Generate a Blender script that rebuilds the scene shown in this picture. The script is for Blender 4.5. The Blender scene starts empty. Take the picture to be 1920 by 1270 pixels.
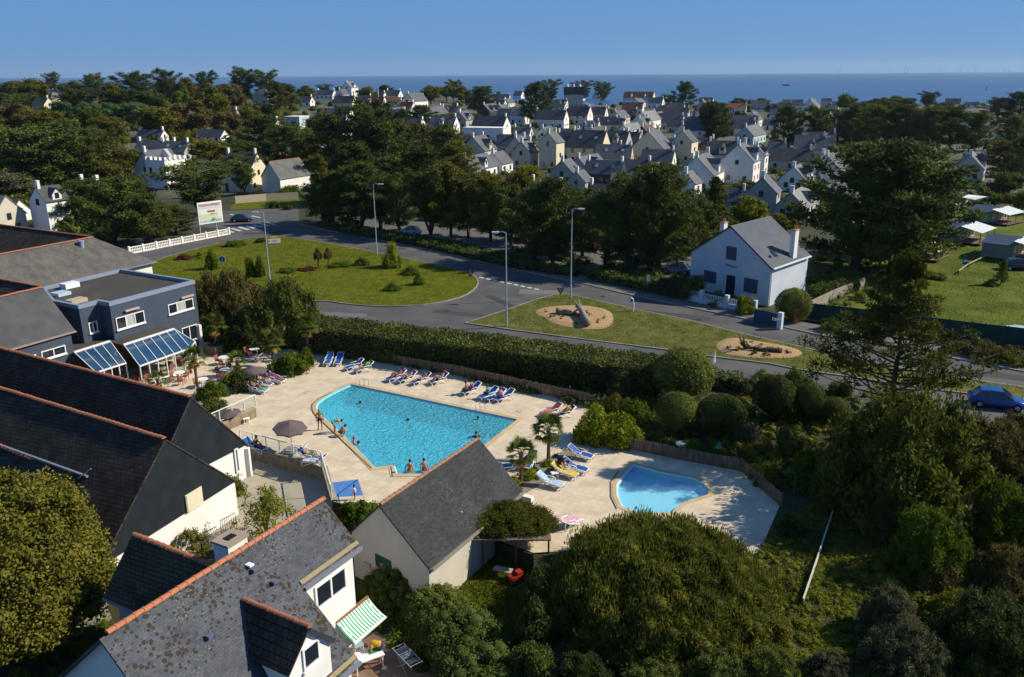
import bpy, math, random
import numpy as np
from mathutils import Vector, Matrix, Euler
from mathutils.geometry import tessellate_polygon
S = bpy.context.scene
COL = S.collection
PI = math.pi
# ------------------------------------------------------------------ camera
F_ = 1560.; CX = 960.; CY = 635.; H = 26.5
ROLL = math.atan(-0.006); PITCH = math.radians(17.688)
cp, sp, cr, sr = math.cos(PITCH), math.sin(PITCH), math.cos(ROLL), math.sin(ROLL)
cam = bpy.data.cameras.new('camera'); camo = bpy.data.objects.new('camera', cam); COL.objects.link(camo)
cam.sensor_width = 36; cam.lens = F_ / 1920 * 36; cam.clip_start = .5; cam.clip_end = 60000
fw = Vector((0, cp, -sp)); u0 = Vector((0, sp, cp)); x0 = Vector((1, 0, 0))
rt = x0 * cr + u0 * sr; up_ = u0 * cr - x0 * sr
camo.matrix_world = Matrix(((rt.x, up_.x, -fw.x, 0), (rt.y, up_.y, -fw.y, 0), (rt.z, up_.z, -fw.z, H), (0, 0, 0, 1)))
S.camera = camo
# ------------------------------------------------------------------ world, sun, exposure
SUN_EL, SUN_AZ = math.radians(35.5), math.radians(9.0)      # azimuth counted from +X towards +Y
w = bpy.data.worlds.new('World'); S.world = w; w.use_nodes = True
nt = w.node_tree; nt.nodes.clear()
o_ = nt.nodes.new('ShaderNodeOutputWorld'); bg = nt.nodes.new('ShaderNodeBackground')
sky = nt.nodes.new('ShaderNodeTexSky'); sky.sky_type = 'NISHITA'; sky.sun_disc = False
sky.sun_elevation = SUN_EL; sky.sun_rotation = PI / 2 - SUN_AZ
sky.altitude = 30; sky.air_density = 1.0; sky.dust_density = 0.0; sky.ozone_density = 6.0
tint = nt.nodes.new('ShaderNodeMix'); tint.data_type = 'RGBA'; tint.blend_type = 'MULTIPLY'; tint.inputs[0].default_value = 1
tint.inputs[7].default_value = (0.44, 0.66, 1.0, 1)
nt.links.new(sky.outputs[0], tint.inputs[6]); cst = nt.nodes.new('ShaderNodeMix'); cst.data_type = 'RGBA'; tcw = nt.nodes.new('ShaderNodeTexCoord'); spz = nt.nodes.new('ShaderNodeSeparateXYZ'); nt.links.new(tcw.outputs['Generated'], spz.inputs[0]); mrw = nt.nodes.new('ShaderNodeMapRange'); mrw.inputs[1].default_value = .02; mrw.inputs[2].default_value = .75; mrw.inputs[3].default_value = .86; mrw.inputs[4].default_value = .30; nt.links.new(spz.outputs[2], mrw.inputs[0]); nt.links.new(mrw.outputs[0], cst.inputs[0]); cst.inputs[7].default_value = (1.42, 3.35, 6.6, 1)
nt.links.new(tint.outputs[2], cst.inputs[6]); nt.links.new(cst.outputs[2], bg.inputs[0]); nt.links.new(bg.outputs[0], o_.inputs[0])
bg.inputs[1].default_value = 0.075
sl = bpy.data.lights.new('sun', 'SUN'); sl.energy = 5.0; sl.angle = math.radians(.53); sl.color = (1, .91, .74)
so = bpy.data.objects.new('sun', sl); COL.objects.link(so)
sd = Vector((math.cos(SUN_EL) * math.cos(SUN_AZ), math.cos(SUN_EL) * math.sin(SUN_AZ), math.sin(SUN_EL)))
so.rotation_euler = sd.to_track_quat('Z', 'Y').to_euler(); so.location = (60, 20, 80)
S.view_settings.view_transform = 'Standard'; S.view_settings.look = 'None'; S.view_settings.exposure = 0.30; S.view_settings.gamma = 1
S.view_settings.use_curve_mapping = False
S.render.engine = 'CYCLES'
S.cycles.max_bounces = 6; S.cycles.transparent_max_bounces = 12; S.cycles.diffuse_bounces = 2; S.cycles.glossy_bounces = 3
# ------------------------------------------------------------------ placing: a pixel of the photograph -> a point on a known surface
def ray(px, py):
    x = px - CX; y = py - CY
    xr = x * cr + y * sr; yr = -x * sr + y * cr
    return Vector((xr, F_ * cp - yr * sp, -F_ * sp - yr * cp))
def P(px, py, z=0.):
    d = ray(px, py); t = (z - H) / d.z
    return Vector((d.x * t, d.y * t, z))
def onplane(px, py, p0, n):
    d = ray(px, py); o = Vector((0, 0, H)); t = (p0 - o).dot(n) / d.dot(n)
    return o + d * t
def projy(X, Y, Z):
    Z -= H; f = Y * cp - Z * sp; u = Y * sp + Z * cp
    xr = F_ * X / f; yr = -F_ * u / f
    return CY + xr * sr + yr * cr
def hgt(X, Y, py):
    lo, hi = -8., 60.
    for _ in range(30):
        m = (lo + hi) / 2
        if projy(X, Y, m) > py: lo = m
        else: hi = m
    return m
def sm(t): t = min(1, max(0, t)); return t * t * (3 - 2 * t)
def zg(X, Y):
    z = 11 * sm((Y - 200) / 240) * sm((75 - X) / 190)
    c = 735 + 25 * math.sin(X / 90.) + (30 if X < 0 else 0)
    return z - (z + 12) * sm((Y - c) / 60)
def G(px, py):
    p = P(px, py, 0)
    if p.y < 190: return p
    d = ray(px, py); d = d / d.y; y = 190.
    while y < 2000:
        if H + d.z * y < zg(d.x * y, y): break
        y += 1.5
    return Vector((d.x * y, y, zg(d.x * y, y)))
def pxm(p): return F_ / (p.y * cp - (p.z - H) * sp)         # pixels of the 1920 picture per metre
AD = Vector((math.cos(math.radians(61)), math.sin(math.radians(61)), 0)); VD = Vector((AD.y, -AD.x, 0))
def W(u, v, z): q = AD * u + VD * v; return Vector((q.x, q.y, z))
# ------------------------------------------------------------------ object helpers
def tag(o, label=None, cat=None, group=None, kind=None):
    if label: o['label'] = label
    if cat: o['category'] = cat
    if group: o['group'] = group
    if kind: o['kind'] = kind
    return o
def link(name, me, parent=None, loc=None, mat=None, rot=None, scale=None):
    o = bpy.data.objects.new(name, me); COL.objects.link(o)
    if parent: o.parent = parent
    if loc is not None: o.location = loc
    if rot is not None: o.rotation_euler = rot
    if scale is not None: o.scale = scale
    if mat is not None and me is not None:
        if len(me.materials) == 0: me.materials.append(mat)
        elif me.materials[0] is not mat:
            o.material_slots[0].link = 'OBJECT'; o.material_slots[0].material = mat
    return o
def thing(name, label, cat, loc=(0, 0, 0), rz=0, group=None):
    o = link(name, None, None, loc, None, (0, 0, rz)); return tag(o, label, cat, group)
class MB:
    def __init__(s): s.v = []; s.f = []; s.uv = {}
    def add(s, vs, fs):
        n = len(s.v); s.v += [tuple(q) for q in vs]; s.f += [tuple(i + n for i in f) for f in fs]; return s
    def box(s, c, d, rz=0, rot=None):
        M = rot if rot is not None else Matrix.Rotation(rz, 3, 'Z'); c = Vector(c)
        vs = [c + M @ Vector((x * d[0] / 2, y * d[1] / 2, z * d[2] / 2)) for z in (-1, 1) for x, y in ((-1, -1), (1, -1), (1, 1), (-1, 1))]
        return s.add(vs, [(3, 2, 1, 0), (4, 5, 6, 7), (0, 1, 5, 4), (1, 2, 6, 5), (2, 3, 7, 6), (3, 0, 4, 7)])
    def bar(s, a, b, w, h, up=(0, 0, 1)):
        a = Vector(a); b = Vector(b); d = (b - a); L = d.length
        if L < 1e-5: return s
        d /= L; u = Vector(up); x = d.cross(u)
        if x.length < 1e-3: x = d.cross(Vector((1, 0, 0)))
        x.normalize(); u = x.cross(d)
        vs = [p + x * i * w / 2 + u * j * h / 2 for p in (a, b) for i, j in ((-1, -1), (1, -1), (1, 1), (-1, 1))]
        return s.add(vs, [(0, 1, 2, 3), (7, 6, 5, 4), (0, 4, 5, 1), (1, 5, 6, 2), (2, 6, 7, 3), (3, 7, 4, 0)])
    def tube(s, pts, rs, n=6, cap=True):
        pts = [Vector(q) for q in pts]; rings = []
        for i, p in enumerate(pts):
            d = (pts[min(i + 1, len(pts) - 1)] - pts[max(i - 1, 0)]).normalized()
            x = d.cross(Vector((0, 0, 1)))
            if x.length < .05: x = d.cross(Vector((0, 1, 0)))
            x.normalize(); y = d.cross(x); r = rs[i] if hasattr(rs, '__len__') else rs
            rings.append([p + (x * math.cos(k * 2 * PI / n) + y * math.sin(k * 2 * PI / n)) * r for k in range(n)])
        vs = [q for r in rings for q in r]; fs = []
        for i in range(len(pts) - 1):
            for k in range(n):
                a = i * n + k; b = i * n + (k + 1) % n; fs.append((a, b, b + n, a + n))
        if cap: fs.append(tuple(range(n))[::-1]); fs.append(tuple((len(pts) - 1) * n + k for k in range(n)))
        return s.add(vs, fs)
    def lathe(s, prof, c=(0, 0, 0), n=12):
        c = Vector(c); vs = []; fs = []
        for r, z in prof:
            vs += [c + Vector((r * math.cos(k * 2 * PI / n), r * math.sin(k * 2 * PI / n), z)) for k in range(n)]
        for i in range(len(prof) - 1):
            for k in range(n):
                a = i * n + k; b = i * n + (k + 1) % n; fs.append((a, b, b + n, a + n))
        fs.append(tuple(range(n))[::-1]); fs.append(tuple((len(prof) - 1) * n + k for k in range(n)))
        return s.add(vs, fs)
    def prism(s, pts, z0, z1):
        n = len(pts); vs = [(p[0], p[1], z0) for p in pts] + [(p[0], p[1], z1) for p in pts]
        return s.add(vs, [tuple(range(n))[::-1], tuple(range(n, 2 * n))] + [(i, (i + 1) % n, n + (i + 1) % n, n + i) for i in range(n)])
    def slab(s, q, t):
        """a flat polygon in space given a thickness t below its face"""
        q = [Vector(p) for p in q]; n = (q[1] - q[0]).cross(q[2] - q[1]).normalized()
        k = len(q); s.add(q + [p - n * t for p in q], [tuple(range(k)), tuple(range(k, 2 * k))[::-1]] + [(i, k + i, k + (i + 1) % k, (i + 1) % k) for i in range(k)])
        return s
    def ico(s, c, r, sub=1, jit=0, seed=0, sc=(1, 1, 1)):
        import bmesh
        bm = bmesh.new(); bmesh.ops.create_icosphere(bm, subdivisions=sub, radius=1); rd = random.Random(seed); c = Vector(c)
        vs = [c + Vector((v.co.x * sc[0], v.co.y * sc[1], v.co.z * sc[2])) * r * (1 + rd.uniform(-jit, jit)) for v in bm.verts]
        fs = [tuple(v.index for v in f.verts) for f in bm.faces]; bm.free(); return s.add(vs, fs)
    def mesh(s, name, smooth=False, uv=None):
        me = bpy.data.meshes.new(name); me.from_pydata(s.v, [], s.f); me.update()
        if smooth: me.polygons.foreach_set('use_smooth', [True] * len(me.polygons))
        if uv:
            o, a, b = (Vector(t) for t in uv); a.normalize(); b.normalize(); L = me.uv_layers.new(name='UVMap')
            vv = [Vector(v.co) for v in me.vertices]
            for l in me.loops: d = vv[l.vertex_index] - o; L.data[l.index].uv = (d.dot(a), d.dot(b))
        return me
    def build(s, name, mat, parent=None, loc=None, smooth=False, rz=None, uv=None, rot=None):
        return link(name, s.mesh(name, smooth, uv), parent, loc, mat, rot if rot is not None else ((0, 0, rz) if rz is not None else None))
def struct(name, mb, mat, **k): o = mb.build(name, mat, **k); o['kind'] = 'structure'; return o
def tpoly(mb, outer, z, holes=()):
    loops = [[Vector((p[0], p[1], 0)) for p in l] for l in [outer] + list(holes)]
    vs = [Vector((p.x, p.y, z)) for l in loops for p in l]
    tr = tessellate_polygon(loops); fs = []
    for a, b, c in tr:
        n = (vs[b] - vs[a]).cross(vs[c] - vs[a]).z
        fs.append((a, b, c) if n > 0 else (a, c, b))
    return mb.add(vs, fs)
def pxs(l, z=0.): return [P(x, y, z) for x, y in l]
def offset(pts, d, closed=True):
    n = len(pts); out = []
    for i in range(n):
        a = Vector(pts[i - 1] if (closed or i) else pts[0]); b = Vector(pts[i]); c = Vector(pts[(i + 1) % n] if (closed or i < n - 1) else pts[i])
        t1 = (b - a).xy.normalized() if (b - a).length > 1e-6 else (c - b).xy.normalized()
        t2 = (c - b).xy.normalized() if (c - b).length > 1e-6 else t1
        n1 = Vector((t1.y, -t1.x)); n2 = Vector((t2.y, -t2.x)); m = (n1 + n2)
        m = m.normalized() if m.length > 1e-3 else n1
        k = d / max(.35, m.dot(n1)); out.append(Vector((b.x + m.x * k, b.y + m.y * k, b.z)))
    return out
def smooth_poly(pts, it=2, closed=True):
    for _ in range(it):
        out = []; n = len(pts)
        for i in range(n if closed else n - 1):
            a, b = pts[i], pts[(i + 1) % n]; out += [a * .75 + b * .25, a * .25 + b * .75]
        if not closed: out = [pts[0]] + out + [pts[-1]]
        pts = out
    return pts
def ribbon(mb, pts, wd, h, z0=0., closed=True):
    """kerb-like strip: top and both sides along a line"""
    A = offset(pts, wd / 2, closed); B = offset(pts, -wd / 2, closed); n = len(pts)
    m = n if closed else n - 1
    for i in range(m):
        j = (i + 1) % n
        vs = [Vector((p.x, p.y, z)) for z in (z0, z0 + h) for p in (A[i], A[j], B[j], B[i])]
        mb.add(vs, [(4, 5, 6, 7), (7, 6, 5, 4)][:1] + [(0, 1, 5, 4), (2, 3, 7, 6)])
    return mb
# ------------------------------------------------------------------ materials
MT = {}
def rgb(c): return (c[0], c[1], c[2], 1)
def mat(key, c1, c2=None, sc=1., rough=.8, bump=0., bsc=None, spec=.3, metal=0., det=4., st=(1, 1, 1), spots=None, coord='Object'):
    if key in MT: return MT[key]
    m = bpy.data.materials.new(key); m.use_nodes = True; t = m.node_tree; N = t.nodes; L = t.links
    b = N['Principled BSDF']; b.inputs['Roughness'].default_value = rough; b.inputs['Specular IOR Level'].default_value = spec
    b.inputs['Metallic'].default_value = metal; b.inputs['Base Color'].default_value = rgb(c1)
    if c2 is not None or bump or spots:
        tc = N.new('ShaderNodeTexCoord'); mp = N.new('ShaderNodeMapping'); mp.inputs['Scale'].default_value = st; L.new(tc.outputs[coord], mp.inputs[0])
    col = None
    if c2 is not None:
        nz = N.new('ShaderNodeTexNoise'); nz.inputs['Scale'].default_value = sc; nz.inputs['Detail'].default_value = det; L.new(mp.outputs[0], nz.inputs[0])
        rp = N.new('ShaderNodeValToRGB'); rp.color_ramp.elements[0].position = .35; rp.color_ramp.elements[1].position = .65
        rp.color_ramp.elements[0].color = rgb(c1); rp.color_ramp.elements[1].color = rgb(c2); L.new(nz.outputs[0], rp.inputs[0]); col = rp.outputs[0]
        L.new(col, b.inputs['Base Color'])
    if spots:
        for (ssc, thr, sc_, big) in spots:
            vo = N.new('ShaderNodeTexVoronoi'); vo.inputs['Scale'].default_value = ssc; L.new(mp.outputs[0], vo.inputs[0])
            n2 = N.new('ShaderNodeTexNoise'); n2.inputs['Scale'].default_value = big; n2.inputs['Detail'].default_value = 3; L.new(mp.outputs[0], n2.inputs[0])
            mu = N.new('ShaderNodeMath'); mu.operation = 'MULTIPLY_ADD'; mu.inputs[1].default_value = -1.6; mu.inputs[2].default_value = thr + .8; L.new(n2.outputs[0], mu.inputs[0])
            sep = N.new('ShaderNodeSeparateColor'); L.new(vo.outputs['Color'], sep.inputs[0])
            a = N.new('ShaderNodeMath'); a.operation = 'MULTIPLY_ADD'; a.inputs[1].default_value = .35; L.new(sep.outputs[0], a.inputs[0]); L.new(mu.outputs[0], a.inputs[2])
            lt = N.new('ShaderNodeMath'); lt.operation = 'SUBTRACT'; L.new(vo.outputs['Distance'], lt.inputs[1]); lt.inputs[0].default_value = .0
            ad = N.new('ShaderNodeMath'); ad.operation = 'SUBTRACT'; ad.inputs[0].default_value = .62; L.new(vo.outputs['Distance'], ad.inputs[1])
            s2 = N.new('ShaderNodeMath'); s2.operation = 'SUBTRACT'; L.new(ad.outputs[0], s2.inputs[0]); L.new(a.outputs[0], s2.inputs[1])
            m3 = N.new('ShaderNodeMath'); m3.operation = 'MULTIPLY'; m3.use_clamp = True; m3.inputs[1].default_value = 14; L.new(s2.outputs[0], m3.inputs[0])
            mx = N.new('ShaderNodeMix'); mx.data_type = 'RGBA'; L.new(m3.outputs[0], mx.inputs[0])
            if col is None: mx.inputs[6].default_value = rgb(c1)
            else: L.new(col, mx.inputs[6])
            mx.inputs[7].default_value = rgb(sc_); col = mx.outputs[2]; L.new(col, b.inputs['Base Color'])
    if bump:
        nb = N.new('ShaderNodeTexNoise'); nb.inputs['Scale'].default_value = bsc or sc * 3; nb.inputs['Detail'].default_value = 4; L.new(mp.outputs[0], nb.inputs[0])
        bp = N.new('ShaderNodeBump'); bp.inputs['Strength'].default_value = min(1, bump); bp.inputs['Distance'].default_value = .05 * max(1, bump); L.new(nb.outputs[0], bp.inputs['Height']); L.new(bp.outputs[0], b.inputs['Normal'])
    MT[key] = m; return m
def brickmat(key, c1, c2, mortar, bw, rh, msz=.01, rough=.8, bump=.6, spec=.3, coord='UV', spots=None, dirt=None, off=.5):
    """coursed material (slates, paving, stone facing too small to pick apart)"""
    if key in MT: return MT[key]
    m = bpy.data.materials.new(key); m.use_nodes = True; t = m.node_tree; N = t.nodes; L = t.links; b = N['Principled BSDF']
    b.inputs['Roughness'].default_value = rough; b.inputs['Specular IOR Level'].default_value = spec
    tc = N.new('ShaderNodeTexCoord'); br = N.new('ShaderNodeTexBrick'); L.new(tc.outputs[coord], br.inputs[0]); br.offset = off
    br.inputs['Color1'].default_value = rgb(c1); br.inputs['Color2'].default_value = rgb(c2); br.inputs['Mortar'].default_value = rgb(mortar)
    br.inputs['Scale'].default_value = 1; br.inputs['Mortar Size'].default_value = msz; br.inputs['Brick Width'].default_value = bw; br.inputs['Row Height'].default_value = rh
    nz = N.new('ShaderNodeTexNoise'); nz.inputs['Scale'].default_value = .8; nz.inputs['Detail'].default_value = 6; L.new(tc.outputs['Object'], nz.inputs[0])
    mx = N.new('ShaderNodeMix'); mx.data_type = 'RGBA'; mx.blend_type = 'MULTIPLY'; mx.inputs[0].default_value = 1
    rp = N.new('ShaderNodeValToRGB'); rp.color_ramp.elements[0].position = .3; rp.color_ramp.elements[1].position = .7
    d = dirt or (.72, .72, .72); rp.color_ramp.elements[0].color = rgb(d); rp.color_ramp.elements[1].color = (1.12, 1.12, 1.12, 1)
    L.new(nz.outputs[0], rp.inputs[0]); L.new(br.outputs[0], mx.inputs[6]); L.new(rp.outputs[0], mx.inputs[7]); col = mx.outputs[2]
    for (ssc, rmax, cc, big, lo) in (spots or []):
        vo = N.new('ShaderNodeTexVoronoi'); vo.inputs['Scale'].default_value = ssc; L.new(tc.outputs['Object'], vo.inputs[0])
        n2 = N.new('ShaderNodeTexNoise'); n2.inputs['Scale'].default_value = big; n2.inputs['Detail'].default_value = 2; L.new(tc.outputs['Object'], n2.inputs[0])
        mr = N.new('ShaderNodeMapRange'); mr.inputs[1].default_value = lo; mr.inputs[2].default_value = lo + .25; mr.inputs[3].default_value = 0; mr.inputs[4].default_value = rmax; L.new(n2.outputs[0], mr.inputs[0])
        sep = N.new('ShaderNodeSeparateColor'); L.new(vo.outputs['Color'], sep.inputs[0])
        mm = N.new('ShaderNodeMath'); mm.operation = 'MULTIPLY'; L.new(sep.outputs[0], mm.inputs[0]); L.new(mr.outputs[0], mm.inputs[1])
        lt = N.new('ShaderNodeMath'); lt.operation = 'LESS_THAN'; L.new(vo.outputs['Distance'], lt.inputs[0]); L.new(mm.outputs[0], lt.inputs[1])
        m2 = N.new('ShaderNodeMix'); m2.data_type = 'RGBA'; L.new(lt.outputs[0], m2.inputs[0]); L.new(col, m2.inputs[6]); m2.inputs[7].default_value = rgb(cc); col = m2.outputs[2]
    L.new(col, b.inputs['Base Color'])
    bp = N.new('ShaderNodeBump'); bp.inputs['Strength'].default_value = bump; bp.inputs['Distance'].default_value = .02; bp.invert = True
    L.new(br.outputs['Fac'], bp.inputs['Height']); L.new(bp.outputs[0], b.inputs['Normal'])
    MT[key] = m; return m
def leafmat(key, c1, c2, c3=None, rough=.55, sc=.5):
    if key in MT: return MT[key]
    m = bpy.data.materials.new(key); m.use_nodes = True; t = m.node_tree; N = t.nodes; L = t.links; b = N['Principled BSDF']
    b.inputs['Roughness'].default_value = rough; b.inputs['Specular IOR Level'].default_value = .04
    at = N.new('ShaderNodeAttribute'); at.attribute_name = 'tint'; oi = N.new('ShaderNodeObjectInfo')
    tc = N.new('ShaderNodeTexCoord'); nz = N.new('ShaderNodeTexNoise'); nz.inputs['Scale'].default_value = sc; nz.inputs['Detail'].default_value = 3; L.new(tc.outputs['Object'], nz.inputs[0])
    a = N.new('ShaderNodeMath'); a.operation = 'MULTIPLY_ADD'; a.inputs[1].default_value = .6; L.new(at.outputs['Fac'], a.inputs[0]); 
    a2 = N.new('ShaderNodeMath'); a2.operation = 'MULTIPLY_ADD'; a2.inputs[1].default_value = 1.3; a2.inputs[2].default_value = -.45; L.new(nz.outputs[0], a2.inputs[0]); L.new(a2.outputs[0], a.inputs[2])
    rp = N.new('ShaderNodeValToRGB'); e = rp.color_ramp.elements; e[0].position = .1; e[1].position = .8; e[0].color = rgb(c1); e[1].color = rgb(c2)
    if c3: q = e.new(.93); q.color = rgb(c3)
    L.new(a.outputs[0], rp.inputs[0])
    hv = N.new('ShaderNodeHueSaturation'); L.new(rp.outputs[0], hv.inputs['Color'])
    mr = N.new('ShaderNodeMapRange'); mr.inputs[3].default_value = .8; mr.inputs[4].default_value = 1.2; L.new(oi.outputs['Random'], mr.inputs[0]); L.new(mr.outputs[0], hv.inputs['Value'])
    L.new(hv.outputs[0], b.inputs['Base Color'])
    tr = N.new('ShaderNodeBsdfTranslucent'); L.new(hv.outputs[0], tr.inputs[0]); mx = N.new('ShaderNodeMixShader'); mx.inputs[0].default_value = .25
    L.new(b.outputs[0], mx.inputs[1]); L.new(tr.outputs[0], mx.inputs[2]); L.new(mx.outputs[0], N['Material Output'].inputs[0])
    MT[key] = m; return m
WHITE = mat('white_render', (.78, .77, .74), (.70, .69, .66), sc=.5, rough=.85, bump=.15, bsc=20)
CREAM = mat('cream_render', (.68, .61, .44), (.60, .54, .39), sc=.6, rough=.85)
BEIGE = mat('beige_render', (.55, .50, .42), (.48, .44, .37), sc=.6, rough=.85)
GREYW = mat('grey_render', (.42, .42, .42), (.35, .35, .36), sc=.6, rough=.85)
BLACKW = mat('slate_hung_wall', (.035, .038, .048), (.05, .053, .062), sc=2, rough=.6)
TEALW = mat('pale_teal_render', (.45, .58, .60), (.40, .52, .54), sc=.6, rough=.8)
STONEW = mat('rubble_stone', (.30, .24, .16), (.20, .16, .11), sc=2, rough=.9, bump=.5)
SLATE = mat('roof_slate', (.085, .092, .105), (.125, .13, .138), sc=.7, rough=.55, spec=.4, bump=.3, bsc=6)
SLATE2 = mat('roof_slate_weathered', (.085, .09, .09), (.13, .13, .12), sc=.6, rough=.65, bump=.3, bsc=6)
TERRA = mat('terracotta', (.42, .15, .07), (.30, .12, .07), sc=4, rough=.8, bump=.3, bsc=10)
ROOFRED = mat('red_tile_roof', (.36, .13, .06), (.28, .11, .06), sc=1, rough=.8)
WPAINT = mat('white_paint', (.80, .80, .80), rough=.4)
DARKGL = mat('window_glass', (.015, .02, .03), rough=.06, spec=.8)
ASPH = mat('asphalt', (.072, .072, .074), (.105, .103, .102), sc=.25, rough=.9, bump=.2, bsc=25, det=8)
ASPHL = mat('asphalt_worn', (.10, .10, .10), (.13, .128, .12), sc=.35, rough=.9, bump=.2, bsc=25, det=8)
PAVE = mat('pavement_grit', (.115, .105, .098), (.15, .14, .13), sc=.5, rough=.9, bump=.2, bsc=20)
KERB = mat('kerb_stone', (.30, .28, .24), (.22, .20, .18), sc=1, rough=.85)
LINE = mat('road_paint', (.62, .62, .60), (.45, .45, .44), sc=4, rough=.7)
GRASS = mat('lawn_grass', (.070, .090, .003), (.130, .138, .009), sc=.8, rough=.95, bump=1, bsc=7, det=10, spec=.1)
GRASSD = mat('verge_grass', (.070, .088, .014), (.145, .138, .036), sc=.7, rough=.95, bump=1, bsc=6, det=10, spec=.1)
EARTH = mat('ground_earth', (.028, .034, .014), (.055, .052, .026), sc=.15, rough=.95, bump=1, bsc=3, det=8)
VILLG = mat('village_ground', (.045, .055, .020), (.13, .12, .10), sc=.05, rough=.95, det=6)
CHIPS = mat('wood_chips', (.30, .18, .08), (.46, .32, .17), sc=6, rough=.95, bump=1, bsc=12, det=8)
GRAVEL = mat('gravel', (.16, .14, .11), (.33, .29, .22), sc=7, rough=.95, bump=1, bsc=14, det=8)
CONC = mat('concrete_slab', (.33, .29, .22), (.44, .39, .30), sc=.5, rough=.9, bump=.2, bsc=14)
BARK = mat('bark', (.055, .042, .030), (.10, .08, .06), sc=6, rough=.95, bump=1, bsc=10, st=(1, 1, .3))
WOODF = mat('weathered_wood', (.12, .085, .055), (.22, .165, .115), sc=5, rough=.9, bump=.6, st=(1, 1, .2))
BLUE = mat('blue_sling', (.015, .075, .30), (.02, .09, .36), sc=3, rough=.6)
RESIN = mat('white_resin', (.82, .82, .80), rough=.35, spec=.5)
GALV = mat('galvanised_steel', (.42, .44, .46), (.34, .36, .38), sc=3, rough=.45, metal=.3)
ZINC = mat('zinc_gutter', (.30, .32, .36), rough=.45, metal=.4)
SKIN = mat('skin', (.44, .22, .13), rough=.55)
SKIN2 = mat('skin_tanned', (.28, .13, .075), rough=.55)
LF = dict(
 oak=leafmat('oak_foliage', (.075, .080, .014), (.195, .180, .028), (.26, .225, .045)), roughg=leafmat('rough_grass_blades', (.070, .090, .010), (.20, .21, .022), (.28, .25, .05)),
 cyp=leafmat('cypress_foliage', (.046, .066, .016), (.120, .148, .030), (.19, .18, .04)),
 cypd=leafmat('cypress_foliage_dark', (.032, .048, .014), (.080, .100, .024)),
 oliv=leafmat('olive_foliage', (.070, .078, .012), (.18, .170, .024), (.24, .21, .04)),
 brown=leafmat('bronze_foliage', (.072, .064, .020), (.155, .125, .038), (.20, .15, .05)),
 green=leafmat('green_foliage', (.045, .075, .008), (.13, .18, .016), (.21, .25, .03)),
 lime=leafmat('lime_foliage', (.10, .14, .010), (.30, .29, .018), (.42, .35, .03)),
 grey=leafmat('grey_foliage', (.060, .068, .030), (.15, .145, .07)),
 willow=leafmat('willow_foliage', (.055, .105, .035), (.12, .18, .07)),
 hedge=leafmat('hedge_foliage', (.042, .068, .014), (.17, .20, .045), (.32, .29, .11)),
 privet=leafmat('privet_foliage', (.055, .080, .014), (.20, .22, .045), (.32, .32, .10)),
 pine=leafmat('mound_pine_foliage', (.045, .055, .008), (.145, .150, .022), (.20, .15, .04)),
 palm=leafmat('palm_foliage', (.07, .10, .016), (.19, .20, .035), (.36, .24, .04)),
 red=leafmat('purple_foliage', (.07, .026, .020), (.17, .065, .038)))
# ================================================================== GROUND, SEA, ROADS
def ccw(p):
    a = sum(p[i - 1].x * p[i].y - p[i].x * p[i - 1].y for i in range(len(p))); return p if a > 0 else p[::-1]
POOL = ccw(pxs([(658, 721), (970, 787), (905, 837), (832, 889), (743, 889), (738, 873), (702, 877), (653, 826), (618, 793), (600, 777), (592, 767), (594, 757), (608, 746), (632, 733)]))
KPOOL = ccw(pxs([(1186, 871), (1243, 887), (1300, 897), (1320, 908), (1330, 918), (1327, 928), (1311, 933), (1281, 943), (1262, 960), (1200, 965), (1166, 950), (1156, 929), (1156, 910), (1168, 892)]))
POOLO = offset(POOL, .42); KPOOLO = offset(KPOOL, .30)
BND = [P(461, 837), P(605, 877), P(623, 941), P(700, 958), P(860, 990), P(1000, 1040), P(1015, 1290)]
COURT = ccw([Vector(p) for p in BND] + [Vector((4, 4, 0)), Vector((-150, 4, 0)), Vector((-150, 80, 0)), Vector((-90, 72, 0)), Vector((-27, 60, 0))])
mb = MB(); tpoly(mb, [(-900, -30), (1100, -30), (1100, 190), (-900, 190)], -.03, [COURT, POOLO, KPOOLO]); struct('ground', mb, EARTH)
mb = MB(); tpoly(mb, COURT, -1.); struct('courtyard_ground', mb, EARTH)
mb = MB()
for i in range(2, len(COURT)):
    a, b = COURT[i - 1], COURT[i]; mb.add([(a.x, a.y, -1), (b.x, b.y, -1), (b.x, b.y, -.03), (a.x, a.y, -.03)], [(3, 2, 1, 0)])
struct('bank', mb, EARTH)
xs = np.linspace(-900, 1100, 121); ys = np.concatenate([np.linspace(190, 720, 70), np.linspace(728, 860, 30)])
mb = MB(); mb.v = [(x, y, zg(x, y) - .03) for y in ys for x in xs]; nx = len(xs)
mb.f = [(j * nx + i, j * nx + i + 1, (j + 1) * nx + i + 1, (j + 1) * nx + i) for j in range(len(ys) - 1) for i in range(nx - 1)]
struct('village_land', mb, VILLG, smooth=True)
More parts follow.
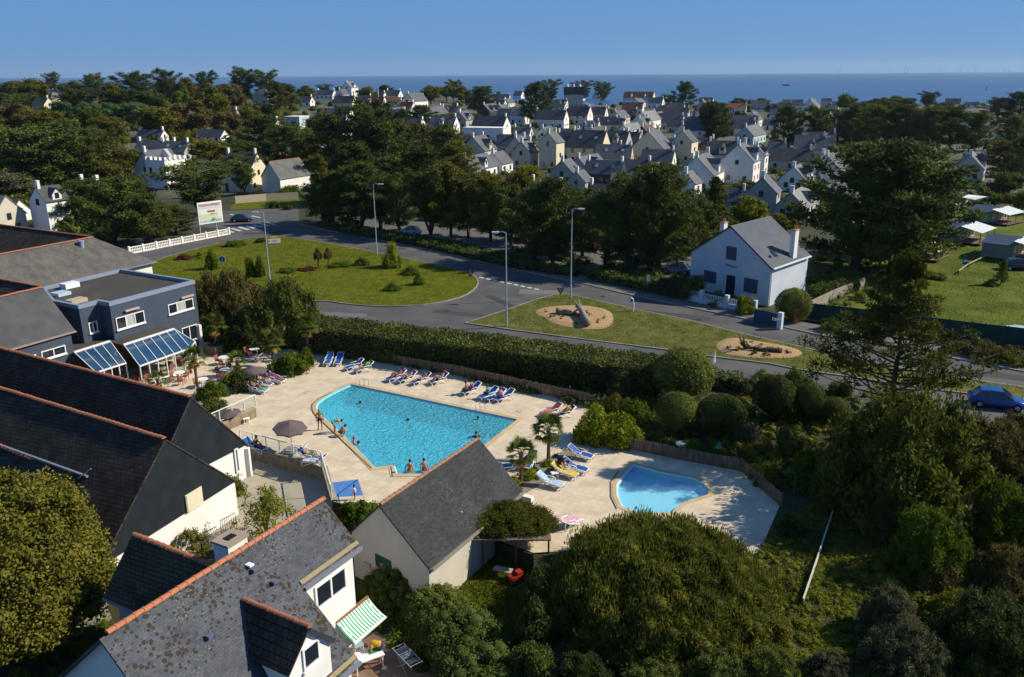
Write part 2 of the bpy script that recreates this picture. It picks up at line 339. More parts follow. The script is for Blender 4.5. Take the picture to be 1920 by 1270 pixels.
# sea
m = bpy.data.materials.new('sea_water'); m.use_nodes = True; t = m.node_tree; N = t.nodes; L = t.links; b = N['Principled BSDF']
b.inputs['Roughness'].default_value = .32; b.inputs['Specular IOR Level'].default_value = .35
tc = N.new('ShaderNodeTexCoord'); mp = N.new('ShaderNodeMapping'); mp.inputs['Scale'].default_value = (.0006, .012, 1); L.new(tc.outputs['Object'], mp.inputs[0])
nz = N.new('ShaderNodeTexNoise'); nz.inputs['Scale'].default_value = 1; nz.inputs['Detail'].default_value = 6; L.new(mp.outputs[0], nz.inputs[0])
rp = N.new('ShaderNodeValToRGB'); rp.color_ramp.elements[0].position = .3; rp.color_ramp.elements[1].position = .7
rp.color_ramp.elements[0].color = (.018, .070, .165, 1); rp.color_ramp.elements[1].color = (.045, .115, .235, 1); L.new(nz.outputs[0], rp.inputs[0]); L.new(rp.outputs[0], b.inputs['Base Color'])
n2 = N.new('ShaderNodeTexNoise'); n2.inputs['Scale'].default_value = .6; n2.inputs['Detail'].default_value = 5; L.new(tc.outputs['Object'], n2.inputs[0])
bp = N.new('ShaderNodeBump'); bp.inputs['Strength'].default_value = .8; bp.inputs['Distance'].default_value = .6; L.new(n2.outputs[0], bp.inputs['Height']); L.new(bp.outputs[0], b.inputs['Normal'])
MB_ = MB(); MB_.add([(-16000, 600, -8), (16000, 600, -8), (16000, 16500, -8), (-16000, 16500, -8)], [(0, 1, 2, 3)]); struct('sea', MB_, m)
# roads
FAR = [(560, 392), (560, 420), (620, 434), (700, 449), (800, 468), (870, 484), (960, 505), (1086, 531), (1169, 551), (1287, 576), (1373, 594), (1440, 608), (1536, 629), (1690, 655), (1833, 681), (1920, 698), (2300, 770)]
mb = MB(); tpoly(mb, pxs(FAR + [(2300, 960), (1920, 850), (1700, 790), (1500, 745), (1240, 705), (870, 630), (590, 606), (330, 590), (150, 520), (150, 497), (243, 477), (430, 441), (428, 430), (340, 424), (340, 404), (420, 396), (500, 392)]), 0.); struct('road', mb, ASPH)
mb = MB(); tpoly(mb, pxs([(640, 402), (760, 392), (1000, 425), (1300, 470), (1345, 520), (1290, 530), (1180, 512), (1080, 503), (960, 478), (880, 457), (760, 436), (680, 424)]), .004); struct('car_park', mb, ASPHL)
OUTP = [(2300, 742), (1920, 676), (1790, 655), (1650, 632), (1540, 612), (1490, 603), (1413, 590), (1265, 560), (1150, 533), (1080, 514), (960, 492)]
mb = MB(); tpoly(mb, [P(x, y) for x, y in FAR[6:]] + [P(x, y) for x, y in OUTP], .10); struct('pavement', mb, PAVE)
mb = MB(); ribbon(mb, pxs(FAR[1:]), .16, .115, 0, False); struct('kerb', mb, KERB)
# a strip of light worn asphalt by the fence at the far left, sandy footpath
mb = MB(); tpoly(mb, pxs([(243, 477), (430, 441), (430, 434), (240, 470)]), .05); struct('footpath', mb, mat('dusty_path', (.20, .17, .13), (.28, .23, .17), sc=.8))
ISL = smooth_poly(ccw(pxs([(250, 505), (300, 487), (345, 474), (400, 460), (430, 453), (520, 443), (560, 449), (620, 458), (700, 474), (780, 490), (850, 505), (885, 515), (897, 528), (890, 543), (868, 557), (830, 567), (780, 574), (720, 576), (660, 572), (600, 563), (540, 570), (430, 572), (340, 545)])), 1)
mb = MB(); tpoly(mb, ISL, .10); struct('grass_island', mb, GRASS)
mb = MB(); ribbon(mb, offset(ISL, .08), .16, .12); struct('kerb', mb, KERB)
VER = ccw(pxs([(1050, 552), (1072, 555), (1187, 581), (1290, 602), (1400, 630), (1500, 652), (1600, 675), (1750, 703), (1868, 721), (1920, 728), (2300, 800), (2300, 818), (1920, 751), (1750, 731), (1600, 708), (1500, 694), (1440, 682), (1340, 670), (1247, 656), (1100, 638), (960, 619), (876, 607), (950, 583), (1010, 562)]))
mb = MB(); tpoly(mb, VER, .10); struct('grass_verge', mb, GRASSD)
mb = MB(); ribbon(mb, offset(VER, .09), .18, .12); struct('kerb', mb, KERB)
mb = MB(); q = pxs([(1920, 752), (1750, 732), (1600, 709), (1500, 695), (1440, 683), (1247, 657), (1100, 639), (960, 620)]); ribbon(mb, offset(q, .35, False), .5, .06, 0, False); struct('kerb', mb, PAVE)
for nm, pts in (('chip_bed', [(1000, 587), (1015, 577), (1050, 573), (1085, 572), (1112, 575), (1140, 581), (1150, 591), (1151, 608), (1130, 618), (1090, 617), (1040, 608), (1025, 598)]),
                ('chip_bed', [(1340, 650), (1350, 639), (1375, 632), (1410, 638), (1440, 643), (1480, 650), (1508, 660), (1495, 671), (1440, 672), (1390, 669), (1355, 663)])):
    q = smooth_poly(ccw(pxs(pts, .1)), 2); mb = MB(); c = sum(q, Vector()) / len(q)
    r1 = [c + (p - c) * .82 for p in q]; n = len(q)
    mb.add([(p.x, p.y, .104) for p in q] + [(p.x, p.y, .24) for p in r1] + [(c.x, c.y, .3)], [(i, (i + 1) % n, n + (i + 1) % n, n + i) for i in range(n)] + [(n + i, n + (i + 1) % n, 2 * n) for i in range(n)])
    struct(nm, mb, CHIPS)
# camp site lawn, garden lawns
mb = MB(); tpoly(mb, pxs([(1600, 470), (1680, 420), (1740, 395), (1900, 385), (2250, 395), (2350, 690), (1920, 640), (1818, 630), (1694, 612), (1600, 596), (1500, 590), (1530, 545), (1600, 520)]), .02); struct('camping_lawn', mb, mat('camping_grass', (.070, .100, .010), (.125, .145, .020), sc=.25, rough=.95, bump=1, bsc=6, det=10, spec=.1))
mb = MB(); tpoly(mb, pxs([(440, 378), (560, 374), (566, 386), (500, 391), (430, 394)]), .02); struct('garden_lawn', mb, GRASS)
mb = MB(); tpoly(mb, pxs([(1520, 470), (1640, 480), (1650, 540), (1500, 560)]), .025); struct('garden_lawn', mb, GRASSD)
mb = MB(); tpoly(mb, pxs([(805, 1075), (870, 1030), (990, 1055), (1010, 1130), (1000, 1230), (900, 1240), (860, 1130)], -1), -.99); struct('garden_lawn', mb, GRASS)
# courtyard paving and sandy drive
mb = MB(); tpoly(mb, pxs([(455, 850), (608, 895), (625, 960), (560, 1010), (420, 1030), (280, 1045), (180, 1090), (300, 900)], -1), -.985); struct('courtyard_paving', mb, CONC)
mb = MB(); tpoly(mb, pxs([(60, 1190), (110, 1160), (195, 1125), (210, 1160), (190, 1180), (120, 1200)], -1), -.985); struct('gravel_drive', mb, GRAVEL)
mb = MB(); tpoly(mb, pxs([(640, 1222), (700, 1190), (790, 1225), (880, 1235), (820, 1300), (620, 1300)], -1), -.985); struct('patio', mb, mat('patio_brick', (.16, .09, .06), (.24, .16, .11), sc=1.2))
# road markings, one object each
gid = 'give-way dashes across the side road'
for i in range(12):
    a = P(899 + i * 12.9, 520 + i * 2.72); b = P(899 + i * 12.9 + 8, 520 + (i + .62) * 2.72)
    mb = MB(); d = (b - a).normalized(); n = Vector((-d.y, d.x, 0)) * .23
    mb.add([a - n, b - n, b + n, a + n], [(0, 1, 2, 3)]); o = mb.build('road_marking', LINE, loc=(0, 0, .005)); o['kind'] = 'structure'
for i, (x, y) in enumerate([(429, 434), (443, 431.5), (457, 429), (470, 426.5), (483, 424.5), (495, 422), (507, 420)]):
    a = P(x - 9, y - 3); b = P(x + 9, y + 2); mb = MB(); n = (P(x + 5, y - 1) - P(x, y)).normalized() * .35; mb.add([a - n, a + n, b + n, b - n], [(0, 3, 2, 1)]); o = mb.build('road_marking', LINE, loc=(0, 0, .005)); o['kind'] = 'structure'
for x, y in ((432, 402), (472, 405)):
    a = P(x, y); b = P(x + 16, y + 3.5); mb = MB(); mb.bar(a, b, .5, .004); o = mb.build('road_marking', LINE, loc=(0, 0, .005)); o['kind'] = 'structure'
for k, (x, y, w_, l_, a, c) in enumerate([(720, 470, 1.6, 7, 25, .05), (1010, 548, 2.2, 5, -8, .13), (880, 590, 1.4, 9, -20, .05), (1250, 590, 1.8, 10, -24, .05), (1120, 640, 1.2, 8, -24, .12), (640, 590, 1.5, 6, -10, .12), (1430, 640, 1.2, 12, -25, .045), (1880, 705, 1.5, 8, -25, .05), (500, 437, 1.5, 8, 10, .045), (960, 575, 1.0, 12, -60, .045)]):
    p = P(x, y); MB().box((0, 0, 0), (l_, w_, .006), math.radians(a)).build('road_patch', mat('patch_%d' % (c * 100), (c, c, c * 1.03), (c * 1.25, c * 1.25, c * 1.25), sc=1.5, rough=.95), loc=(p.x, p.y, .006))['kind'] = 'structure'
for x, y in ((838, 583), (1130, 556), (1310, 600), (912, 604), (690, 466)):
    p = P(x, y); MB().lathe([(.34, 0), (.34, .012)], (0, 0, 0), 12).build('manhole_cover', mat('cast_iron', (.035, .035, .04), rough=.6), loc=(p.x, p.y, .003))['kind'] = 'structure'

# ================================================================== POOLS AND DECK
DECKM = brickmat('deck_paving', (.64, .54, .41), (.585, .49, .365), (.50, .41, .30), .5, .5, .012, rough=.85, bump=.25, dirt=(.86, .84, .78), off=0)
COPM = mat('pool_coping', (.56, .44, .27), (.48, .34, .15), sc=.6, rough=.8, det=6)
DK = pxs([(360, 640), (470, 650), (600, 660), (850, 702), (1115, 761), (1112, 800), (1080, 826), (1180, 843), (1274, 862), (1389, 884), (1428, 918), (1462, 948), (1425, 1035), (1300, 1075), (1130, 1030), (1000, 1037), (860, 988), (700, 957), (624, 941), (606, 877), (461, 837), (400, 825), (240, 750), (240, 640)])
mb = MB(); tpoly(mb, ccw(DK), .0, [POOLO, KPOOLO]); DECK = struct('pool_deck', mb, DECKM, uv=((0, 0, 0), AD, VD), loc=(0, 0, .012))
def basin(pts, outer, depth, wz, tile, cop, cname):
    mb = MB(); n = len(pts)
    for i in range(n): a, b = pts[i], pts[(i + 1) % n]; mb.add([(a.x, a.y, .03), (b.x, b.y, .03), (b.x, b.y, -depth), (a.x, a.y, -depth)], [(0, 1, 2, 3), ])
    tpoly(mb, pts, -depth); struct('pool_basin', mb, tile)
    mb = MB(); tpoly(mb, outer, .035, [pts]); 
    for i in range(n):
        a, b = outer[i], outer[(i + 1) % n]; mb.add([(a.x, a.y, -.03), (b.x, b.y, -.03), (b.x, b.y, .035), (a.x, a.y, .035)], [(0, 1, 2, 3)])
    struct('pool_coping', mb, cop)
    ins = offset(pts, -.13); mb = MB(); tpoly(mb, offset(pts, -.004), wz + .03, [ins])
    struct('pool_edge_tiles', mb, mat('edge_tiles', (.62, .72, .76), (.52, .66, .72), sc=6, rough=.3))
basin(POOL, POOLO, 1.45, -.13, mat('pool_tiles', (.12, .56, .72), (.10, .50, .68), sc=.4, rough=.4), COPM, 'p')
basin(KPOOL, KPOOLO, .45, -.10, mat('paddling_pool_tiles', (.50, .80, .86), (.46, .76, .84), sc=.4, rough=.4), COPM, 'k')
def facing(N, L, lo, hi, bp=None):
    lw = N.new('ShaderNodeLayerWeight'); lw.inputs[0].default_value = .5; pw = N.new('ShaderNodeMath'); pw.operation = 'POWER'; pw.inputs[1].default_value = 4; L.new(lw.outputs['Facing'], pw.inputs[0])
    if bp: L.new(bp.outputs[0], lw.inputs['Normal'])
    ma = N.new('ShaderNodeMath'); ma.operation = 'MULTIPLY_ADD'; ma.inputs[1].default_value = hi; ma.inputs[2].default_value = lo; L.new(pw.outputs[0], ma.inputs[0]); return ma.outputs[0]
def watermat(key, tint, body, amt, bscale, bstr):
    m = bpy.data.materials.new(key); m.use_nodes = True; t = m.node_tree; N = t.nodes; L = t.links; N.remove(N['Principled BSDF'])
    tc = N.new('ShaderNodeTexCoord'); nz = N.new('ShaderNodeTexNoise'); nz.inputs['Scale'].default_value = bscale; nz.inputs['Detail'].default_value = 2.5; nz.inputs['Distortion'].default_value = 1.2; L.new(tc.outputs['Object'], nz.inputs[0])
    bp = N.new('ShaderNodeBump'); bp.inputs['Strength'].default_value = 1; bp.inputs['Distance'].default_value = bstr; L.new(nz.outputs[0], bp.inputs['Height'])
    tr = N.new('ShaderNodeBsdfTransparent'); tr.inputs[0].default_value = rgb(tint)
    df = N.new('ShaderNodeBsdfDiffuse'); df.inputs[0].default_value = rgb(body); L.new(bp.outputs[0], df.inputs['Normal'])
    m1 = N.new('ShaderNodeMixShader'); m1.inputs[0].default_value = amt; L.new(tr.outputs[0], m1.inputs[1]); L.new(df.outputs[0], m1.inputs[2])
    gl = N.new('ShaderNodeBsdfGlossy'); gl.inputs['Roughness'].default_value = .05; L.new(bp.outputs[0], gl.inputs['Normal'])
    m2 = N.new('ShaderNodeMixShader'); L.new(facing(N, L, .02, .75, bp), m2.inputs[0]); L.new(m1.outputs[0], m2.inputs[1]); L.new(gl.outputs[0], m2.inputs[2]); L.new(m2.outputs[0], N['Material Output'].inputs[0])
    return m
mb = MB(); tpoly(mb, offset(POOL, -.002), -.13); struct('pool_water', mb, watermat('pool_water', (.45, .90, .97), (.15, .72, .88), .48, 2.8, .24))
mb = MB(); tpoly(mb, offset(KPOOL, -.002), -.10); struct('pool_water', mb, watermat('paddling_pool_water', (.72, .92, .98), (.35, .68, .85), .12, 1.6, .03))
# drain slots round both pools
DRN = mat('drain_slot', (.10, .08, .06), rough=.9)
mb = MB(); ribbon(mb, smooth_poly(pxs([(622, 737), (598, 748), (586, 758), (584, 766), (589, 778), (608, 795), (697, 880)]), 1, False), .07, .05, 0, False); struct('drain_slot', mb, DRN)
mb = MB(); ribbon(mb, pxs([(733, 876), (736, 895)]), .07, .05, 0, False); struct('drain_slot', mb, DRN)
mb = MB(); ribbon(mb, pxs([(1160, 884), (1145, 905), (1145, 932), (1156, 955)]), .06, .05, 0, False); struct('drain_slot', mb, DRN)
mb = MB()
for x, y in ((997, 818), (576, 736), (975, 771)): c = P(x, y, .0); mb.box((c.x, c.y, .025), (.6, .5, .02), math.radians(61))
struct('deck_hatch', mb, mat('deck_hatch', (.50, .41, .29)))
# ================================================================== FENCES AND WALLS
def palisade(label, pts, h, wd=.1, gap=.012, ctop=None, m=WOODF, cat='fence', seed=1, group=None):
    rd = random.Random(seed); o = thing('picket_fence', label, cat, pts[0], 0, group); p0 = Vector(pts[0]); mb = MB()
    for i in range(len(pts) - 1):
        a, b = Vector(pts[i]), Vector(pts[i + 1]); L_ = (b - a).length; n = int(L_ / (wd + gap)); d = (b - a) / n; ang = math.atan2(d.y, d.x)
        for k in range(n): hh = h * rd.uniform(.93, 1.05); c = a + d * (k + .5); mb.box((c.x - p0.x + rd.uniform(-.01, .01), c.y - p0.y + rd.uniform(-.01, .01), a.z + hh / 2 - p0.z), (wd, .025, hh), ang)
    q = mb.build('picket', m, o); q['kind'] = 'stuff'
    mb = MB()
    for i in range(len(pts) - 1):
        a, b = Vector(pts[i]) - p0, Vector(pts[i + 1]) - p0; n = Vector((-(b - a).y, (b - a).x, 0)).normalized() * .04
        for z in (.25, .8): mb.bar(a + n + Vector((0, 0, h * z)), b + n + Vector((0, 0, h * z)), .05, .07)
    mb.build('rail', m, o)
    for i, p in enumerate(pts):
        q = MB().box((0, 0, h * .52), (.12, .12, h * 1.04)).build('post', m, o, Vector(p) - p0)
    return o
palisade('long weathered wooden picket fence between the hedge and the pool deck', [Vector(p) for p in pxs([(597, 661), (700, 677), (850, 703), (985, 733), (1115, 762)])], 1.0, seed=3)
palisade('weathered wooden picket fence curving behind the paddling pool', [Vector(p) for p in pxs([(1075, 827), (1180, 843), (1274, 862), (1389, 884), (1428, 918), (1464, 950)])], .95, seed=4)
palisade('short wooden picket fence behind the terrace tables and palm planter', [Vector(p) for p in pxs([(385, 636), (420, 645), (470, 655)])], 1.1, seed=5)
# stone retaining wall of the deck with white glazed balustrade
def stonewall(label, pts, z0, z1, th=.35):
    o = thing('stone_wall', label, 'wall', (pts[0][0], pts[0][1], z0)); p0 = Vector((pts[0][0], pts[0][1], z0)); rd = random.Random(8)
    core = MB(); st = MB()
    for i in range(len(pts) - 1):
        a, b = Vector((pts[i][0], pts[i][1], 0)), Vector((pts[i + 1][0], pts[i + 1][1], 0)); d = (b - a); L_ = d.length; d /= L_; n = Vector((d.y, -d.x, 0)); ang = math.atan2(d.y, d.x)
        c = (a + b) / 2 - n * th * .5 - Vector((p0.x, p0.y, 0)); core.box((c.x, c.y, (z1 - z0) / 2 - .01), (L_, th - .06, z1 - z0 - .02), ang)
        z = 0.; 
        while z < z1 - z0 - .04:
            rh = rd.uniform(.09, .15); rh = min(rh, z1 - z0 - z); x = 0
            while x < L_:
                w_ = min(rd.uniform(.18, .42), L_ - x + .02); c = a + d * (x + w_ / 2) - Vector((p0.x, p0.y, 0)); pr = rd.uniform(.0, .03)
                st.box((c.x + n.x * (pr - .03), c.y + n.y * (pr - .03), z + rh / 2), (w_ - .015, .06, rh - .012), ang); x += w_
            z += rh
    core.build('wall_core', mat('wall_mortar', (.16, .12, .08)), o); q = st.build('stone', STONEW, o); q['kind'] = 'stuff'
    mb = MB()
    for i in range(len(pts) - 1):
        a, b = Vector((pts[i][0], pts[i][1], 0)), Vector((pts[i + 1][0], pts[i + 1][1], 0)); n = Vector(((b - a).y, -(b - a).x, 0)).normalized() * -.14
        mb.bar(a + n - Vector((p0.x, p0.y, -(z1 - z0))), b + n - Vector((p0.x, p0.y, -(z1 - z0))), .4, .05)
    mb.build('coping', mat('coping_stone', (.38, .33, .25), (.28, .24, .18), sc=2), o); return o
stonewall('low stone retaining wall under the glass balustrade of the pool deck', [BND[0], BND[1]], -1., .06)
stonewall('short stone retaining wall returning towards the blue screen', [BND[1], BND[2]], -1., .08)
a, b = P(432, 800), P(480, 778)
stonewall('low stone wall below the railing of the upper terrace', [P(420, 812), P(481, 783)], 0., .85)
GLASS = bpy.data.materials.new('clear_glass'); GLASS.use_nodes = True; t = GLASS.node_tree; N = t.nodes; L = t.links; N.remove(N['Principled BSDF'])
tr = N.new('ShaderNodeBsdfTransparent'); tr.inputs[0].default_value = (.93, .96, .95, 1); gl = N.new('ShaderNodeBsdfGlossy'); gl.inputs['Roughness'].default_value = .03
mx = N.new('ShaderNodeMixShader'); L.new(facing(N, L, .05, .6), mx.inputs[0]); L.new(tr.outputs[0], mx.inputs[1]); L.new(gl.outputs[0], mx.inputs[2]); L.new(mx.outputs[0], N['Material Output'].inputs[0])
def balustrade(label, a, b, n, h=1.0, z=.1, glass=True, m=WPAINT):
    a = Vector((a[0], a[1], z)); b = Vector((b[0], b[1], z)); o = thing('glass_balustrade', label, 'balustrade', a); d = (b - a) / n; ang = math.atan2(d.y, d.x)
    for i in range(n + 1): MB().box((0, 0, h / 2), (.07, .07, h)).build('post', m, o, d * i)
    MB().bar((0, 0, h), b - a + Vector((0, 0, h)), .07, .05).build('handrail', m, o)
    if glass:
        for i in range(n): MB().box((0, 0, h * .5), (d.length - .16, .012, h * .8), ang).build('glass_pane', GLASS, o, d * (i + .5))
    return o
balustrade('white glazed balustrade above the stone wall, sun loungers behind its panes', P(452, 832), P(603, 874), 6)
balustrade('short glazed balustrade running down beside the blue screen', P(605, 877), P(622, 938), 2)
balustrade('white railing sloping along the upper terrace wall by the flower bed', P(389, 803, .85), P(480, 762, .85), 4, z=.86)
# blue screen panels
BSC = mat('blue_screen_fabric', (.04, .13, .42), (.10, .26, .55), sc=12, rough=.8, det=8)
o = thing('blue_screen', 'blue mottled fabric screen and awning where the child stands', 'screen', P(625, 960, -1))
q = [P(622, 938, -.6), P(680, 938, -.1), P(671, 899, .05), P(622, 905, .05)]; b0 = Vector(o.location)
MB().slab([p - b0 for p in (P(622, 941, .0), P(683, 937, .0), P(672, 899, .06), P(622, 905, .06))], .03).build('mat', BSC, o)
MB().slab([p - b0 for p in (P(622, 941, .0), P(622, 965, -.95), P(640, 962, -.95), P(683, 937, .0))][::-1], .03).build('side_cloth', BSC, o)
for x, y in ((671, 899), (683, 937)): MB().tube([P(x, y, 0) - b0, P(x, y, 1.0) - b0], .025).build('post', GALV, o)
MB().bar(P(671, 899, 1.0) - b0, P(683, 937, 1.0) - b0, .04, .04).build('handrail', GALV, o)
# tall dark green windbreak fence of the camp site
def meshfence(label, pts, h, m, rail=None, pstep=1, name='windbreak_fence'):
    o = thing(name, label, 'fence', pts[0]); p0 = Vector(pts[0])
    for i in range(len(pts) - 1):
        a, b = Vector(pts[i]) - p0, Vector(pts[i + 1]) - p0; ang = math.atan2((b - a).y, (b - a).x); c = (a + b) / 2
        MB().box((c.x, c.y, h / 2), ((b - a).length - .1, .03, h)).build('panel', m, o) if False else MB().bar(a + Vector((0, 0, h / 2)), b + Vector((0, 0, h / 2)), .04, h).build('panel', m, o)
        MB().box((0, 0, h * .52), (.08, .08, h * 1.04)).build('post', m, o, a)
    return o
def subdiv(pts, n):
    out = []
    for i in range(len(pts) - 1):
        for k in range(n): out.append(pts[i].lerp(pts[i + 1], k / n))
    return out + [pts[-1]]
meshfence('long dark green windbreak fence along the pavement, camp site lawn behind', subdiv([Vector(p) for p in pxs([(1495, 597), (1591, 608), (1694, 621), (1818, 638), (1920, 650), (2050, 675)])], 3), 1.9, mat('green_windbreak', (.012, .045, .035), (.018, .06, .045), sc=2, rough=.8))
o = meshfence('pale wooden board fence between the camp cabins and the hedge', subdiv([Vector(p) for p in pxs([(1737, 417), (1813, 390)])], 5), 1.7, mat('pale_boards', (.36, .34, .28), (.30, .28, .22), sc=1), name='board_fence')
meshfence('sunlit low garden wall behind the white house hedge', [Vector(p) for p in pxs([(1510, 590), (1560, 565), (1620, 540)])], 1.4, mat('garden_wall', (.34, .28, .22), (.26, .22, .18), sc=1), name='garden_wall')
meshfence('grey concrete wall end beside the camp cabin deck', [Vector(p) for p in pxs([(1672, 520), (1705, 498)])], 1.7, mat('garden_wall2', (.22, .19, .16)), name='garden_wall')
meshfence('cream garden wall left of the white gabled house', [Vector(p) for p in pxs([(442, 382), (500, 377), (560, 374)])], 1.6, mat('cream_wall', (.50, .42, .30)), name='garden_wall')
# white concrete balustrade fence by the billboard
o = thing('balustrade_fence', 'white pre-cast balustrade fence running up to the billboard', 'fence', P(243, 477)); p0 = Vector(o.location); A_, B_ = P(243, 477), P(430, 440); n = 8; d = (B_ - A_) / n; ang = math.atan2(d.y, d.x)
for i in range(n + 1): MB().box((0, 0, .62), (.3, .3, 1.24)).add([], []).build('post', WHITE, o, d * i, rz=ang)
for i in range(n):
    mb = MB(); L_ = d.length - .3; mb.box((0, 0, .12), (L_, .16, .24)).box((0, 0, 1.02), (L_, .12, .14)); k = int(L_ / .28)
    for j in range(k): mb.box((-L_ / 2 + (j + .5) * L_ / k, 0, .6), (.1, .07, .72))
    mb.box((0, 0, .6), (L_, .06, .1)); mb.build('balustrade_panel', WHITE, o, d * (i + .5), rz=ang)
# white board line on the slope bottom right
a = [Vector(p) for p in pxs([(1505, 1128), (1535, 1040), (1553, 985), (1568, 940), (1580, 915)], .35)]
o = thing('boundary_board', 'long narrow white board edging running downhill through the scrub', 'edging', a[0]); mb = MB()
for i in range(4):
    q0, q1 = a[i] - a[0], a[i + 1] - a[0]; MB().bar(q0, q1, .05, .35).build('board', mat('white_board', (.62, .62, .58), (.5, .5, .47), sc=1.5, rough=.6), o); MB().box((q0.x, q0.y, -.1), (.08, .08, .6)).build('stake', WOODF, o)
# ================================================================== BUILDING HELPERS
def wl(p):
    v = Vector((0, 0, 0))
    while p is not None: v += Vector(p.location); p = p.parent
    return v
def put(mb, name, m, parent, smooth=False, uv=None, label=None):
    o = mb.build(name, m, parent, -wl(parent), smooth, uv=uv)
    if label: o['label'] = label
    return o
SL_UV = brickmat('slates_grey', (.070, .078, .094), (.104, .112, .128), (.034, .038, .046), .24, .12, .005, rough=.75, spec=.12, bump=.35, dirt=(.78, .78, .78),
    spots=[(5.2, 1.0, (.046, .033, .024), .22, .34), (4.2, .55, (.040, .031, .025), .5, .42), (9, .5, (.14, .145, .15), .5, .42), (1.1, .22, (.32, .24, .06), .5, .52)])
SL_UVP = brickmat('slates_poolhouse', (.033, .038, .040), (.055, .059, .060), (.022, .024, .026), .24, .12, .005, rough=.75, spec=.1, bump=.35, dirt=(.82, .82, .80), spots=[(8, .4, (.11, .115, .115), .5, .42), (1.1, .14, (.22, .20, .05), .5, .5)])
SL_DK = brickmat('slates_mossy_black', (.062, .050, .040), (.090, .074, .058), (.026, .022, .018), .34, .24, .016, rough=.8, spec=.06, bump=1, dirt=(.6, .6, .6), spots=[(4.5, .34, (.095, .105, .065), .35, .50), (2, .16, (.16, .16, .15), .7, .45)])
SL_MOSS = brickmat('slates_olive_lichen', (.085, .074, .048), (.115, .10, .064), (.035, .03, .022), .30, .20, .014, rough=.85, spec=.05, bump=.8, dirt=(.6, .6, .6), spots=[(3.5, .5, (.12, .14, .06), .3, .50), (6, .3, (.16, .16, .15), .6, .5)])
SL_HOT = brickmat('slates_weathered_brown', (.095, .090, .080), (.135, .126, .110), (.06, .057, .052), .24, .12, .005, rough=.7, bump=.3, dirt=(.62, .62, .66), spots=[(4, .3, (.25, .24, .20), .5, .5)])
CLAD = mat('gable_slate_cladding', (.014, .019, .026), (.020, .026, .033), sc=1.2, rough=.7, spec=.12, bump=.15, bsc=5)
HWALL = mat('dark_blue_render', (.055, .075, .110), (.048, .066, .098), sc=.8, rough=.8)
MEMB = mat('roof_membrane', (.050, .046, .040), (.075, .066, .052), sc=.7, rough=.9, st=(1, .25, 1), det=8)
_tile = None
def ridge_tiles(parent, a, b, step=.42, r=.13, m=TERRA):
    global _tile
    if _tile is None:
        mb = MB(); n = 6; vs = []
        for x, rr in ((-.5, 1.0), (.38, 1.0), (.38, 1.16), (.53, 1.16)):
            vs += [(x, rr * math.cos(PI * k / n), rr * math.sin(PI * k / n) * .85) for k in range(n + 1)]
        fs = [(j * (n + 1) + k, j * (n + 1) + k + 1, (j + 1) * (n + 1) + k + 1, (j + 1) * (n + 1) + k) for j in range(3) for k in range(n)] + [tuple(range(n + 1)), tuple(range(3 * (n + 1), 4 * (n + 1)))[::-1]]
        mb.add(vs, fs); _tile = mb.mesh('ridge_tile')
    d = b - a; k = max(1, int(d.length / step)); d /= k; ang = math.atan2(d.y, d.x); pit = -math.atan2(d.z, d.xy.length); rd = random.Random(int(a.x * 10) & 255); base = wl(parent)
    for i in range(k):
        c = a + d * (i + .5); o = link('ridge_tile', _tile, parent, c - base + Vector((0, 0, rd.uniform(-.01, .015))), m, (0, pit + rd.uniform(-.02, .02), ang + rd.uniform(-.03, .03)), (d.length * .98, r, r))
def slope(parent, ra, rb, eb, ea, m, oe=.25, og=.12, th=.09, name='roof_slope', up=.0):
    """roof slope: ridge a->b, eaves b, a; overhangs at the eaves and gables"""
    ra, rb, eb, ea = (Vector(t) for t in (ra, rb, eb, ea)); rd = (rb - ra).normalized(); dn = ((ea - ra) + (eb - rb)).normalized()
    q = [ra - rd * og, rb + rd * og, eb + rd * og + (eb - rb).normalized() * oe, ea - rd * og + (ea - ra).normalized() * oe]
    n = (q[1] - q[0]).cross(q[2] - q[1]).normalized()
    if n.z < 0: q = q[::-1]; n = -n
    q = [p + n * (th + up) for p in q]
    return put(MB().slab(q, th), name, m, parent, uv=(ra, rd, dn))
def gsolid(parent, a0, l0, r0, a1, l1, r1, zb, m, name='wall'):
    f = lambda p: Vector((p.x, p.y, zb)); vs = [f(l0), f(r0), r0, a0, l0, f(l1), f(r1), r1, a1, l1]
    return put(MB().add(vs, [(0, 1, 2, 3, 4), (9, 8, 7, 6, 5), (1, 6, 7, 2), (5, 0, 4, 9), (2, 7, 8, 3), (4, 3, 8, 9), (0, 5, 6, 1)]), name, m, parent)
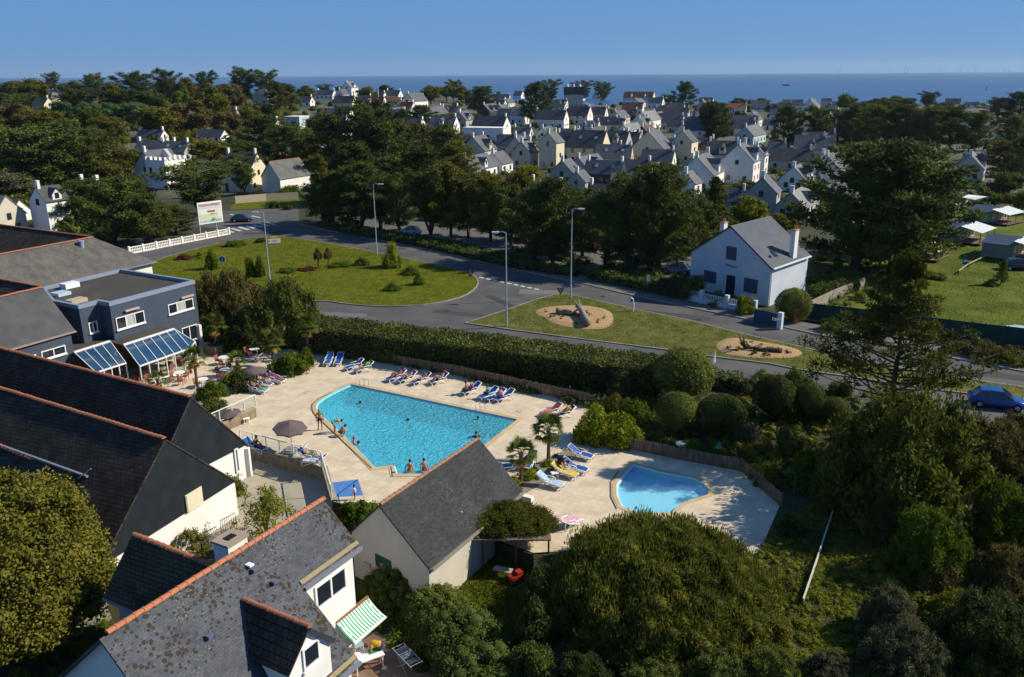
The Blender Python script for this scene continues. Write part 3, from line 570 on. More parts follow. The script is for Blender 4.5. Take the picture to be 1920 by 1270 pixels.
def window(parent, c, n, w_, h, panes=2, fm=WPAINT, gm=DARKGL, sill=True, fr=.08, out=.03, name='window', sub=True):
    c = Vector(c); n = Vector(n); ax = Vector((-n.y, n.x, 0)).normalized(); z = Vector((0, 0, 1)); mb = MB()
    up = n
    def bb(p, q, t, dd): mb.bar(c + n * out + p, c + n * out + q, t, dd, up=n)
    bb(ax * -w_ / 2 + z * (-h / 2 + fr / 2), ax * w_ / 2 + z * (-h / 2 + fr / 2), fr, .07); bb(ax * -w_ / 2 + z * (h / 2 - fr / 2), ax * w_ / 2 + z * (h / 2 - fr / 2), fr, .07)
    for i in range(panes + 1):
        x = -w_ / 2 + fr / 2 + (w_ - fr) * i / panes; bb(ax * x - z * (h / 2 - fr), ax * x + z * (h / 2 - fr), fr, .066)
    o = put(mb, name, fm, parent)
    for i in range(panes):
        x = -w_ / 2 + (w_) * (i + .5) / panes; q = MB(); q.bar(c + n * (out * .4) + ax * x - z * (h / 2 - fr), c + n * (out * .4) + ax * x + z * (h / 2 - fr), w_ / panes - fr, .02, up=n); put(q, 'pane', gm, o)
    if sill: q = MB(); q.bar(c + n * .06 - ax * (w_ / 2 + .06) - z * (h / 2 + .05), c + n * .06 + ax * (w_ / 2 + .06) - z * (h / 2 + .05), .16, .09, up=z); put(q, 'sill', fm, o)
    return o
def winpx(parent, p0, n, tl, br, panes=2, **k):
    a = onplane(tl[0], tl[1], p0, n); b = onplane(br[0], br[1], p0, n); c = (a + b) / 2
    return window(parent, c, n, (b - a).xy.length, abs(a.z - b.z), panes, **k)
def panel(parent, p0, n, tl, br, name, m, th=.05, out=.02):
    a = onplane(tl[0], tl[1], p0, n); b = onplane(br[0], br[1], p0, n); c = (a + b) / 2; hgt_ = abs(a.z - b.z)
    q = MB(); q.bar(c + n * out - Vector((0, 0, hgt_ / 2)), c + n * out + Vector((0, 0, hgt_ / 2)), (b - a).xy.length, th, up=n); return put(q, name, m, parent)
def chimney(parent, base, w_, d_, h, ang, m=WHITE, pots=2, top=mat('chimney_cap', (.33, .27, .21))):
    base = Vector(base); c = put(MB().box(base + Vector((0, 0, h / 2)), (w_, d_, h), ang), 'chimney', m, parent)
    put(MB().box(base + Vector((0, 0, h + .05)), (w_ + .12, d_ + .12, .1), ang), 'cap', top, c)
    ax = Vector((math.cos(ang), math.sin(ang), 0))
    for i in range(pots): k = (i - (pots - 1) / 2) * w_ / max(1, pots) ; put(MB().lathe([(.13, 0), (.1, .35), (.12, .4)], base + ax * k + Vector((0, 0, h + .1)), 8), 'chimney_pot', TERRA, c)
    return c
def gutter(parent, a, b, m=ZINC, r=.08, name='gutter'):
    return put(MB().bar(a, b, r * 2, r * 1.6), name, m, parent)
def block(name, label, cat, loc): return thing(name, label, cat, loc)
# ================================================================== HOTEL: FLAT ROOFED DARK BLUE BLOCK
o = block('hotel_building', 'dark blue flat-roofed hotel block with white windows above the conservatory', 'building', W(50, -72, 0))
HP = [W(56.05, -67.7, 0), W(56.05, -79, 0), W(47, -78.8, 0), W(44.4, -73.2, 0), W(44.4, -69.3, 0), W(46.4, -69.3, 0), W(46.4, -67.75, 0)]
q = MB(); q.prism(HP[::-1], 0, 6.45); put(q, 'wall', HWALL, o)
q = MB(); tpoly(q, ccw(offset(ccw(HP), -.3)), 6.46); put(q, 'roof_membrane', MEMB, o)
q = MB(); ribbon(q, offset(ccw(HP), -.12), .34, .36, 6.42); put(q, 'parapet', mat('parapet_coping', (.22, .27, .36), rough=.5), o)
pv = W(50, -67.7, 0); CURT = mat('curtain_behind_glass', (.30, .36, .34), (.50, .52, .46), sc=6, rough=.3, st=(1, 1, .1))
for tl, br, k in (((216, 597), (272, 604), 3), ((314, 572), (363, 577), 3)): w1_ = winpx(o, pv, VD, tl, br, k); [setattr(c_.material_slots[0], 'link', 'OBJECT') or setattr(c_.material_slots[0], 'material', CURT) for c_ in list(w1_.children)[1:2]]
for x, y in ((246, 580), (350, 556)):
    c = onplane(x, y, pv, VD); put(MB().box(c + VD * .12, (.22, 1.5, .16), math.atan2(VD.y, VD.x)), 'lamp_casing', mat('pink_casing', (.50, .36, .32), rough=.5), o)
winpx(o, W(45.4, -69.3, 0), VD, (165, 606), (184, 621), 2)
winpx(o, pv, VD, (340, 616), (371, 634), 2)
put(MB().box(W(55.8, -67.6, 1.1), (.3, .5, 2.2), math.radians(61)), 'corner_pillar', WHITE, o)
for (x, y), sz, m_ in (((131, 537), (1.5, 1.0, .5), WPAINT), ((143, 565), (1.6, 1.1, .35), mat('beige_hatch', (.42, .36, .26))), ((114, 551), (1.3, 1.3, .3), mat('skylight_dome', (.45, .55, .65), rough=.2))):
    c = P(x, y, 6.6); put(MB().box(c + Vector((0, 0, sz[2] / 2 - .12)), sz, math.radians(61)), 'rooftop_unit', m_, o)
# flat link roof in front
o = block('conservatory', 'white framed glass conservatory with blue sloping panes below the dark hotel block', 'conservatory', W(48, -64, 0))
q = MB(); q.prism([W(42.4, -70.6, 0), W(46.2, -70.6, 0), W(46.2, -69.5, 0), W(51.4, -69.5, 0), W(51.4, -65.75, 0), W(45.8, -65.75, 0), W(45.8, -67.7, 0), W(42.4, -67.7, 0)][::-1], 3.0, 3.16)
put(q, 'flat_roof', MEMB, o)
BLG = mat('blue_roof_glass', (.018, .055, .13), (.03, .085, .15), sc=.8, rough=.08, spec=.9)
def leanto(o, t0, t1, b0, b1, n, zf=0.):
    for i in range(n):
        a, b = t0.lerp(t1, i / n), t0.lerp(t1, (i + 1) / n); c, d = b0.lerp(b1, (i + 1) / n), b0.lerp(b1, i / n)
        put(MB().slab([a, d, c, b], .02), 'roof_pane', BLG, o)
        g = (d - a).normalized() * .0; put(MB().bar(a + Vector((0, 0, .03)), d + Vector((0, 0, .03)), .05, .07), 'glazing_bar', WPAINT, o)
        for (p, q_) in ((d, c),): put(MB().slab([p + Vector((0, 0, -.04)), Vector((p.x, p.y, zf + .35)), Vector((q_.x, q_.y, zf + .35)), q_ + Vector((0, 0, -.04))], .02), 'wall_pane', GLASS, o)
        put(MB().bar(Vector((d.x, d.y, zf)), d, .09, .09), 'post', WPAINT, o)
    put(MB().bar(t1 + Vector((0, 0, .03)), b1 + Vector((0, 0, .03)), .05, .07), 'glazing_bar', WPAINT, o); put(MB().bar(Vector((b1.x, b1.y, zf)), b1, .1, .1), 'post', WPAINT, o)
    put(MB().bar(t0, t1, .22, .16), 'top_beam', WPAINT, o); put(MB().bar(b0, b1, .1, .12), 'eaves_beam', WPAINT, o)
    put(MB().bar(Vector((b0.x, b0.y, zf + .2)), Vector((b1.x, b1.y, zf + .2)), .08, .35), 'base_panel', WPAINT, o)
t0, t1 = P(232, 647, 3.2), P(326, 617, 3.2); b0, b1 = P(262, 687, 2.15), P(357, 653, 2.15); leanto(o, t0, t1, b0, b1, 6)
e = P(366, 641, 2.15); put(MB().slab([t1, b1, e], .02), 'roof_pane', BLG, o); put(MB().bar(t1, e, .06, .08), 'glazing_bar', WPAINT, o); put(MB().bar(b1, e, .08, .1), 'eaves_beam', WPAINT, o); put(MB().bar(e, Vector((e.x, e.y, 0)), .09, .09), 'post', WPAINT, o)
put(MB().slab([b1, Vector((b1.x, b1.y, .3)), Vector((e.x, e.y, .3)), e], .02), 'wall_pane', GLASS, o)
t0b, t1b = P(139, 661, 3.2), P(206, 640, 3.2); b0b, b1b = P(180, 699, 2.15), P(236, 681, 2.15); leanto(o, t0b, t1b, b0b, b1b, 4)
put(MB().slab([t0, Vector((t0.x, t0.y, .3)), Vector((b0.x, b0.y, .3)), b0], .02), 'side_pane', GLASS, o)
for k in range(5): c = W(45.5 + k * 1.2, -64.2, 0); put(MB().box(c + Vector((0, 0, .38)), (.5, .5, .75), .4 * k), 'dining_chair', mat('dining_red', (.25, .07, .05)), o)
q = MB(); q.prism([W(42, -69.4, 0), W(51.3, -69.4, 0), W(51.3, -66.5, 0), W(42, -68.4, 0)][::-1], 0, 2.9); put(q, 'back_wall', mat('dark_interior', (.10, .075, .06)), o)
# ================================================================== HOTEL: PITCHED ROOFS
o = block('hotel_wing', 'upper left hotel wing with weathered brown slate roof and vent pipe', 'building', W(58, -90, 0))
A0, A1, E0, E1 = W(38, -92.1, 8), W(62.3, -92.1, 8), W(38, -87.5, 4.5), W(67.1, -87.5, 4.5)
q = MB(); q.add([A0, A1, E1, E0], [(3, 2, 1, 0)]); q = MB().slab([A0, E0, E1, A1], .1); put(q, 'roof_slope', SL_HOT, o, uv=(A0, A1 - A0, E0 - A0))
put(MB().slab([A1, E1, W(67.1, -110, 4.5), W(62.3, -110, 8)], .1), 'roof_slope', SL_DK, o, uv=(A1, VD, AD))
put(MB().slab([A1, W(62.3, -118, 8), W(57, -118, 4), W(57, -92.1, 4)], .1), 'roof_slope', SL_DK, o, uv=(A1, VD, AD))
q = MB(); q.prism([W(38, -97, 0), W(66.7, -97, 0), W(66.7, -87.9, 0), W(38, -87.9, 0)], 0, 4.45); put(q, 'wall', WHITE, o)
ridge_tiles(o, A1, A0); ridge_tiles(o, A1, W(62.3, -118, 8)); gutter(o, E0 + VD * .08, E1 + VD * .08)
c = onplane(153, 462, A0, (E0 - A0).cross(A1 - A0).normalized()); put(MB().lathe([(.28, -.3), (.28, .55), (.36, .6), (.3, .68)], c, 10), 'vent_pipe', mat('vent_blue_grey', (.25, .30, .42)), o)
o = block('hotel_wing', 'left hotel wing with grey slate roof, white windows under its eave', 'building', W(40, -72, 0))
A0, A1, E0, E1 = W(28, -72.2, 8.4), W(43.2, -72.2, 8.4), W(28, -68, 5), W(42.9, -68, 5)
put(MB().slab([A0, E0, E1, A1], .12), 'roof_slope', mat('slate_blue_grey', (.050, .056, .064), (.075, .078, .078), sc=.8, rough=.6, bump=.3, bsc=7, spots=None), o)
put(MB().slab([A1, W(43.2, -96, 8.4), W(38.5, -96, 4.5), W(38.5, -72.2, 4.5)], .1), 'roof_slope', SL_DK, o, uv=(A1, VD, AD))
q = MB(); q.prism([W(28, -76, 0), W(42.5, -76, 0), W(42.5, -68.1, 0), W(28, -68.1, 0)], 0, 4.95); put(q, 'wall', HWALL, o)
ridge_tiles(o, A1, A0); ridge_tiles(o, A1, W(43.2, -96, 8.4)); gutter(o, E0 + VD * .08 - Vector((0, 0, .05)), E1 + VD * .08 - Vector((0, 0, .05)), mat('terracotta_gutter', (.34, .24, .20)))
pv = W(40, -68.1, 0); winpx(o, pv, VD, (76, 660), (124, 662), 2); winpx(o, pv, VD, (20, 678), (70, 682), 2)
c = W(43.2, -68.9, 3.3)
# the two long black roofs
def longroof(label, apx, lft, foot, nearfoot, hr, he, zb, cladm):
    a0 = P(*apx, hr); d = (P(*lft, hr) - a0).normalized(); f = P(*foot, he); nf = P(*nearfoot, he) if nearfoot else Vector((2 * a0.x - f.x, 2 * a0.y - f.y, he))
    L_ = 34; o = block('hotel_wing', label, 'building', Vector((a0.x, a0.y, zb)))
    a1, f1, n1 = a0 + d * L_, f + d * L_, nf + d * L_
    gsolid(o, a0, nf, f, a1, n1, f1, zb, WHITE)
    slope(o, a0, a1, n1, nf, SL_DK, oe=.2, og=.1); slope(o, a0, a1, f1, f, SL_DK, oe=.2, og=.1)
    n = -d; e = .06
    put(MB().slab([a0 + n * e, nf + n * e, f + n * e] if (nf - a0).cross(f - nf).dot(n) > 0 else [a0 + n * e, f + n * e, nf + n * e], .05), 'slate_cladding', CLAD, o)
    ridge_tiles(o, a0 + Vector((0, 0, .1)), a1 + Vector((0, 0, .1)), .42, .15)
    return o, a0, f, nf, n
o, a0, f, nf, n = longroof('long black slate roof nearest the camera with mossy ridge tiles, louvred gable', (308.6, 826), (0, 730.5), (440, 903), (187, 1063), 6.5, 1.4, -1, CLAD)
ax = (f - nf).normalized(); pn = Vector((n.x, n.y, 0)).normalized()
pn = Vector((ax.y, -ax.x, 0)); pn = pn if pn.dot(n) > 0 else -pn
a, b = onplane(346, 929, a0 + n * .06, pn), onplane(381, 944, a0 + n * .06, pn); c = (a + b) / 2; wd_ = (b - a).xy.length; hh = 1.15
q = MB(); lp = put(MB().bar(c + pn * .02 - Vector((0, 0, hh / 2)), c + pn * .02 + Vector((0, 0, hh / 2)), wd_, .06, up=pn), 'louvre_frame', mat('louvre_frame', (.55, .50, .38)), o)
for k in range(9): z = -hh / 2 + (k + .5) * hh / 9; put(MB().bar(c + pn * .07 - ax * wd_ * .46 + Vector((0, 0, z)), c + pn * .07 + ax * wd_ * .46 + Vector((0, 0, z)), .05, .07), 'louvre_slat', mat('louvre_slat', (.70, .64, .48)), lp)
# lower roof abutting it behind the oak
nn = (P(187, 1063, 1.4) - a0); rp0 = a0; pl = (nf - a0).cross(f - nf)
npl = (a0 + (P(0, 730.5, 6.5) - a0) - a0).cross(nf - a0).normalized()
r0, r1 = onplane(66, 866, a0, npl) + Vector((0, 0, .12)), onplane(-60, 815, a0, npl) + Vector((0, 0, .12)); ridge_tiles(o, r0, r1, .42, .15)
g0, g1 = onplane(165, 900, a0, npl) + Vector((0, 0, .2)), onplane(-60, 818, a0, npl) + Vector((0, 0, .2)); gutter(o, g0, g1, r=.07); put(MB().bar(onplane(148, 905, a0, npl) + Vector((0, 0, .25)), onplane(172, 888, a0, npl) + Vector((0, 0, .3)), .12, .06), 'flashing', ZINC, o)
wv = a0 + n * .02
put(MB().bar(P(418, 1004, -1) , P(418, 1004, 0), .04, .04), 'gate_post', WHITE, o)
o, a0, f, nf, n = longroof('second long black slate roof behind, its dark gable above a white wall', (356.6, 747), (17.6, 660), (461, 834), None, 6.5, 1.45, -1, CLAD)
ax = (f - nf).normalized(); pn = Vector((ax.y, -ax.x, 0)); pn = pn if pn.dot(n) > 0 else -pn
winpx(o, f, pn, (437, 843), (449, 883), 1, out=.08, gm=mat('pale_blue_pane', (.22, .34, .38), rough=.15), sill=False)
put(MB().bar(Vector((f.x, f.y, -1)) + pn * .02, Vector((f.x, f.y, 1.2)) + pn * .02, .35, .35), 'corner_pillar', WHITE, o)
# ================================================================== POOL HOUSE
def pxgable(label, name, cat, near_apex, far_apex, rfoot, rfar, hr, he, zb, wm, rm, lfoot=None, loc=None):
    a0, a1 = P(*near_apex, hr), P(*far_apex, hr); f0 = P(*rfoot, he); n0 = P(*lfoot, he) if lfoot else Vector((2 * a0.x - f0.x, 2 * a0.y - f0.y, he)); d = a1 - a0
    o = block(name, label, cat, Vector((a0.x, a0.y, zb))); f1, n1 = f0 + d, n0 + d; gsolid(o, a0, n0, f0, a1, n1, f1, zb, wm)
    slope(o, a0, a1, f1, f0, rm, oe=.12, og=.12); slope(o, a0, a1, n1, n0, rm, oe=.12, og=.12); return o, a0, a1, f0, f1, n0, n1
o, a0, a1, f0, f1, n0, n1 = pxgable('pool house with grey slate roof, beige gable and green door beside the big pool', 'pool_house', 'building', (713, 949), (895, 826), (804, 1064), None, 4.5, 1.85, -1, BEIGE, SL_UVP, (659.5, 998))
ridge_tiles(o, a0 + Vector((0, 0, .1)), a1 + Vector((0, 0, .1)), .42, .12, mat('ridge_tile_faded', (.36, .19, .10), (.28, .15, .09), sc=3, rough=.85))
ax = (f0 - n0).normalized(); pn = Vector((ax.y, -ax.x, 0)); pn = pn if pn.y < 0 else -pn
PD = panel(o, f0, pn, (704, 1037), (736, 1075), 'door', mat('green_door', (.015, .075, .07), (.012, .06, .055), sc=3, rough=.5)); panel(o, f0, pn, (715, 1055), (725, 1066), 'notice', mat('pink_notice', (.62, .25, .22)), .02, .07)
panel(o, f0, pn, (684, 1052), (696, 1066), 'meter_box', mat('meter_box', (.45, .35, .28)), .12, .06)
dv = (f0 - a0).normalized(); gutter(o, f0 + ax * .22 + Vector((0, 0, -.12)), f1 + ax * .22 + Vector((0, 0, -.12)))
put(MB().bar(f0 + ax * .3 + Vector((0, 0, .0)) - Vector((0, 0, .02)), f1 + ax * .3 - Vector((0, 0, .02)), .1, .03), 'moss_edge', mat('mossy_eave', (.32, .24, .12), (.24, .2, .12), sc=5), o)
put(MB().box(f1 + ax * .45 + Vector((0, 0, -.75)), (.35, .9, 1.2), math.radians(61)), 'white_tank', WHITE, o)
# ================================================================== FRONT HOUSE (bottom left)
hr = 6.4; A0, A1 = P(200, 1190, hr), P(607, 937, hr); RD = (A1 - A0).normalized(); PN = Vector((RD.y, -RD.x, 0))
he = 4.45; Ef = P(676, 1022, he); Ef = A1 + PN * (Ef - A1).dot(PN) + Vector((0, 0, he - hr)) + RD * .0
run = (Ef - A1).dot(PN); slp = (hr - he) / run; RN = RD.cross(Vector((PN.x, PN.y, -slp))).normalized(); RN = RN if RN.z > 0 else -RN
o = block('front_house', 'near white house with lichened grey slate roof, dormer and striped awning', 'house', Vector((A1.x, A1.y, -1)))
M0 = onplane(565, 1097, A1, RN); LE = onplane(674, 1235, A1, RN)           # where the upper eave stops / the lower eave starts
uM = (M0 - A1).dot(RD); wL = (LE - A1).dot(PN); N0 = A0 - RD * .3
up1 = A1 + RD * uM; zL = hr - slp * wL
E1 = up1 + PN * run + Vector((0, 0, -slp * run)); L1 = up1 + PN * wL + Vector((0, 0, -slp * wL)); L0 = N0 + PN * wL + Vector((0, 0, -slp * wL))
th = .1
put(MB().slab([N0, L0, L1, E1, Ef, A1], th) if (L0 - N0).cross(L1 - L0).z > 0 else MB().slab([N0, A1, Ef, E1, L1, L0], th), 'roof_slope', SL_UV, o, uv=(A0, RD, Vector((PN.x, PN.y, -slp))))
Bk = -PN * wL + Vector((0, 0, -slp * wL)); put(MB().slab([N0, A1, A1 + Bk, N0 + Bk], th), 'roof_slope', SL_UV, o, uv=(A0, RD, Vector((PN.x, PN.y, slp))))
ridge_tiles(o, A0 + Vector((0, 0, .05)), A1 + Vector((0, 0, .05)), .40, .14, mat('ridge_tile_orange', (.50, .19, .09), (.40, .15, .08), sc=3, rough=.75))
wi, wb = run - .3, wL - .35; q = MB(); zt = lambda r: hr - slp * r - .13
def P2(base, r, z): p = base + PN * r; return Vector((p.x, p.y, z))
Ns = N0 + RD * .35; Fs = A1 - RD * .25; Us = up1 - RD * .15
q.add([P2(Us, -wb, -1), P2(Us, wi, -1), P2(Us, wi, zt(wi)), P2(Us, 0, zt(0)), P2(Us, -wb, zt(wb)), P2(Fs, -wb, -1), P2(Fs, wi, -1), P2(Fs, wi, zt(wi)), P2(Fs, 0, zt(0)), P2(Fs, -wb, zt(wb))], [(0, 1, 2, 3, 4), (9, 8, 7, 6, 5), (1, 6, 7, 2), (5, 0, 4, 9)])
q.add([P2(Ns, -wb, -1), P2(Ns, wb, -1), P2(Ns, wb, zt(wb)), P2(Ns, 0, zt(0)), P2(Ns, -wb, zt(wb)), P2(Us, -wb, -1), P2(Us, wb, -1), P2(Us, wb, zt(wb)), P2(Us, 0, zt(0)), P2(Us, -wb, zt(wb))], [(0, 1, 2, 3, 4), (9, 8, 7, 6, 5), (1, 6, 7, 2), (5, 0, 4, 9)])
put(q, 'wall', WHITE, o)
gutter(o, E1 + PN * .1 - Vector((0, 0, .1)), Ef + PN * .1 - Vector((0, 0, .1)), r=.1); gutter(o, L0 + PN * .1 - Vector((0, 0, .1)), L1 + PN * .1 - Vector((0, 0, .1)), r=.1)
mo = mat('mossy_eave', (.32, .24, .12)); put(MB().bar(E1 + RN * .02 - PN * .12 + Vector((0, 0, .04 + .12 * slp)), Ef + RN * .02 - PN * .12 + Vector((0, 0, .04 + .12 * slp)), .2, .02, up=RN), 'moss_edge', mo, o); put(MB().bar(L0 - PN * .12 + Vector((0, 0, .06 + .12 * slp)), L1 - PN * .12 + Vector((0, 0, .06 + .12 * slp)), .2, .02, up=RN), 'moss_edge', mo, o)
fas = mat('dark_fascia', (.03, .035, .05)); put(MB().bar(P2(Us, wi + .02, zt(wi) - .12), P2(Fs, wi + .02, zt(wi) - .12), .05, .3), 'fascia', fas, o)
wp = P2(Fs, wi, 0); a_, b_ = onplane(588, 1096, wp, PN), onplane(649, 1100, wp, PN)
WN = window(o, (a_ + b_) / 2 - Vector((0, 0, .1)), PN, (b_ - a_).xy.length, 1.25, 2, fr=.1, out=.05)
put(MB().bar(a_ + Vector((0, 0, .62)) + PN * .1, b_ + Vector((0, 0, .62)) + PN * .1 + Vector((0, 0, a_.z - b_.z)), .2, .16), 'shutter_box', WPAINT, o)
# dormer
di = onplane(457, 1127, A1, RN); do = P(577, 1180, di.z); dl = (do - di).dot(PN); do = di + PN * dl
hw = 1.35; dz = hw * 1.05; zf_ = di.z - dz
def hitroof(p):  # go back along -PN at height z until the main slope
    r = (hr - p.z) / slp; cur = (p - A1).dot(PN); return p + PN * (r - cur)
la, lb = do - RD * hw - Vector((0, 0, dz)), do + RD * hw - Vector((0, 0, dz))
put(MB().slab([di, hitroof(la), la, do][::1], .07), 'dormer_roof', SL_DK, o, uv=(di, PN, RD)); put(MB().slab([di, do, lb, hitroof(lb)], .07), 'dormer_roof', SL_DK, o, uv=(di, PN, RD))
ridge_tiles(o, di + Vector((0, 0, .08)), do + Vector((0, 0, .08)) + PN * .05, .36, .12)
s = .12; k = do - PN * s - Vector((0, 0, .12)); ka, kb = la - PN * s + RD * .15 + Vector((0, 0, 0)), lb - PN * s - RD * .15; dw = 1.6
q = MB().add([k, ka, ka - Vector((0, 0, dw)), kb - Vector((0, 0, dw)), kb, k - PN * (dl - .2), ka - PN * 1.6, ka - PN * .6 - Vector((0, 0, dw)), kb - PN * .6 - Vector((0, 0, dw)), kb - PN * 1.6], [(0, 1, 2, 3, 4), (0, 4, 9, 5), (1, 0, 5, 6), (3, 8, 9, 4), (2, 1, 6, 7)])
DW = put(q, 'dormer_wall', WHITE, o); a_ = onplane(567, 1225, k, PN); b_ = onplane(597, 1225, k, PN)
window(o, (a_ + b_) / 2 + Vector((0, 0, -.05)), PN, .95, 1.05, 1, fr=.09, out=.04)
put(MB().bar(do + PN * .02 - Vector((0, 0, .1)), lb + PN * .02 - Vector((0, 0, .1)), .05, .2), 'fascia', fas, o)
put(MB().box(hitroof(di + RD * 1.2 + Vector((0, 0, .8))) + RN * .05, (.25, .4, .08), math.radians(61)), 'roof_vent', WPAINT, o)
for x, y in ((475, 1070), (513, 1093), (391, 1195)): c = onplane(x, y, A1, RN); put(MB().box(c + RN * .12, (.28, .22, .12), math.radians(61)), 'roof_vent', mat('vent_cap', (.10, .13, .2)), o)
# the chimney block behind the ridge
cb = P(431, 1008, 6.3); c0 = Vector((cb.x, cb.y, 3.2)); ch = put(MB().box(c0 + Vector((0, 0, 1.5)), (1.15, .95, 3.0), math.radians(61)), 'chimney', WHITE, o)
put(MB().box(c0 + Vector((0, 0, 3.05)), (1.28, 1.08, .12), math.radians(61)), 'cap', mat('chimney_cap', (.33, .27, .21)), ch); put(MB().box(c0 + Vector((0, 0, 3.12)), (.5, .35, .06), math.radians(61)), 'flue', mat('soot', (.01, .01, .01)), ch)
# rear lean-to wing with mossy dark roof
o = block('rear_wing', 'small dark mossy slate wing behind the front house with orange ridge tiles', 'building', Vector((P(300, 1100, -1))))
hz = 5.0; r0, r1 = P(251, 1006, hz), P(398, 1064, hz); rd_ = (r1 - r0).normalized(); pn_ = Vector((rd_.y, -rd_.x, 0)); e0 = P(194, 1120, 2.7); wd2 = (e0 - r0).dot(pn_)
e0 = r0 + pn_ * wd2 - Vector((0, 0, 2.3)); e1 = r1 + pn_ * wd2 - Vector((0, 0, 2.3)) + rd_ * 1.5
slope(o, r0, r1 + rd_ * 1.2, e1, e0, SL_MOSS, oe=.1, og=.05); slope(o, r0, r1, r1 - pn_ * wd2 - Vector((0, 0, 2.3)), r0 - pn_ * wd2 - Vector((0, 0, 2.3)), SL_MOSS, oe=.1, og=.05)
ridge_tiles(o, r0 + Vector((0, 0, .1)), r1 + Vector((0, 0, .1)), .40, .15)
i0 = rd_ * .3; gsolid(o, r0 + i0 - Vector((0, 0, .15)), r0 + i0 - pn_ * (wd2 - .3) * (1 if wd2 > 0 else 1) - Vector((0, 0, 2.3)), r0 + i0 + pn_ * (wd2 - .4) - Vector((0, 0, 2.3)), r1, r1 - pn_ * (wd2 - .3) - Vector((0, 0, 2.3)), r1 + pn_ * (wd2 - .4) - Vector((0, 0, 2.3)), -1, GREYW)
gutter(o, e0 + pn_ * .1, e1 + pn_ * .1, r=.06)
# striped awning
o = thing('striped_awning', 'green and white striped awning pulled out above the patio of the front house', 'awning', (wp.x, wp.y, 1.5))
t1_, t0_ = onplane(690, 1121, wp, PN), onplane(630, 1168, wp, PN); t0_.z = t1_.z = (t0_.z + t1_.z) / 2; t0_ -= PN * .0
zz = t0_.z - .75; o1 = P(735, 1150, zz); o0 = P(660, 1207, zz); out_ = ((o1 - t1_).dot(PN) + (o0 - t0_).dot(PN)) / 2; ns = 26
GS, WS = mat('awning_green', (.02, .30, .16), rough=.7), mat('awning_white', (.80, .80, .74), rough=.7)
for i in range(ns):
    a_, b_ = t0_.lerp(t1_, i / ns), t0_.lerp(t1_, (i + 1) / ns); vs = []; 
    for j in range(5): tt = j / 4; dd = PN * out_ * tt + Vector((0, 0, -.75 * tt - .1 * math.sin(PI * tt))); vs += [a_ + dd, b_ + dd]
    for j in range(5): vs += [vs[2 * j] - Vector((0, 0, .012)), vs[2 * j + 1] - Vector((0, 0, .012))]
    fs = [(2 * j, 2 * j + 2, 2 * j + 3, 2 * j + 1) for j in range(4)] + [(10 + 2 * j, 11 + 2 * j, 13 + 2 * j, 12 + 2 * j) for j in range(4)]
    put(MB().add(vs, fs), 'stripe', GS if i % 2 == 0 else WS, o)
put(MB().bar(t0_ + PN * out_ - Vector((0, 0, .77)), t1_ + PN * out_ - Vector((0, 0, .77)), .1, .09), 'front_rail', WPAINT, o); put(MB().bar(t0_ + Vector((0, 0, .04)), t1_ + Vector((0, 0, .04)), .12, .12), 'cassette', mat('cassette_brown', (.25, .12, .07)), o)
for p in (t0_, t1_): put(MB().tube([p, p + PN * out_ * .5 + RD * (.3 if p is t0_ else -.3) - Vector((0, 0, .5)), p + PN * out_ - Vector((0, 0, .78))], .03), 'folding_arm', WPAINT, o)
# ================================================================== WHITE GABLED HOUSE BY THE ROAD
R0 = P(1446, 502, 4.75); L0_ = P(1297, 471, 4.75); R1 = P(1516, 478, 4.75); ax = (R0 - L0_).normalized(); pn = Vector((ax.y, -ax.x, 0)); pn = pn if pn.y < 0 else -pn
A0 = onplane(1371, 425, R0, pn); D = R1 - R0; A1 = A0 + D; L1_ = L0_ + D
BWALL = mat('blue_white_render', (.55, .60, .66), (.48, .53, .60), sc=.5, rough=.85)
o = block('white_house', 'white gabled two-storey house with slate roof and blue shutters beside the road', 'house', Vector((A0.x, A0.y, 0)))
gsolid(o, A0, L0_, R0, A1, L1_, R1, 0, BWALL); RSL = mat('slate_smooth_blue', (.055, .066, .090), (.075, .086, .108), sc=.9, rough=.5, bump=.2, bsc=8)
slope(o, A0, A1, R1, R0, RSL, oe=.35, og=.15); slope(o, A0, A1, L1_, L0_, RSL, oe=.35, og=.15)
SHU = mat('blue_shutter', (.05, .075, .125), rough=.6)
for tl, br in (((1363, 461), (1380, 489)), ((1321, 506), (1342, 533)), ((1396, 520), (1419, 552))):
    sh = panel(o, R0, pn, tl, br, 'shutter', SHU, .06, .02)
    a_, b_ = onplane(tl[0], tl[1], R0, pn), onplane(br[0], br[1], R0, pn)
    for k in range(8): z = b_.z + (k + .5) * (a_.z - b_.z) / 8; put(MB().bar(Vector((a_.x, a_.y, z)) + pn * .055 + ax * .05, Vector((b_.x, b_.y, z)) + pn * .055 - ax * .05, .02, .03), 'slat', SHU, sh)
panel(o, R0, pn, (1363, 515), (1376, 557), 'door', mat('dark_door', (.02, .02, .035), rough=.4), .05, .02)
sc_ = onplane(1371, 499, R0, pn); cu = bpy.data.curves.new('script_lettering', 'CURVE'); cu.dimensions = '3D'; cu.bevel_depth = .03; spn = cu.splines.new('POLY'); NP = 40; spn.points.add(NP - 1)
for k in range(NP): tt = k / (NP - 1); p = ax * (tt - .5) * 1.9 + Vector((0, 0, .16 * math.sin(tt * 31) * (1 - .4 * tt) + .05 * math.sin(tt * 7))); spn.points[k].co = (p.x, p.y, p.z, 1)
tmp = bpy.data.objects.new('tmp', cu); COL.objects.link(tmp); dg = bpy.context.evaluated_depsgraph_get(); lme = bpy.data.meshes.new_from_object(tmp.evaluated_get(dg)); bpy.data.objects.remove(tmp); lo = link('script_lettering', lme); lo.parent = o; lo.location = sc_ + pn * .04 - wl(o); lme.materials.append(SHU)
ang = math.atan2(D.y, D.x)
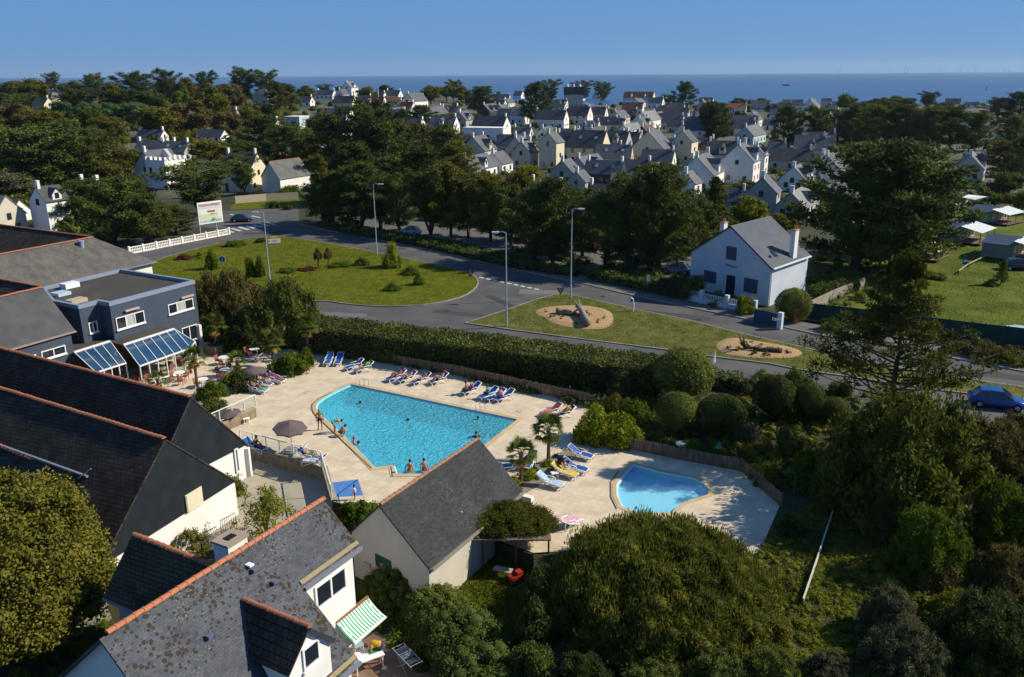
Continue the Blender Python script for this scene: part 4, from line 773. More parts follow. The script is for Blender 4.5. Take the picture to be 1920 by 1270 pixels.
c = (R0 + R1) / 2 + D.normalized() * 1.2 - ax * .35; chimney(o, Vector((c.x, c.y, 4.7)), .95, .55, 3.6, ang, WHITE)
c = (L0_ * .55 + A0 * .45) + D * .35; chimney(o, Vector((c.x, c.y, c.z - .5)), .9, .55, 2.3, ang, WHITE)
dn = (R0 - A0).normalized(); rn_ = D.normalized().cross(dn); rn_ = rn_ if rn_.z > 0 else -rn_
for x, y, s_ in ((1450, 477, (1.1, .7, .06)), (1443, 483, (.35, .3, .15))):
    c = onplane(x, y, A0, rn_); M3 = Matrix((D.normalized(), dn, rn_)).transposed(); put(MB().box(c + rn_ * .14, (s_[1], s_[0], s_[2]), rot=M3), 'skylight', DARKGL, o)
gutter(o, R0 + ax * .38 - Vector((0, 0, .12)), R1 + ax * .38 - Vector((0, 0, .12)), WPAINT, .09); gutter(o, Vector((R0.x, R0.y, 0)) + ax * .08 + D.normalized() * .12, R0 + ax * .08 + D.normalized() * .12, WPAINT, .05, 'downpipe')
for a_, b_ in ((A0, R0), (A0, L0_)): put(MB().bar(a_ + pn * .14 + Vector((0, 0, .02)), b_ + pn * .14 + (b_ - a_).normalized() * .3 + Vector((0, 0, .02)), .06, .16), 'bargeboard', mat('dark_barge', (.03, .03, .035)), o)
winpx(o, R0, ax, (1478, 508), (1483, 516), 1, sill=False) if False else None
# front garden wall with white picket panels
o = thing('garden_wall', 'low white garden wall with picket panels before the white gabled house', 'wall', P(1266, 557)); p0 = Vector(o.location); q = [Vector(p) for p in pxs([(1266, 557), (1315, 570), (1362, 580), (1414, 590)])]
put(MB().box((0, 0, 0), (.01, .01, .01)), 'anchor', WHITE, o) if False else None
for i in range(3):
    a_, b_ = q[i], q[i + 1]; put(MB().bar(a_ + Vector((0, 0, .35)), b_ + Vector((0, 0, .35)), .2, .7), 'base_wall', BWALL, o)
    L_ = (b_ - a_).length; k = int(L_ / .22); mb = MB(); d = (b_ - a_) / k
    for j in range(1, k): mb.box(a_ + d * j + Vector((0, 0, 1.05)), (.1, .03, .68), math.atan2(d.y, d.x))
    mb.bar(a_ + Vector((0, 0, .85)), b_ + Vector((0, 0, .85)), .04, .07); mb.bar(a_ + Vector((0, 0, 1.25)), b_ + Vector((0, 0, 1.25)), .04, .07); put(mb, 'picket_panel', BWALL, o)
for p in q: put(MB().box(p + Vector((0, 0, .85)), (.45, .45, 1.7), ang), 'pillar', BWALL, o)
o = thing('blue_wall', 'low blue wall, house shade painted in, and gate pillar at the white house corner', 'wall', P(1440, 596)); BPW = mat('blue_house_shade', (.035, .065, .13), rough=.6)  # blue wall colour darkened to carry the shade of the house
put(MB().bar(P(1414, 591, .75), P(1462, 602, .75), .15, 1.5), 'panel', BPW, o); put(MB().box(P(1463, 602, .9), (.5, .5, 1.9), ang), 'pillar', BWALL, o)
tx = bpy.data.curves.new('lettering', 'FONT'); tx.body = 'DEPT'; tx.size = .45; tx.extrude = .01; to = bpy.data.objects.new('lettering', tx); COL.objects.link(to); tx.materials.append(WPAINT); to.parent = o
dd = (P(1462, 602) - P(1424, 594)).normalized(); to.rotation_euler = (PI / 2, 0, math.atan2(dd.y, dd.x)); to.location = P(1448, 600, 1.35) - wl(o) + Vector((dd.y, -dd.x, 0)) * .10
# ================================================================== CAMP CABINS
def cabin(label, x, y, wpx_, k=1., canopy=True):
    b = P(x, y); s = wpx_ / pxm(b); fd = (P(x + wpx_, y + wpx_ * .13) - b).normalized(); dd = Vector((-fd.y, fd.x, 0)); w_ = (P(x + wpx_, y + wpx_ * .13) - b).length; D_ = 7.5 * k; h = 2.3 * k; hr_ = 3.1 * k
    o = thing('camp_cabin', label, 'cabin', b, 0, 'camp cabins with white canopies'); z = Vector((0, 0, 1)); CW = mat('cabin_grey', (.24, .26, .26), (.21, .23, .235), sc=.6)
    q = MB().add([b + z * .3, b + fd * w_ + z * .3, b + fd * w_ + z * h, b + z * h, b + dd * D_ + z * .3, b + fd * w_ + dd * D_ + z * .3, b + fd * w_ + dd * D_ + z * h, b + dd * D_ + z * h, b + dd * D_ / 2 + z * (hr_), b + dd * D_ / 2 + fd * w_ + z * hr_],
                  [(0, 1, 2, 3), (1, 5, 6, 9, 2), (4, 0, 3, 8, 7), (5, 4, 7, 6), (3, 2, 9, 8), (8, 9, 6, 7)]); put(q, 'wall', CW, o)
    CR = mat('cabin_roof_blue', (.045, .07, .105), rough=.5)
    slope(o, b + dd * D_ / 2 + z * hr_, b + dd * D_ / 2 + fd * w_ + z * hr_, b + fd * w_ + z * h, b + z * h, CR, .2, .2); slope(o, b + dd * D_ / 2 + z * hr_, b + dd * D_ / 2 + fd * w_ + z * hr_, b + fd * w_ + dd * D_ + z * h, b + dd * D_ + z * h, CR, .2, .2)
    TIM = mat('warm_timber', (.42, .26, .14), (.34, .2, .11), sc=4); sx = 3.4 * k
    put(MB().bar(b + fd * (w_ + .03) + dd * .3 + z * 1.3, b + fd * (w_ + .03) + dd * (D_ - .3) + z * 1.3, .04, 1.9), 'timber_front', TIM, o)
    for j in range(3): window(o, b + fd * (w_ + .06) + dd * (1.5 + j * 2.2) + z * 1.35, fd, 1.2, 1.6, 1, sill=False)
    q = MB(); q.box(b + fd * (w_ + sx / 2) + dd * D_ / 2 + z * .35, (sx, D_, .12), math.atan2(fd.y, fd.x)); put(q, 'deck_floor', WOODF, o)
    if canopy:
        a = b + fd * w_ + dd * .2 + z * (hr_ - .1); c = b + fd * w_ + dd * (D_ - .2) + z * (hr_ - .1)
        put(MB().slab([a, a + fd * sx - z * .7, c + fd * sx - z * .7, c], .05), 'canopy', mat('canopy_white', (.62, .66, .66), (.56, .6, .6), sc=3), o)
    for j in range(3): put(MB().bar(b + fd * (w_ + sx - .2) + dd * (.3 + j * (D_ - .6) / 2), b + fd * (w_ + sx - .2) + dd * (.3 + j * (D_ - .6) / 2) + z * (hr_ - .85), .1, .1), 'post', TIM, o)
    for j in range(2): put(MB().bar(b + fd * (w_ + sx) + dd * .1 + z * (.75 + .35 * j), b + fd * (w_ + sx) + dd * D_ + z * (.75 + .35 * j), .04, .08), 'rail', WOODF, o)
    return o
cabin('nearest grey camp cabin at the right edge, blue roof and white canopy', 1838, 484, 56, 1.)
cabin('middle grey camp cabin with a teal window and white canopy', 1751, 452, 45, .95)
cabin('farthest grey camp cabin behind the board fence with white canopy', 1812, 416, 42, .92)
cabin('camp cabin mostly behind the huge cypress, its deck steps on the lawn', 1690, 486, 30, .8)
# ================================================================== ORDINAL LABELS
REG = {}
def reg(group, x, o, desc, where): REG.setdefault(group, []).append((x, o, desc, where))
ORD = 'first second third fourth fifth sixth seventh eighth ninth tenth eleventh twelfth thirteenth fourteenth fifteenth sixteenth seventeenth eighteenth nineteenth twentieth'.split()
def ordn(i):
    if i < 20: return ORD[i]
    t = {2: 'twenty', 3: 'thirty', 4: 'forty', 5: 'fifty'}; n = i + 1
    return (t[n // 10] + '-' + ORD[n % 10 - 1]) if n % 10 else {30: 'thirtieth', 40: 'fortieth', 50: 'fiftieth'}[n]
def finish_labels():
    for g, l in REG.items():
        l.sort(key=lambda t: t[0])
        for i, (x, o, desc, where) in enumerate(l):
            if len(l) == 1: o['label'] = f'{desc} {where}'
            else: o['label'] = f'{desc}, {ordn(i)} from the left {where}'; o['group'] = g
# ================================================================== VILLAGE HOUSES
WM = dict(w=WHITE, c=CREAM, b=BEIGE, g=GREYW, k=BLACKW, t=TEALW)
WN_ = dict(w='white', c='cream', b='beige', g='grey', k='black', t='pale teal')
RM = dict(s=mat('village_slate', (.062, .070, .085), (.092, .098, .110), sc=.4, rough=.55, spec=.4), r=ROOFRED, d=mat('village_slate_dark', (.045, .048, .055), (.07, .072, .08), sc=.4, rough=.6), p=mat('village_slate_pale', (.15, .155, .16), (.20, .20, .20), sc=.4, rough=.6), m=mat('brown_tile', (.12, .06, .045), (.09, .05, .04), sc=.5, rough=.8))
RN_ = dict(s='slate', r='orange tiled', d='dark slate', p='pale slate', m='brown tiled')
ROWS = dict(hill='on the wooded hill at left', shore='in the farthest seaward roofs', mid='in mid-village', front='in the front village row', left='behind the trees left of the roundabout', right='beyond the camp at right')
HB = 0
rngH = random.Random(7)
def house(row, x0, x1, yb, yr, ty='R', wall='w', roof='s', opt=''):
    """x0..x1, foot and ridge as seen; ty R: ridge across the view, lit gable right; F: gable towards us, lit long side right"""
    b = G((x0 + x1) / 2, yb); s = pxm(b); h = hgt(b.x, b.y, yr) - b.z; h = max(4.5, min(h, 15)); wp_ = (x1 - x0) / s
    if ty == 'R': th = math.radians(-20 + rngH.uniform(-5, 5)); Wd = min(h * .95, wp_ * 1.2); L_ = max(Wd * .9, (wp_ - Wd * math.sin(-th)) / math.cos(th))
    elif ty == 'F': th = math.radians(62 + rngH.uniform(-5, 5)); Wd = min(h * 1.0, wp_ * .75); L_ = max(Wd * .9, (wp_ - Wd * math.sin(th)) / math.cos(th)); L_ = min(L_, 17)
    else: th = math.radians(-20); Wd = 7; L_ = wp_ * .9
    he = h - Wd / 2 * (1.0 if ty != 'H' else .75); he = max(h * .35, he)
    o = thing('village_house', None, 'house', (b.x, b.y, b.z - .3), th); hx, hy = L_ / 2, Wd / 2; mw = WM[wall]
    if ty == 'B':
        mb = MB(); mb.box((0, 0, h / 2), (L_, Wd, h)); mb.build('wall', mw, o); MB().box((0, 0, h + .15), (L_ + .3, Wd + .3, .3)).build('roof', WHITE, o); he = h
    elif ty == 'H':
        MB().box((0, 0, he / 2), (L_, Wd, he)).build('wall', mw, o); r = L_ * .12; e = .35
        MB().add([(-hx - e, -hy - e, he), (hx + e, -hy - e, he), (hx + e, hy + e, he), (-hx - e, hy + e, he), (-r, 0, h), (r, 0, h)], [(0, 1, 5, 4), (1, 2, 5), (2, 3, 4, 5), (3, 0, 4), (3, 2, 1, 0)]).build('roof', RM[roof], o)
    else:
        MB().add([(-hx, -hy, 0), (-hx, hy, 0), (-hx, hy, he), (-hx, 0, h - .12), (-hx, -hy, he), (hx, -hy, 0), (hx, hy, 0), (hx, hy, he), (hx, 0, h - .12), (hx, -hy, he)],
                 [(4, 3, 2, 1, 0), (5, 6, 7, 8, 9), (0, 5, 9, 4), (2, 7, 6, 1), (4, 9, 8, 3), (3, 8, 7, 2)]).build('wall', mw, o)
        e = .3; g = .12; dz = e * (h - he) / hy; q = MB()
        q.slab([Vector((-hx - g, 0, h)), Vector((-hx - g, -hy - e, he - dz + .1)), Vector((hx + g, -hy - e, he - dz + .1)), Vector((hx + g, 0, h))], .12)
        q.slab([Vector((hx + g, 0, h)), Vector((hx + g, hy + e, he - dz + .1)), Vector((-hx - g, hy + e, he - dz + .1)), Vector((-hx - g, 0, h))], .12)
        ro = q.build('roof', RM[roof], o)
        if 'n' not in opt:
            cx = (hx - .5) * (1 if ty == 'R' else -1)
            MB().box((cx, 0, h + .35), (.5, .75, 1.5)).build('chimney', WHITE if wall != 'c' else CREAM, ro)
            if rngH.random() < .2 or '2' in opt: MB().box((-cx, 0, h + .35), (.5, .75, 1.5)).build('chimney', WHITE if wall != 'c' else CREAM, ro)
        for k in range(opt.count('d')):
            nd = opt.count('d'); x = (k - (nd - 1) / 2) * L_ * .45; zt_ = he + (h - he) * .62; y0 = -hy - .02; dwid = 1.7
            dm = MB().add([(x - dwid / 2, y0, he - .3), (x + dwid / 2, y0, he - .3), (x + dwid / 2, y0, zt_ - .5), (x, y0, zt_ + .5), (x - dwid / 2, y0, zt_ - .5), (x - dwid / 2, -.2, he - .3), (x + dwid / 2, -.2, he - .3), (x + dwid / 2, -.2, zt_ - .5), (x, -.2, zt_ + .5), (x - dwid / 2, -.2, zt_ - .5)],
                          [(0, 1, 2, 3, 4), (1, 6, 7, 2), (5, 0, 4, 9)]).build('dormer', mw, o)
            qq = MB(); qq.slab([Vector((x, y0 - .15, zt_ + .58)), Vector((x - dwid / 2 - .2, y0 - .15, zt_ - .62)), Vector((x - dwid / 2 - .2, 0, zt_ - .62)), Vector((x, 0, zt_ + .58))], .08); qq.slab([Vector((x, 0, zt_ + .58)), Vector((x + dwid / 2 + .2, 0, zt_ - .62)), Vector((x + dwid / 2 + .2, y0 - .15, zt_ - .62)), Vector((x, y0 - .15, zt_ + .58))], .08); qq.build('dormer_roof', RM[roof], dm)
            MB().box((x, y0 - .02, zt_ - .7), (.8, .05, 1.0)).build('window', DARKGL, dm)
        if 'k' in opt:
            for x in (-.2, .25):
                t = .45; y = -hy * t; z = h - (h - he) * t + .12; sl_ = math.atan2(h - he, hy)
                MB().box((x * L_, y, z), (.8, 1.1, .08), rot=Matrix.Rotation(sl_, 3, 'X')).build('skylight', mat('skylight_glass', (.25, .32, .40), rough=.1), ro)
    # windows
    nst = 2 if he > 4.3 else 1; nw = max(1, min(4, int(L_ / 3.2)))
    wm_ = DARKGL if 'r' not in opt else mat('red_shutter', (.35, .03, .03), rough=.6)
    for st in range(nst):
        z = 1.6 + 2.6 * st
        if z + .6 > he: continue
        for i in range(nw): x = (i - (nw - 1) / 2) * L_ / nw; q = MB(); q.box((x, -hy - .02, z - (0 if (i or st) else .3)), (.95, .08, 1.2 if (i or st) else 1.9)); q.build('window' if (i or st) else 'door', wm_, o)
    gx = hx * (1 if ty in 'RH' else -1); gx += .02 * (1 if gx > 0 else -1)
    for yy, z in ((0, he * .95),) + (((-hy * .5, 1.7), (hy * .45, 1.7)) if Wd > 5 else ()):
        if z < h - 1.2: MB().box((gx, yy, z), (.08, .9, 1.15)).build('window', DARKGL, o)
    ds = f'{WN_[wall]} house with {RN_[roof]} roof' + (' and dormers' if 'd' in opt else ''); reg(f'{ds}, {ROWS[row]}', (x0 + x1) / 2, o, ds, ROWS[row])
    return o
for a in [
 ('shore', 1070, 1098, 195, 174, 'F', 'w'), ('shore', 1110, 1128, 191, 168, 'F', 'w'), ('shore', 1028, 1062, 208, 193, 'R', 'w', 's'), ('shore', 962, 984, 190, 170, 'R', 'w'), ('shore', 1018, 1034, 194, 181, 'R', 'w'),
 ('shore', 1168, 1228, 194, 170, 'R', 'c', 'm', 'dd'), ('shore', 1182, 1212, 201, 184, 'F', 'w'), ('shore', 1213, 1246, 203, 182, 'R', 'w'), ('shore', 1165, 1208, 214, 191, 'R', 'w', 'm'), ('shore', 1360, 1400, 212, 193, 'R', 'w', 'r'), ('shore', 1405, 1438, 207, 188, 'R', 'g', 's'),
 ('shore', 1465, 1505, 207, 186, 'R', 'w', 's', '2'), ('shore', 1505, 1540, 208, 187, 'F', 'w'), ('shore', 1550, 1570, 206, 190, 'R', 'w', 's'), ('shore', 1772, 1800, 196, 184, 'R', 'g', 'd'), ('shore', 1808, 1834, 202, 192, 'R', 'w', 'd'), ('shore', 592, 632, 186, 168, 'R', 'w'), ('shore', 630, 655, 187, 166, 'F', 'w'),
 ('shore', 643, 672, 184, 152, 'F', 'w', 'p', 'd'), ('shore', 700, 726, 189, 172, 'R', 'w'), ('shore', 722, 756, 190, 168, 'R', 'w', 's', '2'), ('shore', 725, 766, 198, 181, 'R', 'w', 'r'), ('shore', 755, 802, 203, 173, 'F', 'w'), ('shore', 670, 700, 196, 178, 'R', 'c'), ('shore', 560, 590, 200, 180, 'R', 'w'),
 ('shore', 925, 958, 192, 176, 'R', 'b', 'd', '2'), ('shore', 940, 966, 200, 184, 'F', 'w'), ('shore', 898, 934, 216, 190, 'R', 'w', 'd'), ('shore', 928, 956, 214, 195, 'F', 'w'), ('shore', 1252, 1285, 212, 192, 'R', 'w', 's'), ('shore', 1305, 1340, 212, 194, 'R', 'b', 's'), ('shore', 1440, 1470, 226, 203, 'R', 'w', 's'),
 ('mid', 625, 672, 205, 178, 'R', 'c', 'd'), ('mid', 610, 665, 230, 202, 'R', 'w', 's'), ('mid', 680, 716, 214, 192, 'R', 'c', 's'), ('mid', 770, 852, 228, 199, 'F', 'w', 's', '2'), ('mid', 805, 862, 250, 216, 'R', 'w', 's', 'd'), ('mid', 850, 890, 236, 206, 'F', 'b', 's'), ('mid', 720, 765, 222, 200, 'F', 'w', 's'), ('mid', 760, 800, 246, 222, 'R', 'w', 's'), ('mid', 650, 692, 246, 222, 'R', 'b', 's'),
 ('mid', 884, 958, 254, 216, 'R', 'w', 'd'), ('mid', 868, 956, 262, 243, 'B', 'w'), ('mid', 960, 988, 232, 199, 'R', 'w', 'p'), ('mid', 1000, 1067, 240, 205, 'R', 'w', 'd', '2'), ('mid', 1062, 1112, 233, 198, 'R', 'w', 'd'), ('mid', 1106, 1141, 231, 199, 'R', 'w', 'd'), ('mid', 1138, 1184, 232, 206, 'F', 'b', 's'),
 ('mid', 1180, 1246, 240, 207, 'F', 'w', 'p'), ('mid', 1150, 1212, 252, 230, 'F', 'w', 'p'), ('mid', 1225, 1293, 232, 200, 'R', 'w', 'd'), ('mid', 1238, 1284, 242, 214, 'R', 'b', 's'), ('mid', 1278, 1332, 268, 217, 'R', 'w', 's', '2'), ('mid', 1365, 1422, 248, 215, 'R', 'w', 's', '2'), ('mid', 1372, 1442, 268, 233, 'F', 't', 's'), ('mid', 1430, 1462, 244, 222, 'R', 'w', 's'),
 ('mid', 1470, 1528, 265, 236, 'R', 'w', 'p'), ('mid', 1524, 1570, 270, 228, 'R', 'w', 'r'), ('mid', 960, 1000, 262, 236, 'R', 'w', 's'), ('mid', 1004, 1046, 262, 236, 'F', 'w', 's'), ('mid', 1044, 1090, 262, 240, 'R', 'w', 's'), ('mid', 1096, 1140, 258, 236, 'F', 'w', 'd'), ('mid', 540, 576, 240, 226, 'B', 't'), ('mid', 566, 612, 276, 254, 'R', 'g', 'p'), ('mid', 1560, 1600, 246, 214, 'R', 'w', 'd'),
 ('front', 960, 1012, 314, 262, 'F', 'b', 's', 'd'), ('front', 1010, 1058, 316, 245, 'F', 'c', 's'), ('front', 1045, 1084, 298, 246, 'R', 'c', 'd'), ('front', 1062, 1146, 306, 242, 'R', 'c', 'd', '2k'), ('front', 1140, 1178, 292, 243, 'R', 'g', 'd', 'd'), ('front', 1180, 1264, 306, 242, 'F', 'c', 's'), ('front', 1256, 1308, 304, 242, 'F', 'c', 'd'),
 ('front', 1160, 1204, 288, 245, 'R', 'g', 'd'), ('front', 1030, 1092, 345, 296, 'F', 'g', 's'), ('front', 1062, 1112, 356, 317, 'F', 'g', 's'), ('front', 1092, 1176, 346, 298, 'R', 'k', 's', 'k'), ('front', 1095, 1166, 398, 342, 'R', 'w', 'd', '2'), ('front', 1262, 1364, 354, 286, 'F', 'w', 's', 'd'), ('front', 1262, 1316, 364, 318, 'F', 'w', 's'),
 ('front', 1320, 1388, 312, 262, 'R', 'b', 'd', 'd'), ('front', 1345, 1426, 342, 266, 'F', 'w', 's', 'dr'), ('front', 1395, 1440, 328, 270, 'F', 'w', 's', 'd'), ('front', 1390, 1465, 402, 326, 'F', 'g', 's'), ('front', 1452, 1532, 354, 306, 'F', 'w', 's', 'dd'), ('front', 1440, 1545, 404, 350, 'F', 'g', 'p', 'd'), ('front', 1440, 1470, 304, 264, 'R', 'c', 's'), ('front', 1356, 1400, 394, 352, 'R', 'g', 's'),
 ('front', 864, 932, 304, 252, 'F', 'b', 's', 'd'), ('front', 905, 962, 324, 282, 'F', 'w', 's'), ('front', 852, 932, 334, 288, 'F', 'w', 's', 'd'), ('front', 930, 976, 288, 250, 'R', 'g', 's'), ('front', 958, 1010, 372, 338, 'R', 'g', 's'), ('front', 1014, 1062, 384, 340, 'R', 'g', 'd'), ('front', 1186, 1240, 346, 312, 'R', 'g', 'd'),
 ('left', 258, 316, 266, 245, 'R', 'w', 's', '2'), ('left', 255, 342, 296, 262, 'R', 'w', 's', '2'), ('left', 300, 366, 302, 263, 'R', 'g', 's', '2k'), ('left', 228, 292, 316, 290, 'R', 'w', 's'), ('left', 368, 432, 268, 241, 'R', 'w', 's', 'n'), ('left', 260, 345, 350, 278, 'F', 'g', 's'), ('left', 420, 500, 356, 284, 'R', 'c', 'd', '2'), ('left', 70, 135, 432, 345, 'F', 'w', 'd', 'd'), ('left', 8, 60, 300, 252, 'R', 'w', 's'), ('left', 90, 130, 292, 262, 'F', 'w', 's'),
 ('left', 6, 50, 414, 376, 'R', 'w', 's', 'n'), ('left', -40, 36, 440, 362, 'R', 'b', 'p', 'n'), ('left', 145, 200, 372, 345, 'R', 'w', 's'), ('left', 10, 48, 352, 326, 'R', 'w', 's'),
 ('hill', 66, 100, 209, 182, 'R', 'c', 'd'), ('hill', 40, 62, 204, 188, 'R', 'w', 's'), ('hill', 426, 450, 226, 204, 'R', 'g', 's'), ('hill', 480, 516, 207, 165, 'H', 'b', 's'), ('hill', 486, 530, 250, 222, 'R', 'b', 'd'),
 ('right', 1772, 1856, 338, 284, 'F', 'b', 's', 'd'), ('right', 1800, 1846, 322, 286, 'R', 'c', 'd'), ('right', 1780, 1850, 242, 210, 'R', 'w', 'd'), ('right', 1845, 1880, 256, 240, 'R', 'w', 'r'), ('right', 1758, 1794, 374, 332, 'F', 'c', 's', 'n')]:
    house(*a)
rh = random.Random(21); done = [(t[0], 0) for t in []]; taken = [(a_, y_) for a_, y_ in []]
hs_ = [(o.location.x, o.location.y) for o in COL.objects if o.name.startswith('village_house')]; nadd = 0
for _ in range(900):
    if nadd > 62: break
    x, y = rh.uniform(540, 1560), rh.uniform(196, 372); 
    if x < 860 and (y > 262 or x < 600): continue
    if x < 1000 and y > 330: continue
    b = G(x, y); s_ = pxm(b)
    if min((b.x - q[0]) ** 2 + (b.y - q[1]) ** 2 for q in hs_) < 11.5 ** 2: continue
    hs_.append((b.x, b.y)); nadd += 1; hp = rh.uniform(5.2, 8.2) * s_; wp2 = rh.uniform(8, 13) * s_
    house('mid' if y < 300 else 'front', x - wp2 / 2, x + wp2 / 2, y, y - hp * .97, rh.choice('RRF'), rh.choice('wwwwgbk'), rh.choice('sssddpm'), rh.choice(['', 'd', 'dd', 'k', '']))
# nearer white gabled house, built by its corners
hr, he = 7.2, 3.6; R0, L0_, R1 = P(525, 336, he), P(491, 330, he), P(580, 326, he)
R0, L0_, R1 = P(525, 337, he), P(490, 331, he), P(581, 328, he); A0 = P(505, 306, hr); A0 = (R0 + L0_) / 2; A0.z = hr; A1 = A0 + (R1 - R0)
o = thing('village_house', 'near white gabled house with plain grey slate roof beside the round hedge', 'house', Vector((A0.x, A0.y, 0)))
gsolid(o, A0, L0_, R0, A1, L0_ + R1 - R0, R1, 0, WHITE); slope(o, A0, A1, R1, R0, SLATE2, .2, .2); slope(o, A0, A1, L0_ + R1 - R0, L0_, SLATE2, .2, .2)
ridge_tiles(o, A0 + Vector((0, 0, .1)), A1 + Vector((0, 0, .1)), .5, .14)
# crenellated white tower house
b = G(316, 352); s = pxm(b); o = thing('tower_house', 'white crenellated flat tower with arched pediment among the trees at left', 'tower', (b.x, b.y, b.z), math.radians(-28)); w_ = 52 / s; h = hgt(b.x, b.y, 298) - b.z
MB().box((0, 0, h / 2), (w_, w_ * .9, h)).build('wall', WHITE, o)
for i in range(5):
    for sx, sy in ((1, 0), (-1, 0), (0, 1), (0, -1)): k = (i - 2) / 2; MB().box((sx * w_ / 2 * .96 + (k * w_ * .46 if sx == 0 else 0), sy * w_ * .45 * .96 + (k * w_ * .42 if sy == 0 else 0), h + .35), (.7, .7, .7)).build('merlon', WHITE, o)
MB().add([(-w_ * .35, 0, h), (w_ * .35, 0, h), (0, 0, h + 2.4), (-w_ * .35, 1, h), (w_ * .35, 1, h), (0, 1, h + 2.4)], [(0, 1, 2), (5, 4, 3), (0, 2, 5, 3), (1, 4, 5, 2)]).build('pediment', GREYW, o)
for x in (-.25, .25): MB().box((x * w_, -w_ * .45 - .02, h * .6), (.9, .08, 1.8)).build('window', DARKGL, o)
MB().box((w_ / 2 + .02, 0, h * .35), (.08, .9, 1.6)).build('window', DARKGL, o)
# turret
b = G(106, 208); o = thing('turret', 'slender turret with pointed slate roof beside the hill villa', 'turret', (b.x, b.y, b.z)); h1 = hgt(b.x, b.y, 184) - b.z; h2 = hgt(b.x, b.y, 165) - b.z; w_ = 20 / pxm(b)
MB().box((0, 0, h1 / 2), (w_ * .8, w_ * .8, h1), .4).build('wall', CREAM, o); MB().lathe([(w_ * .62, 0), (w_ * .3, (h2 - h1) * .5), (.05, h2 - h1)], (0, 0, h1), 4).build('roof', SLATE, o)
# dark flat building with vents far off
b = G(1075, 200); o = thing('flat_roofed_building', 'dark flat-roofed block with three white roof vents between the seafront cypresses', 'building', (b.x, b.y, b.z)); s = pxm(b); h = hgt(b.x, b.y, 163) - b.z
MB().box((0, 0, h * .3), (34 / s, 9, h * .6)).build('wall', GREYW, o); MB().box((0, 0, h * .8), (36 / s, 9.4, h * .4)).build('upper_storey', BLACKW, o)
for k in (-1, 0, 1): MB().lathe([(1, 0), (.9, 1.5), (.2, 2)], (k * 5, 0, h), 8).build('roof_vent', WHITE, o)
# ================================================================== TREES
rg = np.random.default_rng(5)
def np_mesh(name, V, Q, tint, T=None):
    me = bpy.data.meshes.new(name); nq = len(Q); nt_ = 0 if T is None else len(T); me.vertices.add(len(V)); me.vertices.foreach_set('co', V.astype(np.float32).ravel())
    loops = Q.ravel() if T is None else np.concatenate([Q.ravel(), T.ravel()]); me.loops.add(len(loops)); me.loops.foreach_set('vertex_index', loops.astype(np.int32))
    me.polygons.add(nq + nt_); st = np.concatenate([np.arange(nq) * 4, nq * 4 + np.arange(nt_) * 3]).astype(np.int32); me.polygons.foreach_set('loop_start', st)
    me.update(calc_edges=True); me.validate(); at = me.attributes.new('tint', 'FLOAT', 'FACE')
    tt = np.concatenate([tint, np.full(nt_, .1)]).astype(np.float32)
    if len(at.data) == len(tt): at.data.foreach_set('value', tt)
    return me
def unit(n): v = rg.normal(size=(n, 3)); return v / np.linalg.norm(v, axis=1, keepdims=True)
TANG = .75
def leaves(C, D, w_, l_, tang=None):
    tang = TANG if tang is None else tang
    n = len(C); D = D / np.linalg.norm(D, axis=1, keepdims=True); sel = rg.uniform(size=n) < tang; E_ = np.cross(D, unit(n)); E_ /= np.linalg.norm(E_, axis=1, keepdims=True) + 1e-9; Nn = D.copy(); D = np.where(sel[:, None], E_, D); s = np.where(sel[:, None], np.cross(D, Nn), np.cross(D, unit(n))); s /= np.linalg.norm(s, axis=1, keepdims=True) + 1e-9
    k = rg.uniform(.7, 1.3, (n, 1)); w_ = w_ * k; l_ = l_ * k
    V = np.stack([C, C + D * l_ * .5 + s * w_ / 2, C + D * l_, C + D * l_ * .5 - s * w_ / 2], 1).reshape(-1, 3)
    return V, np.arange(4 * n).reshape(-1, 4)
def clumps(cs, rs, per, w_, l_, up=.2, outw=.6, rnd=.8, shell=.55, tang=None):
    cs = np.array(cs, float); rs = np.array(rs, float); 
    if rs.ndim == 1: rs = np.repeat(rs[:, None], 3, 1)
    n = len(cs); C = []; D = []; T = []
    for i in range(n):
        m_ = int(per * (per > 1 and 1)) if np.isscalar(per) else int(per[i]); u = unit(m_); r = rg.uniform(shell, 1, (m_, 1)); C.append(cs[i] + u * r * rs[i]); D.append(u * outw + unit(m_) * rnd + np.array([0, 0, up])); T.append(np.clip(rg.uniform(0, 1) * .5 + rg.uniform(0, .5, m_), 0, 1))
    C = np.concatenate(C); D = np.concatenate(D); T = np.concatenate(T); V, Q = leaves(C, D, w_, l_, tang); return V, Q, T
def core_arrays(cs, rs, k=.8):
    mb = MB()
    for i, (c, r) in enumerate(zip(cs, rs)):
        r = r if hasattr(r, '__len__') else (r, r, r); mb.ico(c, 1, 1, .15, i, (r[0] * k, r[1] * k, r[2] * k))
    return np.array(mb.v), np.array(mb.f)
def crown(name, cs, rs, per, w_, l_, k=.72, **kw):
    V, Q, T = clumps(cs, rs, per, w_, l_, **kw)
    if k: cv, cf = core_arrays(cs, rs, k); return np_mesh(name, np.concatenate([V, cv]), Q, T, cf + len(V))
    return np_mesh(name, V, Q, T)
def limbs(name, paths):
    mb = MB()
    for pts, r0, r1 in paths: n = len(pts); mb.tube(pts, [r0 + (r1 - r0) * i / (n - 1) for i in range(n)], 6)
    return mb.mesh(name, True)
